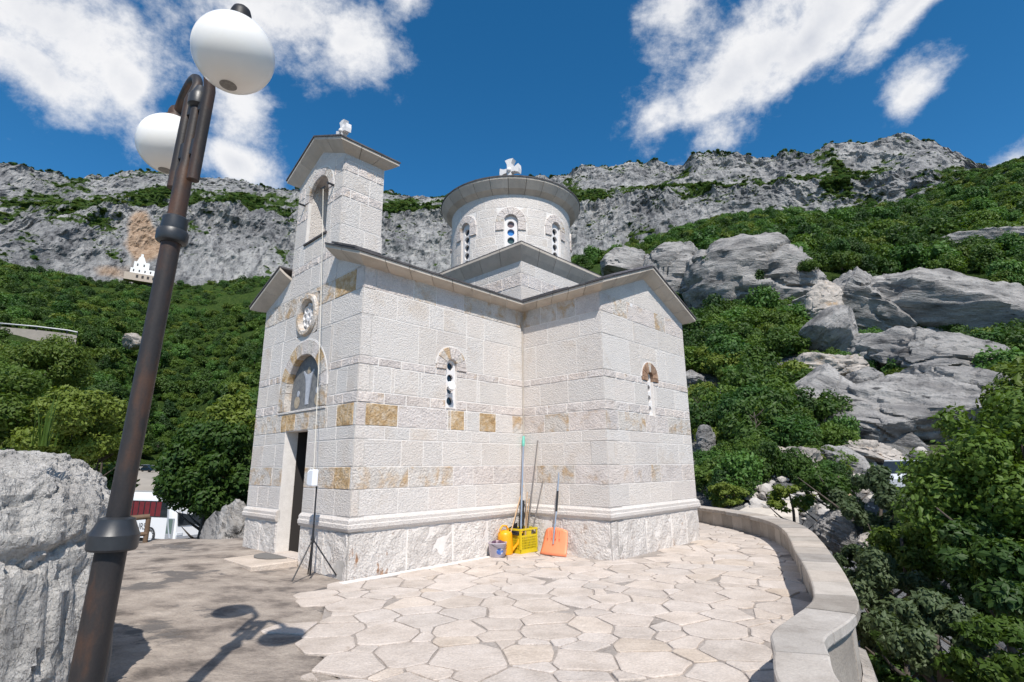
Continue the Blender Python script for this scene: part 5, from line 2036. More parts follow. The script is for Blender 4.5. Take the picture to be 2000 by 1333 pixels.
# broken stones lying on the slope
gr2 = np.random.default_rng(17)
rv, rq, nb_ = [], [], 0
ico = bmesh.new()
bmesh.ops.create_icosphere(ico, subdivisions=2, radius=1)
ico_v = np.array([v.co[:] for v in ico.verts])
ico_f = np.array([[v.index for v in f.verts] for f in ico.faces])
ico.free()
for (x0, x1, y0, y1, r0, r1, n, s0, s1) in ((1440, 1700, 890, 990, 25, 33, 210, .08, .42), (1600, 1800, 870, 930, 33, 38, 60, .12, .5), (1580, 1720, 1020, 1110, 12.5, 16, 50, .05, .22), (1700, 1960, 1230, 1330, 5.6, 8.5, 90, .03, .12),
                                            (1660, 1760, 1265, 1333, 5.3, 6.6, 70, .015, .06), (1560, 1700, 690, 760, 47, 52, 60, .15, .6), (1660, 1900, 640, 700, 54, 64, 50, .2, .7), (1355, 1460, 800, 960, 28, 36, 60, .12, .5)):
    for i in range(n):
        r = gr2.uniform(r0, r1)
        az = R(azel(gr2.uniform(x0, x1), (y0 + y1) / 2)[0])
        x, y = r * math.sin(az), r * math.cos(az)
        sz = s0 * (s1 / s0) ** (gr2.random() ** 1.6)
        d_ = ico_v * (1 + .35 * fbm(ico_v * 1.3 + i * 7.7, 3, i)[:, None])
        for _ in range(5):
            n_ = gr2.normal(size=3)
            n_ /= np.linalg.norm(n_)
            e_ = d_ @ n_ - gr2.uniform(.5, .9)
            d_ = d_ - np.outer(np.maximum(e_, 0), n_)
        d_ = d_ * np.array([gr2.uniform(.8, 1.4), gr2.uniform(.7, 1.2), gr2.uniform(.5, .9)]) * sz
        rv.append(d_ + np.array([x, y, ground_z(x, y) + sz * .25 + .05]))
        rq.append(ico_f + nb_)
        nb_ += len(ico_v)
rub = mesh_np('rubble', np.concatenate(rv), tris=np.concatenate(rq), mat=stone('pale_rubble', [(.3, (.26, .235, .215)), (.5, (.42, .385, .35)), (.75, (.56, .515, .47))], 1.1, rand=0, bump=.03, bscale=8, shift=False, spots=((.42, .28, .17), .5, .62, .1)))
tag(rub, 'pale broken stones strewn over the slope right of the church', 'rubble', None, 'stuff')
# masonry stub on the crag
p = at_r(1430, 482, 82)
st_ = empty('stone_stub', tuple(p - Vector((0, 0, .9))), (0, 0, -.4))
tag(st_, 'square masonry stub on top of the wide grey crag', 'ruin')
for i in range(4):
    box('stone_course', (-1.25 + .04 * (i % 2), -1.1, -.4 + i * .6), (1.25 - .05 * ((i + 1) % 2), 1.1, .17 + i * .6), M['lime'], st_, .06)
# pale path by the parapet and the car park
pth = [at_r(x, y, r) for x, y, r in ((1415, 985, 24.), (1460, 978, 25.5), (1510, 985, 26), (1560, 1000, 26.5), (1560, 1012, 24.5), (1500, 1002, 23.8), (1440, 998, 22.8))]
for p in pth:
    p.z = ground_z(p.x, p.y) + .25
bm = bmesh.new()
bm.faces.new([bm.verts.new(p) for p in pth])
r_ = bmesh.ops.extrude_face_region(bm, geom=bm.faces[:])
for v in [g for g in r_['geom'] if isinstance(g, bmesh.types.BMVert)]:
    v.co.z -= .8
tag(from_bm('path', bm, plain('pale_gravel', (.52, .46, .39), .95, noise=.25, nscale=5, bump=.02)), kind='structure')
# ================================================================== cleaning tools in the corner
def wpt(px_, py_, z_):
    return at_z(px_, py_, z_)


yel = plain('yellow_plastic', (.62, .47, .015), .42, noise=.12, nscale=9)
org = plain('orange_yellow_plastic', (.85, .36, .004), .38)
sal = plain('orange_plastic', (.90, .27, .13), .45, noise=.10, nscale=7)
alu = plain('aluminium', (.62, .63, .65), .28, .9)
blk = plain('black_plastic', (.018, .018, .02), .45)
lav = plain('lavender_plastic', (.50, .45, .50), .5, noise=.06, nscale=8)
grn = plain('mint_plastic', (.16, .50, .40), .5)
wood = plain('pale_wood', (.50, .33, .19), .7, noise=.25, nscale=14)
gryw = plain('grey_stick', (.20, .18, .165), .7, noise=.25, nscale=14)

# crate
cr = empty('crate', tuple(cw_(3.50, -.40, .012)), (0, 0, PHI))
tag(cr, 'yellow plastic crate holding brooms and poles in the wall corner', 'crate')
cx_, cy_, ch_ = .50, .36, .46
for nm, lo, hi in (('floor', (.012, .012, .0), (cx_ - .012, cy_ - .012, .02)),):
    box('crate_floor', lo, hi, yel, cr)


def crate_side(o, t, ln, bars):
    bm = bmesh.new()
    n = Vector((t[1], -t[0], 0))

    def b(s0, s1, z0, z1, d0=0, d1=.012):
        pts_ = [Vector((*o, 0)) + Vector((*t, 0)) * s + n * -d for s, d in ((s0, d0), (s1, d0), (s1, d1), (s0, d1))]
        bm_hex(bm, [(p.x, p.y, z0) for p in pts_], [(p.x, p.y, z1) for p in pts_])
    b(0, ln, 0, .075)
    b(0, ln, ch_ - .035, ch_, -.012, .016)
    b(0, ln, ch_ - .16, ch_ - .125)
    b(0, ln, .0, .02, -.008, .012)
    b(0, .03, .076, ch_ - .036, -.006, .014)
    b(ln - .03, ln, .076, ch_ - .036, -.006, .014)
    b(ln * .36, ln * .64, ch_ - .124, ch_ - .036) if ln > .4 else None
    m = bars
    for i in range(m):
        s = .03 + (ln - .06) * (i + .5) / m
        b(s - .008, s + .008, .076, ch_ - .161, .0015, .0105)
    for k in range(4):
        z0 = .11 + k * .048
        b(.031, ln - .031, z0, z0 + .011, .003, .009)
    return from_bm('crate_side', bm, yel, cr)


crate_side((0, 0), (1, 0), cx_, 11)
crate_side((cx_, 0), (0, 1), cy_, 8)
crate_side((cx_, cy_), (-1, 0), cx_, 11)
crate_side((0, cy_), (0, -1), cy_, 8)

# orange watering can
ca = empty('watering_can', tuple(cw_(3.30, -.17, .012)), (0, 0, PHI))
ca.scale = (1.18, 1.18, 1.12)
tag(ca, 'bright orange plastic watering can between the bucket and the crate', 'watering can')
lathe('body', [(0, 0), (.115, 0), (.128, .012), (.130, .16), (.122, .30), (.118, .34), (.10, .37), (.06, .385), (.055, .40), (.048, .40), (.046, .37)], org, ca, 28)
tube('handle', [(-.10, 0, .335), (-.115, 0, .42), (-.06, 0, .475), (.03, 0, .465), (.075, 0, .40), (.075, 0, .36)], .015, org, ca, 10)
tube('spout', [(.09, -.07, .06), (.17, -.13, .17), (.21, -.165, .33)], [.026, .02, .016], org, ca, 12)
lathe('rose', [(0, 0), (.012, 0), (.036, .03), (.034, .04), (0, .042)], org, ca, 16, (.213, -.168, .325))

# lavender bucket
bk = empty('bucket', tuple(cw_(3.02, -.24, .012)), (0, 0, PHI))
bk.scale = (1.16, 1.16, .92)
tag(bk, 'lavender grey bucket with a blue printed label, full of rags', 'bucket')
lathe('body', [(0, .002), (.118, .002), (.125, .01), (.150, .255), (.157, .262), (.157, .28), (.147, .28), (.12, .03), (0, .03)], lav, bk, 32)
hp = [(.153 * math.cos(a), .153 * math.sin(a), .262 + .0 - .03 * math.sin(a) * 0) for a in np.linspace(PI * 1.0, PI * 2.0, 12)]
tube('handle', [(x, y * 1.02 - .004, z_ - .10 * abs(math.sin(a))) for (x, y, z_), a in zip(hp, np.linspace(0, PI, 12))], .004, blk, bk, 6)
lb = stone('blue_print', [(.40, (.62, .60, .66)), (.50, (.10, .20, .50)), (.62, (.05, .10, .34)), (.7, (.6, .6, .66))], 14, rand=0, bump=0, shift=False, speck=0)
bm = bmesh.new()
th = math.atan2(-.9, -.45)
for k in range(6):
    pass
ring0, ring1 = [], []
for k in range(9):
    a = th - .42 + .84 * k / 8
    hh = .062 * math.sqrt(max(.05, 1 - ((k - 4) / 4.3) ** 2))
    for z_, rr in ((.12 - hh, ring0), (.12 + hh, ring1)):
        r_ = .1255 + .025 * (z_ - .01) / .245 + .0015
        rr.append(bm.verts.new((r_ * math.cos(a), r_ * math.sin(a), z_)))
for k in range(8):
    bm.faces.new((ring0[k], ring0[k + 1], ring1[k + 1], ring1[k]))
from_bm('printed_label', bm, lb, bk)
rag = rock('rags', (0, 0, .255), (.115, .105, .06), (0, 0, 0), 61, plain('dark_cloth', (.10, .05, .09), .95, noise=.5, nscale=30), 36, 20, amp=.5, freq=1.5, sq=.8)
rag.parent = bk
rag2 = rock('rags', (-.05, -.05, .28), (.06, .03, .045), (.3, .3, .4), 62, plain('pink_cloth', (.42, .30, .33), .95), 24, 14, amp=.4, freq=1.5, sq=.8)
rag2.parent = bk

# snow shovel
sh = empty('snow_shovel', tuple(cw_(3.84, -.97, .012)), (0, 0, PHI - PI / 2 + .10))
tag(sh, 'orange snow shovel with a steel and black handle leaning on the wall', 'shovel')
lean = Matrix.Rotation(R(-7), 4, 'X')
bm = bmesh.new()
nx, nzz = 12, 9
gridv = []
for j in range(nzz + 1):
    rowv = []
    zt = j / nzz
    for i in range(nx + 1):
        x = (i / nx - .5)
        wdt = .60 - .10 * zt
        zz = .50 * zt - (.05 * (abs(x) * 2) ** 3 * (zt > .75) * ((zt - .75) * 4))
        y = -.05 * (1 - (2 * x) ** 2) * .8 - .07 * (1 - zt) ** 2 + .035 * zt
        y += .006 * math.cos(x * 2 * PI * 4.5) * (zt > .3)
        rowv.append(bm.verts.new(lean @ Vector((x * wdt, y + .0, zz))))
    gridv.append(rowv)
for j in range(nzz):
    for i in range(nx):
        bm.faces.new((gridv[j][i], gridv[j][i + 1], gridv[j + 1][i + 1], gridv[j + 1][i]))
bl = from_bm('blade', bm, sal, sh, True)
so = bl.modifiers.new('thick', 'SOLIDIFY')
so.thickness = .012
for k in range(4):
    x = (-.135 + .09 * k)
    tube('rib', [lean @ Vector((x, -.062, .30)), lean @ Vector((x, -.035, .47))], [.008, .014], sal, bl, 8)
tube('socket', [lean @ Vector((0, -.07, .20)), lean @ Vector((0, -.035, .56))], [.014, .022], alu, sh, 12)
tube('handle', [lean @ Vector((0, -.035, .50)), lean @ Vector((0, .0, .80))], .016, alu, sh, 12)
tube('grip', [lean @ Vector((0, .0, .80)), lean @ Vector((0, .02, 1.19))], .021, blk, sh, 12)
tube('handle', [lean @ Vector((0, .02, 1.19)), lean @ Vector((0, .045, 1.62))], [.016, .013], alu, sh, 12)


def stick(name, a, b, r0, mat, label, cat, r1=None, parts=()):
    o = empty(name, tuple(a))
    a, b = Vector(a), Vector(b)
    tube('shaft', [(0, 0, 0), (b - a) * .5, b - a], [r0, r0, r1 or r0], mat, o, 10)
    tag(o, label, cat)
    for nm, t0, t1, r, m_ in parts:
        tube(nm, [(b - a) * t0, (b - a) * t1], r, m_, o, 10)
    return o


stick('pole', cw_(3.66, -.24, .05), cw_(3.985, -.075, 2.30), .019, alu, 'long bright aluminium pole with a mint green tip in the yellow crate', 'pole',
      parts=(('tip', .93, 1.0, [.034, .026], grn), ('tip', .905, .93, [.024, .034], grn)))
stick('broom', cw_(3.16, -.30, .03), cw_(3.99, -.045, 1.28), .013, wood, 'pale wooden broom handle leaning left of the aluminium pole', 'broom')
stick('rod', cw_(3.85, -.22, .05), cw_(4.045, -.42, 2.20), .011, gryw, 'tall thin dark rod leaning on the right wall', 'rod')
stick('stick', cw_(3.84, -.30, .05), cw_(4.03, -.55, 1.38), .013, gryw, 'short grey stick leaning right of the tall rod', 'stick')
stick('stick', cw_(3.74, -.28, .05), cw_(3.98, -.16, 1.15), .009, wood, 'thin pale stick just right of the aluminium pole', 'stick')
stick('stick', cw_(3.80, -.22, .05), cw_(4.0, -.20, 1.02), .009, wood, 'shorter thin pale stick beside the thin dark rod', 'stick')
stick('pipe', cw_(3.80, -.12, .05), cw_(3.93, -.07, .98), .045, blk, 'thick black plastic tube standing at the back of the crate', 'tube', parts=(('collar', .88, .93, .056, blk),))
dp = empty('dustpan', tuple(cw_(3.62, -.22, .40)), (R(8), R(-14), PHI))
tag(dp, 'black dustpan lying tilted on top of the yellow crate', 'dustpan')
bm = bmesh.new()
bm_hex(bm, [(-.15, -.12, 0), (.13, -.10, 0), (.13, .12, 0), (-.15, .12, 0)], [(-.15, -.12, .012), (.13, -.10, .012), (.13, .12, .012), (-.15, .12, .012)])
bm_hex(bm, [(-.15, .121, 0), (.13, .121, 0), (.13, .135, 0), (-.15, .135, 0)], [(-.15, .121, .09), (.13, .121, .12), (.13, .135, .12), (-.15, .135, .09)])
from_bm('pan', bm, blk, dp)
tube('handle', [(.12, .03, .02), (.24, .05, .08)], .014, blk, dp, 8)

# ================================================================== stand with the white box and its cord
tp0 = cw_(-.30, .56, 0)
tp0.z = .03
tr = empty('tripod_stand', tuple(tp0), (0, 0, PHI))
tag(tr, 'thin black tripod stand carrying white electric boxes beside the church door', 'stand')
tube('pole', [(0, 0, .02), (0, 0, .78)], .016, blk, tr, 10)
tube('pole', [(0, 0, .76), (0, 0, 1.36)], .012, blk, tr, 10)
lathe('hub', [(.0, .50), (.026, .50), (.028, .56), (.018, .60), (0, .60)], blk, tr, 14)
for a in (R(205), R(318), R(75)):
    e_ = (.40 * math.cos(a), .40 * math.sin(a), .012) if a != R(75) else (.16 * math.cos(a), .16 * math.sin(a), .012)
    lg = tube('leg', [(.02 * math.cos(a), .02 * math.sin(a), .53), e_], .011, blk, tr, 8)
wbx = plain('white_box', (.80, .81, .84), .4)
b1 = box('white_box', (-.13, -.10, 1.36), (-.03, .06, 1.62), wbx, tr, .015)
b1.data.transform(Matrix.Rotation(0, 4, 'Z'))
box('white_box', (-.10, .075, 1.37), (-.01, .17, 1.60), wbx, tr, .02)
tube('cable_loop', [(-.06, .05, 1.37), (-.05, .02, 1.62), (-.08, .10, 1.66), (-.07, .07, 1.40)], .006, plain('pale_cable', (.55, .54, .52), .5), tr, 6)
tube('cable_end', [(-.03, -.04, 1.37), (-.02, -.03, 1.25), (0, 0, 1.18)], .006, blk, tr, 6)
cord_top, cord_bot = cw_(-.11, 1.60, 7.20), cw_(-.34, .62, 1.62)
pts = []
for k in range(17):
    t = k / 16
    p = cord_top.lerp(cord_bot, t)
    pts.append(p + Vector((CU, SU, 0)) * (.03 * math.sin(PI * t)))
cd = tube('cord', pts, .0065, plain('pale_cord', (.62, .58, .50), .6), None, 8)
tag(cd, 'long pale cord hanging from the bell tower to the white boxes', 'cord')

# ---- floodlight on the side window
fl = empty('floodlight', tuple(cw_(1.925, -.02, 3.13)), (0, 0, PHI))
fl.scale = (.66, .62, .80)
tag(fl, 'small white floodlight fixed in the nave window', 'lamp')
lathe('lamp_body', [(0, -.03), (.06, -.03), (.085, .0), (.10, .10), (.104, .115), (.09, .12), (0, .105)], plain('white_metal', (.78, .78, .80), .35), fl, 24).data.transform(Matrix.Translation((-.02, -.13, .0)) @ Matrix.Rotation(R(62), 4, 'X') @ Matrix.Rotation(R(-18), 4, 'Y'))
box('lamp_housing', (-.075, -.14, .03), (.09, -.02, .16), plain('white_metal2', (.78, .78, .80), .4), fl, .02)
tube('bracket', [(-.11, -.13, .0), (-.11, -.03, -.02), (.11, -.03, -.02), (.11, -.13, .0)], .008, plain('grey_metal', (.4, .4, .42), .4, .6), fl, 8)

# ================================================================== wooden handrail at the terrace edge
rl = empty('handrail', (-9.3, 12.2, .0))
tag(rl, 'short brown wooden handrail behind the lamp post near the coach', 'railing')
brw = plain('brown_wood', (.13, .082, .05), .8, noise=.35, nscale=10)
pA, pB = at_r(206, 1012, 14.6) - Vector((-9.3, 12.2, 0)), at_r(292, 1012, 14.6) - Vector((-9.3, 12.2, 0))
pA.z = pB.z = .60
tube('rail', [pA + Vector((0, 0, .02)), pB + Vector((0, 0, .06))], .055, brw, rl, 8)
tube('post', [(pB.x - .02, pB.y, -1.2), (pB.x - .02, pB.y, .64)], .05, brw, rl, 8)
tube('post', [(pA.x + .3, pA.y, -1.2), (pA.x + .3, pA.y, .60)], .05, brw, rl, 8)
tube('rail', [pA + Vector((0, 0, -.32)), pB + Vector((0, 0, -.30))], .045, brw, rl, 8)

# ================================================================== coach on the car park
bp = at_r(376, 1030, 45.0)
BUS = empty('coach', (bp.x, bp.y, -3.4), (0, 0, math.atan2(-.40, .92)))
tag(BUS, 'white touring coach with dark red curtains parked below the terrace', 'coach')
wht = plain('white_paint', (.72, .72, .72), .3, 0, .4)
gpaint = plain('silver_paint', (.38, .39, .41), .35, .3, .3)
bgl = plain('tinted_glass', (.02, .025, .03), .06, 0, .3)
red = plain('red_curtain', (.13, .008, .012), .8, noise=.4, nscale=4)
# x forward, front at 0, visible flank at y = -1.27
sec = [(-1.27, .38), (-1.27, 1.2), (-1.26, 2.9), (-1.18, 3.25), (-1.02, 3.42), (1.02, 3.42), (1.18, 3.25), (1.26, 2.9), (1.27, 1.2), (1.27, .38)]
bm = bmesh.new()
rings = []
for x, k, dx in ((-12.0, 1, 0), (-.55, 1, 0), (-.12, .985, .0), (0, .94, 0)):
    rings.append([bm.verts.new((x - (.34 * ((z_ - 1.1) / 2.3) ** 1.6 if x > -.3 and z_ > 1.1 else 0), y * k, z_)) for y, z_ in sec])
for X, Y in zip(rings, rings[1:]):
    for i in range(len(sec)):
        j = (i + 1) % len(sec)
        bm.faces.new((X[i], X[j], Y[j], Y[i]))
bm.faces.new(rings[0][::-1])
bm.faces.new(rings[-1])
from_bm('body', bm, wht, BUS, True, 30)
for sg in (-1, 1):
    wb = box('window_band', (-11.7, min(sg * 1.262, sg * 1.284), 1.78), (-.95, max(sg * 1.262, sg * 1.284), 2.86), bgl, BUS, .005)
    if sg < 0:
        for i in range(16):
            x0 = -11.5 + i * .62
            box('curtain', (x0, -1.292, 1.84), (x0 + .50, -1.286, 2.80), red, wb)
        for i in range(6):
            x0 = -11.6 + i * 1.86
            box('window_post', (x0, -1.30, 1.79), (x0 + .05, -1.2855, 2.85), blk, wb)
bm = bmesh.new()
wsp = [(-.02, -1.10, 1.25), (-.02, 1.10, 1.25), (-.06, 1.12, 1.8), (-.24, 1.10, 2.55), (-.36, 1.02, 3.02), (-.36, -1.02, 3.02), (-.24, -1.10, 2.55), (-.06, -1.12, 1.8)]
A = [bm.verts.new((x + .05, y, z_)) for x, y, z_ in wsp]
B = [bm.verts.new((x - .12, y, z_)) for x, y, z_ in wsp]
bmesh.ops.triangulate(bm, faces=[bm.faces.new(A)])
for i in range(8):
    bm.faces.new((A[i], B[i], B[(i + 1) % 8], A[(i + 1) % 8]))
from_bm('windscreen', bm, bgl, BUS)
box('door', (-.92, -1.29, .42), (-.14, -1.262, 1.75), gpaint, BUS, .01)
box('door_glass', (-.86, -1.298, .75), (-.30, -1.2905, 1.70), plain('green_glass', (.10, .15, .13), .1), BUS)
pts = []
for k in range(15):
    t = k / 14
    pts.append((-.98 + .55 * t * t + .05, -1.30, 2.9 - 2.45 * t))
tube('trim_arc', pts, .055, gpaint, BUS, 8)
for x in (-2.55, -9.2):
    for sg in (-1, 1):
        wh = empty('wheel', (x, sg * 1.13, .50), (0, 0, 0), BUS)
        t_ = lathe('tyre', [(.30, -.14), (.47, -.14), (.50, -.10), (.50, .10), (.47, .14), (.30, .14)], blk, wh, 28)
        t_.data.transform(Matrix.Rotation(PI / 2, 4, 'X'))
        r_ = lathe('rim', [(0, -.15), (.12, -.16), (.16, -.12), (.28, -.10), (.33, -.15), (.33, .12), (0, .12)], plain('rim_white', (.66, .66, .66), .4), wh, 28)
        r_.data.transform(Matrix.Rotation(PI / 2 * (1 if sg < 0 else -1) * 1, 4, 'X'))
        ar = lathe('wheel_arch', [(.50, 0), (.60, 0), (.60, .03), (.50, .03)], blk, BUS, 28)
        ar.data.transform(Matrix.Translation((x, sg * 1.262 - (.015 if sg < 0 else .015), .52)) @ Matrix.Rotation(PI / 2, 4, 'X'))
for y in (-.92, .92):
    box('headlight', (-.01, y - .22, .62), (.05, y + .22, .82), plain('lens', (.6, .62, .64), .1), BUS, .02)
box('bumper', (-.02, -1.15, .36), (.06, 1.15, .56), gpaint, BUS, .02)
for sg in (-1, 1):
    mi = tube('mirror_arm', [(-.2, sg * 1.1, 3.05), (.25, sg * 1.32, 3.0), (.34, sg * 1.38, 2.7)], .03, wht, BUS, 8)
    box('mirror', (.27, sg * 1.38 - .12, 2.15), (.40, sg * 1.38 + .12, 2.72), wht, mi, .03)


def text_mesh(name, body, size, mat, parent, mtx, ext=.004):
    cu = bpy.data.curves.new(name, 'FONT')
    cu.body = body
    cu.size = size
    cu.extrude = ext
    cu.align_x = 'RIGHT'
    tmp = bpy.data.objects.new(name, cu)
    COL.objects.link(tmp)
    bpy.context.view_layer.update()
    me = bpy.data.meshes.new_from_object(tmp.evaluated_get(bpy.context.evaluated_depsgraph_get()))
    bpy.data.objects.remove(tmp)
    me.materials.clear()
    me.materials.append(mat)
    me.transform(mtx)
    return link(name, me, parent)


text_mesh('lettering', 'R TURS', .62, plain('black_letters', (.03, .03, .035), .5), BUS, Matrix.Translation((-3.05, -1.276, .92)) @ Matrix.Rotation(PI / 2, 4, 'X'))

# car park surface
cpp = [(r * math.sin(R(a)), r * math.cos(R(a))) for a, r in ((-56, 30), (-24, 30), (-24, 58), (-29.8, 78), (-30.6, 110), (-31, 166), (-34.8, 166), (-35.2, 110), (-36.5, 78), (-56, 58))]
bm = bmesh.new()
vv = [bm.verts.new((x, y, -3.38 if math.hypot(x, y) < 70 else max(-2.9, ground_z(x, y) + .35))) for x, y in cpp]
bmesh.ops.triangulate(bm, faces=[bm.faces.new(vv)])
lot = from_bm('car_park', bm, plain('dusty_asphalt', (.33, .30, .265), .95, noise=.2, nscale=.3))
tag(lot, kind='structure')


def car(loc, rz, col, label, glass=bgl):
    c = empty('parked_car', tuple(loc), (0, 0, rz))
    tag(c, label, 'car', None)
    pm = plain('car_paint', col, .25, .2, .6)
    pr = [(-2.1, .35), (-2.12, .75), (-1.95, .95), (-1.2, 1.0), (.9, .98), (1.75, .86), (2.08, .68), (2.1, .35)]
    bm = bmesh.new()
    A = [bm.verts.new((x, -.86, z_)) for x, z_ in pr]
    B = [bm.verts.new((x, .86, z_)) for x, z_ in pr]
    bm.faces.new(A); bm.faces.new(B[::-1])
    for i in range(len(pr)):
        j = (i + 1) % len(pr)
        bm.faces.new((A[i], B[i], B[j], A[j]))
    from_bm('body', bm, pm, c)
    pr = [(-1.9, .96, .80), (-1.35, 1.42, .66), (.05, 1.45, .66), (.95, .97, .80)]
    bm = bmesh.new()
    A = [bm.verts.new((x, -y, z_)) for x, z_, y in pr]
    B = [bm.verts.new((x, y, z_)) for x, z_, y in pr]
    bm.faces.new(A); bm.faces.new(B[::-1])
    for i in range(4):
        j = (i + 1) % 4
        bm.faces.new((A[i], B[i], B[j], A[j]))
    from_bm('cabin', bm, glass, c)
    box('roof', (-1.33, -.655, 1.43), (.03, .655, 1.48), pm, c, .01)
    for x in (-1.3, 1.3):
        for y in (-.80, .80):
            w_ = lathe('wheel', [(0, -.1), (.2, -.1), (.31, -.08), (.31, .08), (.2, .1), (0, .1)], blk, c, 16)
            w_.data.transform(Matrix.Translation((x, y, .31)) @ Matrix.Rotation(PI / 2, 4, 'X'))
    return c


for (x, y, r, rz, col, lab) in ((291, 926, 150, -.5, (.012, .03, .06), 'dark blue car parked far off beyond the coach'), (284, 922, 162, -.6, (.6, .6, .62), 'silver car left of the dark blue car'),
                                (306, 924, 158, -.4, (.7, .7, .7), 'white car right of the dark blue car'), (322, 926, 160, -.5, (.35, .37, .4), 'grey car at the right end of the car row')):
    p = at_r(x, y, r)
    car((p.x, p.y, max(-3.3, ground_z(p.x, p.y) + .4)), rz, col, lab)['group'] = 'cars parked in a row beyond the coach'
p = at_r(222, 955, 62)
car((p.x, p.y, -3.3), .3, (.7, .7, .7), 'white car behind the coach beside the boulder')
p = at_r(1772, 922, 28.5)
car((p.x, p.y, p.z - 1.0), .9, (.75, .76, .78), 'white car roof glimpsed left of the big leafy tree')
# small house front behind the tree by the coach
hs = empty('building', tuple(at_r(440, 1010, 62).xy) + (-3.5,), (0, 0, -.42))
tag(hs, 'low cream building mostly hidden by the tree beside the church', 'building')
crm = plain('cream_render', (.56, .46, .36), .9, noise=.08, nscale=1)
box('wall', (-3, 0, 0), (4, 5, 4.0), crm, hs)
box('roof', (-3.3, -.3, 4.0), (4.3, 5.3, 4.25), plain('roof_tile', (.33, .17, .11), .9, noise=.2, nscale=3), hs)
box('window', (-1.4, -.04, 1.2), (-.6, .0, 2.4), bgl, hs)
box('window', (1.0, -.04, 1.2), (1.8, .0, 2.4), bgl, hs)

# ================================================================== monastery at the cliff, hill cross, road wall
mp0 = at_r(275, 545, 452)
MO = empty('monastery', tuple(mp0), (0, 0, R(36)))
MO.scale = (.78, .78, .85)
tag(MO, 'small bright white monastery built into the foot of the orange cliff', 'monastery')
wm = plain('whitewash', (.80, .79, .77), .8)
dk = plain('dark_opening', (.05, .045, .045), .9)
box('terrace_wall', (-13, 0, -2), (22, 8, 4.5), plain('pale_masonry', (.46, .38, .31), .9, noise=.2, nscale=1), MO)
box('wing', (-9, 2, 4.5), (11, 9, 9.5), wm, MO)
up_ = box('upper_church', (-7, 4, 9.5), (5, 10, 16), wm, MO)
bm = bmesh.new()
for p_ in [((-5, 5, 16), (2, 5, 16), (2, 9, 16), (-5, 9, 16))]:
    A = [bm.verts.new(q_) for q_ in p_[0:4]]
    t0, t1 = bm.verts.new((-3.4, 5, 21)), bm.verts.new((-3.4, 9, 21))
    t2, t3 = bm.verts.new((.2, 5, 21)), bm.verts.new((.2, 9, 21))
    bm.faces.new((A[0], A[1], t2, t0)); bm.faces.new((A[3], A[2], t3, t1)); bm.faces.new((t0, t2, t3, t1)); bm.faces.new((A[0], A[3], t1, t0)); bm.faces.new((A[1], A[2], t3, t2))
from_bm('bell_gable', bm, wm, MO)
box('bell_gable', (-2.6, 6, 21), (-.6, 8, 24), wm, MO)
for i in range(5):
    box('arch_opening', (-4 + i * 4.2, -.12, .4), (-2.2 + i * 4.2, .0, 3.0), dk, MO)
for i in range(4):
    box('window', (-7 + i * 4.4, 1.88, 6.2), (-6.0 + i * 4.4, 2.0, 8.2), dk, MO)
for i in range(2):
    box('window', (-4.6 + i * 5, 3.88, 12), (-3.6 + i * 5, 4.0, 14.2), dk, MO)
p = at_r(299, 398, 540)
hc = empty('hill_cross', tuple(p), (0, 0, .4))
tag(hc, 'tiny white cross standing on the green ledge above the cliff', 'cross')
box('post', (-.5, -.4, -3), (.5, .4, 7), wm, hc)
box('cross_bar', (-2.2, -.39, 3.6), (2.2, .39, 4.6), wm, hc)
rw = empty('road_wall', tuple(at_r(70, 652, 205)), (0, 0, 0))
tag(rw, 'long pale retaining wall of the hillside road at the far left', 'wall')
base = at_r(70, 652, 205)
pts = [at_r(x, y, r) - base for x, y, r in ((-60, 640, 212), (0, 642, 208), (70, 648, 205), (130, 655, 203), (150, 659, 202))]
bm = bmesh.new()
pr = [(0, -7), (.8, -7), (.8, .5), (0, .5)]
dirn = Vector((-.65, .76, 0))
rings = [[bm.verts.new(p + dirn * d_ + Vector((0, 0, h))) for d_, h in pr] for p in pts]
for X, Y in zip(rings, rings[1:]):
    for i in range(4):
        j = (i + 1) % 4
        bm.faces.new((X[i], X[j], Y[j], Y[i]))
bm.faces.new(rings[0]); bm.faces.new(rings[-1][::-1])
from_bm('wall_body', bm, plain('grey_masonry', (.30, .265, .23), .95, noise=.25, nscale=.8), rw)
tube('guard_rail', [p + Vector((0, 0, 1.5)) for p in pts], .22, plain('rail_metal', (.35, .36, .38), .5, .4), rw, 6)
for p in pts:
    tube('rail_post', [p + Vector((0, 0, .4)), p + Vector((0, 0, 1.5))], .12, M['black_iron'], rw, 6)
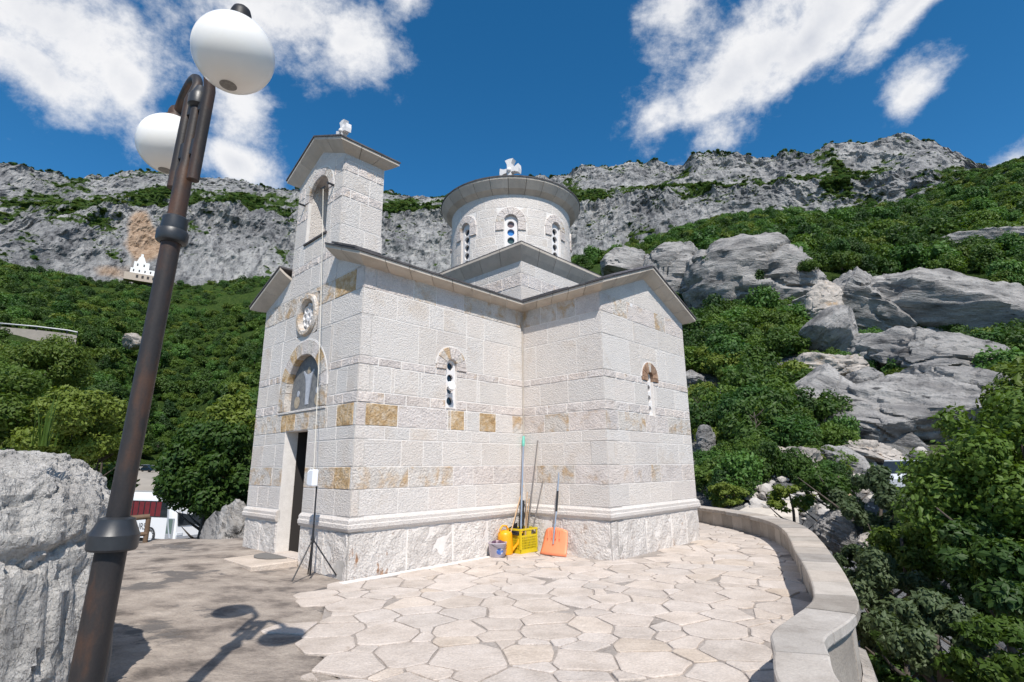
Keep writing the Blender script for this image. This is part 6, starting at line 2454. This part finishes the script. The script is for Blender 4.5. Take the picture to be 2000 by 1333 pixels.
# ================================================================== trees and shrubs
def leaf_mesh(name, n, lobes, leaf, seed, mat, parent=None, shell=.35, up=.35, long_=1.7, hang=0.0):
    """leaf-sized faces spread through rounded clumps: lobes = (x, y, z, rx, ry, rz)"""
    g = np.random.default_rng(seed)
    lob = np.array(lobes, float)
    vol = (lob[:, 3] * lob[:, 4] * lob[:, 5]) ** .667
    which = g.choice(len(lob), n, p=vol / vol.sum())
    d_ = g.normal(size=(n, 3))
    d_ /= np.linalg.norm(d_, axis=1, keepdims=True)
    rad = 1 - shell * g.random(n) ** 1.5 + .12 * g.normal(size=n)
    c = lob[which, :3] + d_ * lob[which, 3:] * rad[:, None]
    nr = d_ * 1.0 + np.array([0, 0, up]) + g.normal(size=(n, 3)) * .55
    nr /= np.linalg.norm(nr, axis=1, keepdims=True)
    a = np.cross(nr, g.normal(size=(n, 3)))
    a /= np.linalg.norm(a, axis=1, keepdims=True)
    a[:, 2] -= hang
    b = np.cross(nr, a)
    b /= np.linalg.norm(b, axis=1, keepdims=True)
    s = leaf * (.6 + .8 * g.random(n))[:, None]
    tip = c + a * s * long_ * .5
    root = c - a * s * long_ * .5
    l_ = c + b * s * .5 - nr * s * .12 + a * s * .1
    r_ = c - b * s * .5 - nr * s * .12 + a * s * .1
    v = np.stack([root, r_, tip, l_], 1).reshape(-1, 3)
    i = np.arange(n) * 4
    t = np.concatenate([np.stack([i, i + 1, i + 2], 1), np.stack([i, i + 2, i + 3], 1)])
    return mesh_np(name, v, tris=t, mat=mat, parent=parent)


def lobes_dome(k, seed, rx=1, rz=1, low=-.35, r0=.30, r1=.46, spread=.70):
    g = random.Random(seed)
    out = []
    for i in range(k):
        while True:
            x, y, z_ = g.uniform(-1, 1), g.uniform(-1, 1), g.uniform(low, 1)
            if .25 < x * x + y * y + z_ * z_ < 1:
                break
        r = g.uniform(r0, r1)
        out.append((x * spread * rx, y * spread * rx, (z_ * spread + .2) * rz, r * rx, r * rx, r * rz * .85))
    return out


def trunk_mesh(name, h, r, seed, parent, limbs=4, spread=.8, lean=(0, 0), mat=None):
    g = random.Random(seed)
    bm = bmesh.new()
    p, pts, rad = Vector((0, 0, -.25 * h)), [], []
    for k in range(6):
        t = k / 5
        pts.append(Vector((lean[0] * t * t * h + g.uniform(-.03, .03) * h, lean[1] * t * t * h + g.uniform(-.03, .03) * h, -.2 * h + 1.2 * h * t)))
        rad.append(r * (1 - .72 * t))
    bm_tube(bm, pts, rad, 8)
    for k in range(limbs):
        a = 2 * PI * (k + g.random()) / limbs
        t = g.uniform(.4, .85)
        b0 = pts[0].lerp(pts[-1], t)
        b0 = pts[min(int(t * 5), 4)].lerp(pts[min(int(t * 5) + 1, 5)], t * 5 % 1)
        ln = h * g.uniform(.35, .6) * spread
        q1 = b0 + Vector((math.cos(a) * ln * .5, math.sin(a) * ln * .5, ln * .35))
        q2 = b0 + Vector((math.cos(a) * ln, math.sin(a) * ln, ln * .8))
        bm_tube(bm, [b0, q1, q2], [r * .45, r * .28, r * .10], 6)
    return from_bm(name, bm, mat or M['bark'], parent, True)


# ---- one of each kind; crowns are about 1 m in radius and scaled by their tree
M['leaf_e'] = leaf_mat('leaf_fresh_green', (.026, .072, .014), (.085, .175, .035))
KINDS = []
for k, (mt_, seed) in enumerate((('leaf_a', 1), ('leaf_b', 2), ('leaf_a', 3), ('leaf_c', 4), ('leaf_e', 5))):
    KINDS.append((lobes_dome(15, seed * 7, 1.0, [.95, 1.15, .85, .9, 1.1][k]), mt_, seed))


def proto(name, k, label, cat, group, n=1900, leaf=.105):
    lob, mt_, seed = KINDS[k]
    o = empty(name)
    tag(o, label, cat, group)
    leaf_mesh('crown', n, lob, leaf, seed, M[mt_], o)
    trunk_mesh('trunk', .7, .05, seed, o, 5)
    return o


TREE_G = 'trees of the wood on the left hillside'
SHR_G = 'green shrubs among the rocks on the right slope'
RTR_G = 'trees of the wood above the rocks'
trees = [proto('forest_tree', k, 'dense green tree of the wood on the hillside behind the lamp', 'tree', TREE_G) for k in range(5)]
rng = random.Random(91)
placed = []


def put(src, x, y, z_, s, sz=1.0, label=None, group=None, first=None):
    o = src if first else copy_tree(src)
    o.location = (x, y, z_)
    o.scale = (s, s, s * sz)
    o.rotation_euler = (0, 0, rng.uniform(0, 2 * PI))
    if label:
        o['label'] = label
    if group:
        o['group'] = group
    return o


used = set()
cand = []
# left wood: nearest trees are things of their own, the rest of the wood is one mass
far_pts = []
tries = 0
cells = {}


def free(x, y, rad):
    key = (int(x // 6), int(y // 6))
    for i in (-1, 0, 1):
        for j in (-1, 0, 1):
            for (a, b, r_) in cells.get((key[0] + i, key[1] + j), ()):
                if (a - x) ** 2 + (b - y) ** 2 < (.62 * (rad + r_)) ** 2:
                    return False
    cells.setdefault(key, []).append((x, y, rad))
    return True


def in_lot(x, y, az, r):
    # car park and the strip of view along it stay open
    return (-36.6 < az < -28.5 and 24 < r < 174) and not (az > -29.4 and r > 78)


AZC = [rng.uniform(-58, 50) for _ in range(60000)]
RC = [math.sqrt(rng.uniform(60 ** 2, 470 ** 2)) for _ in range(60000)]
clear_ = fbm(np.stack([np.array(RC) * np.sin(np.radians(AZC)) / 30., np.array(RC) * np.cos(np.radians(AZC)) / 30., np.zeros(60000)], 1), 3, 404)
for _ in range(60000):
    az = AZC[_]
    r = RC[_]
    if -22 < az < 10 and r < 160:
        continue
    if az >= 10 and r < 98:
        continue
    if in_lot(0, 0, az, r):
        continue
    x, y = r * math.sin(R(az)), r * math.cos(R(az))
    if clear_[_ % 60000] > .30 and r > 110:
        continue
    if abs(az + 43.5) < 5 and 178 < r < 212:
        continue
    big = rng.choice((rng.uniform(1.6, 2.6), rng.uniform(2.4, 4.4))) * (1.0 if r < 200 else 1.1)
    if rng.random() < .06:
        big *= 1.3
    if not free(x, y, big):
        continue
    cand.append((r, az, x, y, ground_z(x, y), big))
cand.sort()
nind = 0
rest = []
for (r, az, x, y, z_, big) in cand:
    el = math.degrees(math.atan2(z_ - EYE, r))
    if az < -24 and nind < 285 and r < 330 and az > -50:
        k = rng.randrange(5)
        s = big
        if k not in used:
            used.add(k)
            put(trees[k], x, y, z_ + s * .35, s, rng.uniform(.85, 1.25), first=True)
        else:
            put(trees[k], x, y, z_ + s * .35, s, rng.uniform(.85, 1.25))
        nind += 1
    else:
        rest.append((x, y, z_ + big * .3, big, rng.uniform(.85, 1.2)))

# shrubs clinging to cliffs and ledges
Pn = P
vegmask = (veg + .55 * fbm(Pn / 5., 3, 301) > 1.02) & far & (segs >= 14) & (segs <= 17) & (np.abs(np.degrees(np.arctan2(Pn[:, 0], Pn[:, 1]))) < 56)
ids = np.nonzero(vegmask)[0]
rngn = np.random.default_rng(4)
ids = rngn.choice(ids, min(len(ids), 12000), replace=False)
cl = [(*Pn[i], s, .8) for i, s in zip(ids, rngn.uniform(.8, 2.6, len(ids)))]
# a few hanging in bare rock, sparse
ids2 = np.nonzero(far & (segs >= 14) & (segs <= 17) & (veg > .30))[0]
ids2 = rngn.choice(ids2, min(len(ids2), 4200), replace=False)
cl += [(*Pn[i], s, .8) for i, s in zip(ids2, rngn.uniform(.5, 1.3, len(ids2)))]

crowns = bpy.data.collections.new('crown_kinds')
for t in trees:
    for ch in t.children:
        if ch.name.startswith('crown'):
            crowns.objects.link(ch)


def scatter(name, pts, label, cat):
    pts = np.array(pts, float)
    me = bpy.data.meshes.new(name)
    me.vertices.add(len(pts))
    me.vertices.foreach_set('co', pts[:, :3].astype(np.float32).ravel())
    for nm, arr in (('size', pts[:, 3]), ('tall', pts[:, 4])):
        a = me.attributes.new(nm, 'FLOAT', 'POINT')
        a.data.foreach_set('value', arr.astype(np.float32))
    o = link(name, me)
    ng = bpy.data.node_groups.new(name, 'GeometryNodeTree')
    ng.interface.new_socket('Geometry', in_out='INPUT', socket_type='NodeSocketGeometry')
    ng.interface.new_socket('Geometry', in_out='OUTPUT', socket_type='NodeSocketGeometry')
    N = ng.nodes.new
    gi, go = N('NodeGroupInput'), N('NodeGroupOutput')
    ci = N('GeometryNodeCollectionInfo')
    ci.inputs['Collection'].default_value = crowns
    ci.inputs['Separate Children'].default_value = True
    ci.inputs['Reset Children'].default_value = True
    ip = N('GeometryNodeInstanceOnPoints')
    ip.inputs['Pick Instance'].default_value = True
    rv = N('FunctionNodeRandomValue')
    rv.data_type = 'INT'
    rv.inputs[4].default_value = 0
    rv.inputs[5].default_value = 4
    rr = N('FunctionNodeRandomValue')
    rr.data_type = 'FLOAT_VECTOR'
    rr.inputs[0].default_value = (-.15, -.15, 0)
    rr.inputs[1].default_value = (.15, .15, 6.28)
    sz, tl = N('GeometryNodeInputNamedAttribute'), N('GeometryNodeInputNamedAttribute')
    sz.data_type = tl.data_type = 'FLOAT'
    sz.inputs['Name'].default_value = 'size'
    tl.inputs['Name'].default_value = 'tall'
    mu = N('ShaderNodeMath')
    mu.operation = 'MULTIPLY'
    cx = N('ShaderNodeCombineXYZ')
    Lk = ng.links.new
    Lk(gi.outputs[0], ip.inputs['Points'])
    Lk(ci.outputs[0], ip.inputs['Instance'])
    Lk([o_ for o_ in rv.outputs if o_.type == 'INT'][0], ip.inputs['Instance Index'])
    Lk(rr.outputs[0], ip.inputs['Rotation'])
    so = [o_ for o_ in sz.outputs if o_.enabled and o_.name == 'Attribute'][0]
    to = [o_ for o_ in tl.outputs if o_.enabled and o_.name == 'Attribute'][0]
    Lk(so, mu.inputs[0])
    Lk(to, mu.inputs[1])
    Lk(so, cx.inputs[0])
    Lk(so, cx.inputs[1])
    Lk(mu.outputs[0], cx.inputs[2])
    Lk(cx.outputs[0], ip.inputs['Scale'])
    Lk(ip.outputs[0], go.inputs[0])
    md = o.modifiers.new('scatter', 'NODES')
    md.node_group = ng
    tag(o, label, cat, None, 'stuff')
    return o


scatter('forest', rest, 'far green wood covering the slopes under the cliffs', 'forest')
scatter('cliff_shrubs', cl, 'small dark shrubs growing on the cliff ledges and the ridge', 'shrubs')

# ---- shrubs and bushes on the right slope, each its own
shr = [proto('shrub', k, 'leafy green shrub growing among the rocks right of the church', 'shrub', SHR_G, 2600, .085) for k in range(5)]
used2 = set()
spots = []
for (x0, x1, y0, y1, r0, r1, n, s0, s1) in (
        (1320, 1560, 575, 700, 62, 76, 34, 1.6, 2.8), (1345, 1560, 700, 800, 44, 60, 34, 1.3, 2.4), (1355, 1560, 800, 905, 34, 43, 26, 1.1, 2.0),
        (1370, 1480, 900, 985, 27, 32, 18, .7, 1.3), (1480, 1570, 560, 640, 70, 80, 14, 1.5, 2.4), (1690, 1960, 660, 690, 56, 62, 16, 1.2, 2.0), (1930, 2090, 640, 700, 56, 64, 14, 1.3, 2.0),
        (1500, 1700, 480, 530, 84, 96, 14, 1.5, 2.6), (1290, 1420, 500, 540, 90, 96, 6, 1.4, 2.2), (1700, 2060, 560, 585, 84, 94, 14, 1.6, 2.6),
        (1880, 2060, 700, 800, 40, 52, 16, 1.4, 2.4), (1375, 1440, 490, 560, 77, 79, 7, 1.2, 2.0), (1275, 1310, 520, 600, 82, 85, 7, 1.2, 2.0), (1555, 1610, 520, 600, 72, 78, 8, 1.1, 1.9), (1400, 1590, 590, 630, 72, 76, 12, 1.2, 2.0),
        (1660, 1740, 640, 690, 60, 64, 8, .8, 1.5), (1700, 1900, 680, 700, 55, 57, 8, .8, 1.4), (1640, 1700, 700, 760, 47, 49, 6, .5, .9), (1540, 1590, 850, 900, 33, 36, 6, .6, 1.0), (1130, 1340, 520, 560, 92, 100, 18, 1.5, 2.5), (1560, 1620, 690, 720, 52, 55, 5, .8, 1.2), (1690, 1780, 800, 860, 40, 41, 3, .4, .6),
        (1600, 1660, 900, 960, 30, 34, 6, .5, .9), (1660, 1760, 720, 745, 47, 50, 5, .4, .8), (1820, 1900, 770, 790, 41, 42, 3, .5, .8), (1560, 1660, 840, 900, 35, 37, 7, .6, 1.1)):
    for i in range(n):
        x, y = rng.uniform(x0, x1), rng.uniform(y0, y1)
        # nearer places lower in the picture
        t = 1 - (y - y0) / (y1 - y0)
        r = r0 + (r1 - r0) * min(1, max(0, t + rng.uniform(-.15, .15)))
        spots.append((x, y, r, rng.uniform(s0, s1)))
# no shrub in front of the bare rocks
keep = []
for (x, y, r, s) in spots:
    p = at_r(x, y, r)
    if 1585 < x < 1655 and 605 < y < 690:
        continue
    keep.append((p, s))
for (x, y, hw, hh, r) in ROCKS:
    if r < 20 or r > 100 or r in (42, 39.5):
        continue
    n = max(2, int(hw / 16))
    for i in range(n):
        if rng.random() < .25:
            continue
        xx = x - hw + 2 * hw * (i + rng.uniform(.1, .9)) / n
        s = max(.35, min(1.5, hh * 1.3 / FPX * r * rng.uniform(.32, .6)))
        p = at_r(xx, y + hh * rng.uniform(1.05, 1.35), r - rng.uniform(.5, 2.5) - s * .5)
        if not (1660 < xx < 1830 and 790 < y + hh * 1.2 < 900):
            keep.append((p, s))
        if rng.random() < .35:
            p = at_r(xx, y - hh * rng.uniform(.6, 1.1), r + rng.uniform(1, 3))
            keep.append((p, s * .9))
keep.sort(key=lambda t: -t[1] / math.hypot(t[0].x, t[0].y))
small = []
for i_, (p, s) in enumerate(keep):
    k = rng.choice((0, 0, 2, 3, 1, 4))
    gz = ground_z(p.x, p.y)
    zz = gz + s * .30 if abs(gz - p.z) < 6 else p.z - s * .2
    if i_ >= 296:
        small.append((p.x, p.y, zz, s, rng.uniform(.8, 1.2)))
        continue
    put(shr[k], p.x, p.y, zz, s, rng.uniform(.8, 1.2), first=k not in used2)
    used2.add(k)
if small:
    scatter('small_shrubs', small, 'smallest shrubs between the rocks of the right slope', 'shrubs')
for k in range(5):
    if k not in used2:
        put(shr[k], 30, 48, ground_z(30, 48) + .5, 1.5, first=True)

# ivy on the crag
iv = leaf_mesh('ivy', 2600, [(0, 0, 0, .5, .25, 1.2), (.1, 0, -1.1, .7, .3, 1.0), (-.15, 0, 1.1, .35, .2, .7), (.2, 0, -2.1, .9, .4, .9)], .13, 66, M['leaf_b'])
p = at_r(1490, 568, 76.5)
iv.location = p
iv.scale = (1.9, 1.9, 1.9)
iv.rotation_euler = (0, 0, -R(25))
tag(iv, 'dark green ivy hanging down the wide grey crag', 'ivy')


def big_tree(name, loc, crown_lobes, n, leaf, mat, seed, label, h, r, cat='tree', limbs=6, spread=.55, up=.35, lean=(0, 0), rot=0, group=None):
    o = empty(name, tuple(loc), (0, 0, rot))
    tag(o, label, cat, group)
    leaf_mesh('crown', n, crown_lobes, leaf, seed, M[mat], o, up=up)
    trunk_mesh('trunk', h, r, seed, o, limbs, spread, lean)
    return o


def lobes_at(spec, seed, k=18, r0=.28, r1=.42):
    """spec: centre, radii of the whole crown"""
    (cx, cy, cz), (rx, ry, rz) = spec
    out = []
    for (x, y, z_, a, b, c) in lobes_dome(k, seed, 1, 1, -.9, r0, r1, .74):
        out.append((cx + x * rx * 1.08, cy + y * ry * 1.08, cz + (z_ - .2) * rz * 1.08, a * rx, b * ry, c * rz))
    return out


# tree beside the coach
p = at_r(412, 900, 21.5)
gz = ground_z(p.x, p.y)
big_tree('leafy_tree', (p.x, p.y, gz), lobes_at(((.25, 0, p.z - gz - .3), (2.0, 1.9, 2.2)), 31, 44, .17, .30), 20000, .10, 'leaf_a', 31, 'dense leafy tree standing between the coach and the church', p.z - gz + .2, .11, spread=.30)
p = at_r(470, 850, 26)
gz = ground_z(p.x, p.y)
big_tree('leafy_tree', (p.x, p.y, gz), lobes_at(((0, 0, p.z - gz), (1.6, 1.7, 2.2)), 32, 34, .18, .30), 9000, .115, 'leaf_c', 32, 'lighter green tree touching the left wall of the church', p.z - gz, .11, spread=.3)
# bright scrub above the boulder at the left
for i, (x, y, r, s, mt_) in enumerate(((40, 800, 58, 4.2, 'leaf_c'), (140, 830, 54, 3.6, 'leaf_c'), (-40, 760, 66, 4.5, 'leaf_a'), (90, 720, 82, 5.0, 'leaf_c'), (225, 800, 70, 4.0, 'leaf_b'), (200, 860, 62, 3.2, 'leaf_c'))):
    p = at_r(x, y, r)
    gz = min(ground_z(p.x, p.y), p.z - s * .7)
    lab = ['yellow green bush over the left end of the boulder', 'yellow green bush over the middle of the boulder top', 'green bush at the left edge above the boulder',
           'tall yellow green bush behind the bushes over the boulder', 'dark bush just left of the lamp post above the boulder', 'low light green bush at the right end of the boulder top'][i]
    big_tree('bush', (p.x, p.y, gz), lobes_at(((0, 0, p.z - gz), (s, s, s * .8)), 40 + i, 20), 14000, .19, mt_, 40 + i, lab, p.z - gz, .15, 'bush')

# trees outside the parapet
near_specs = [
    # px, py, r, rx, rz, n, leaf, mat, label
    (1985, 985, 10.5, 1.45, 1.75, 34000, .052, 'leaf_a', 'big dark leafy tree filling the right edge'),
    (2130, 880, 11.5, 1.3, 1.6, 12000, .07, 'leaf_c', 'leafy tree cut by the right edge of the picture'),
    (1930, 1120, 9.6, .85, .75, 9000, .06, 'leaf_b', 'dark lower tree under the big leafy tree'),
    (1715, 985, 15.0, 1.0, .95, 9000, .065, 'leaf_d', 'greyish thin-leaved tree behind the middle of the parapet'),
    (1720, 1170, 10.5, .70, .9, 8000, .048, 'leaf_d', 'greyish shrub with pale stems close outside the parapet'),
    (1605, 955, 18.5, .95, .75, 2300, .075, 'leaf_a', 'slim tree with dark bare trunk behind the parapet'),
    (1548, 975, 19.5, .75, .55, 1700, .075, 'leaf_c', 'small light green tree left of the slim dark trunk'),
    (1820, 1240, 8.2, .62, .55, 6500, .045, 'leaf_d', 'low greyish bush near the lower right corner'),
    (1975, 1300, 7.6, .62, .5, 6500, .045, 'leaf_c', 'low light green bush in the lower right corner'),
    (1770, 1090, 12.0, .6, .7, 5000, .055, 'leaf_c', 'yellow green young tree between darker trees outside the parapet'),
    (1670, 1100, 13.0, .42, .42, 2600, .05, 'leaf_d', 'small greyish shrub just over the parapet cap'),
    (1420, 965, 23.0, .9, .5, 4000, .07, 'leaf_c', 'low yellow green bush where the parapet meets the church'),
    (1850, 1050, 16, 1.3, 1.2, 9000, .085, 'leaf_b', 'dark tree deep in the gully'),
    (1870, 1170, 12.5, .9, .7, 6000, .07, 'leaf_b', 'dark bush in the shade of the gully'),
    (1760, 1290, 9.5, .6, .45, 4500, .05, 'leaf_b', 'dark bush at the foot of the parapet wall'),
]
for i, (x, y, r, rx, rz, n, leaf, mt_, lab) in enumerate(near_specs):
    p = at_r(x, y, r)
    gz = min(ground_z(p.x, p.y), p.z - rz * .5)
    sparse = n < 3000
    big_tree('leafy_tree' if 'tree' in lab else 'bush', (p.x, p.y, gz), lobes_at(((0, 0, p.z - gz), (rx * 1.05, rx * 1.05, rz * 1.05)), 60 + i, 46 if rx > 1 else 24, .15, .29), n, leaf, mt_, 60 + i, lab, max(.5, p.z - gz + rz * (.5 if 'tree' in lab else .1)),
             .10 if r < 12 else .09, 'tree' if 'tree' in lab else 'bush', 7, lean=(rng.uniform(-.1, .1), rng.uniform(-.1, .1)))

# moss and ferns under the boulder, grass on it
ms = leaf_mesh('moss_clump', 2600, [(0, 0, 0, .30, .25, .22), (.15, .1, .12, .25, .2, .2), (-.2, .1, -.1, .2, .2, .18)], .035, 81, leaf_mat('moss', (.035, .045, .006), (.14, .12, .015)))
ms.location = (-3.50, 4.20, .42)
tag(ms, 'yellowish moss clump in the hollow under the big boulder', 'moss')
fr_ = leaf_mesh('fern_clump', 1200, [(0, 0, 0, .18, .18, .12), (.1, .05, .05, .14, .12, .1)], .06, 82, M['leaf_a'])
fr_.location = (-3.45, 3.65, .12)
tag(fr_, 'small green leafy plant at the foot of the boulder', 'plant')
bm = bmesh.new()
g_ = random.Random(8)
for k in range(26):
    a, l_ = g_.uniform(0, 6.28), g_.uniform(.12, .42)
    le = g_.uniform(.05, .35)
    x0, y0 = g_.uniform(-.06, .06), g_.uniform(-.06, .06)
    p0 = Vector((x0, y0, 0))
    p1 = p0 + Vector((math.cos(a) * le * l_ * .4, math.sin(a) * le * l_ * .4, l_ * .6))
    p2 = p0 + Vector((math.cos(a) * le * l_, math.sin(a) * le * l_, l_))
    sd_ = Vector((-math.sin(a), math.cos(a), 0)) * .006
    v = [bm.verts.new(q_) for q_ in (p0 - sd_, p0 + sd_, p1 + sd_ * .8, p1 - sd_ * .8, p2)]
    bm.faces.new((v[0], v[1], v[2], v[3])); bm.faces.new((v[3], v[2], v[4]))
gt = from_bm('grass_tuft', bm, M['leaf_c'])
gt.location = at_r(85, 872, 5.2)
tag(gt, 'thin green grass tuft growing on top of the boulder', 'grass tuft')
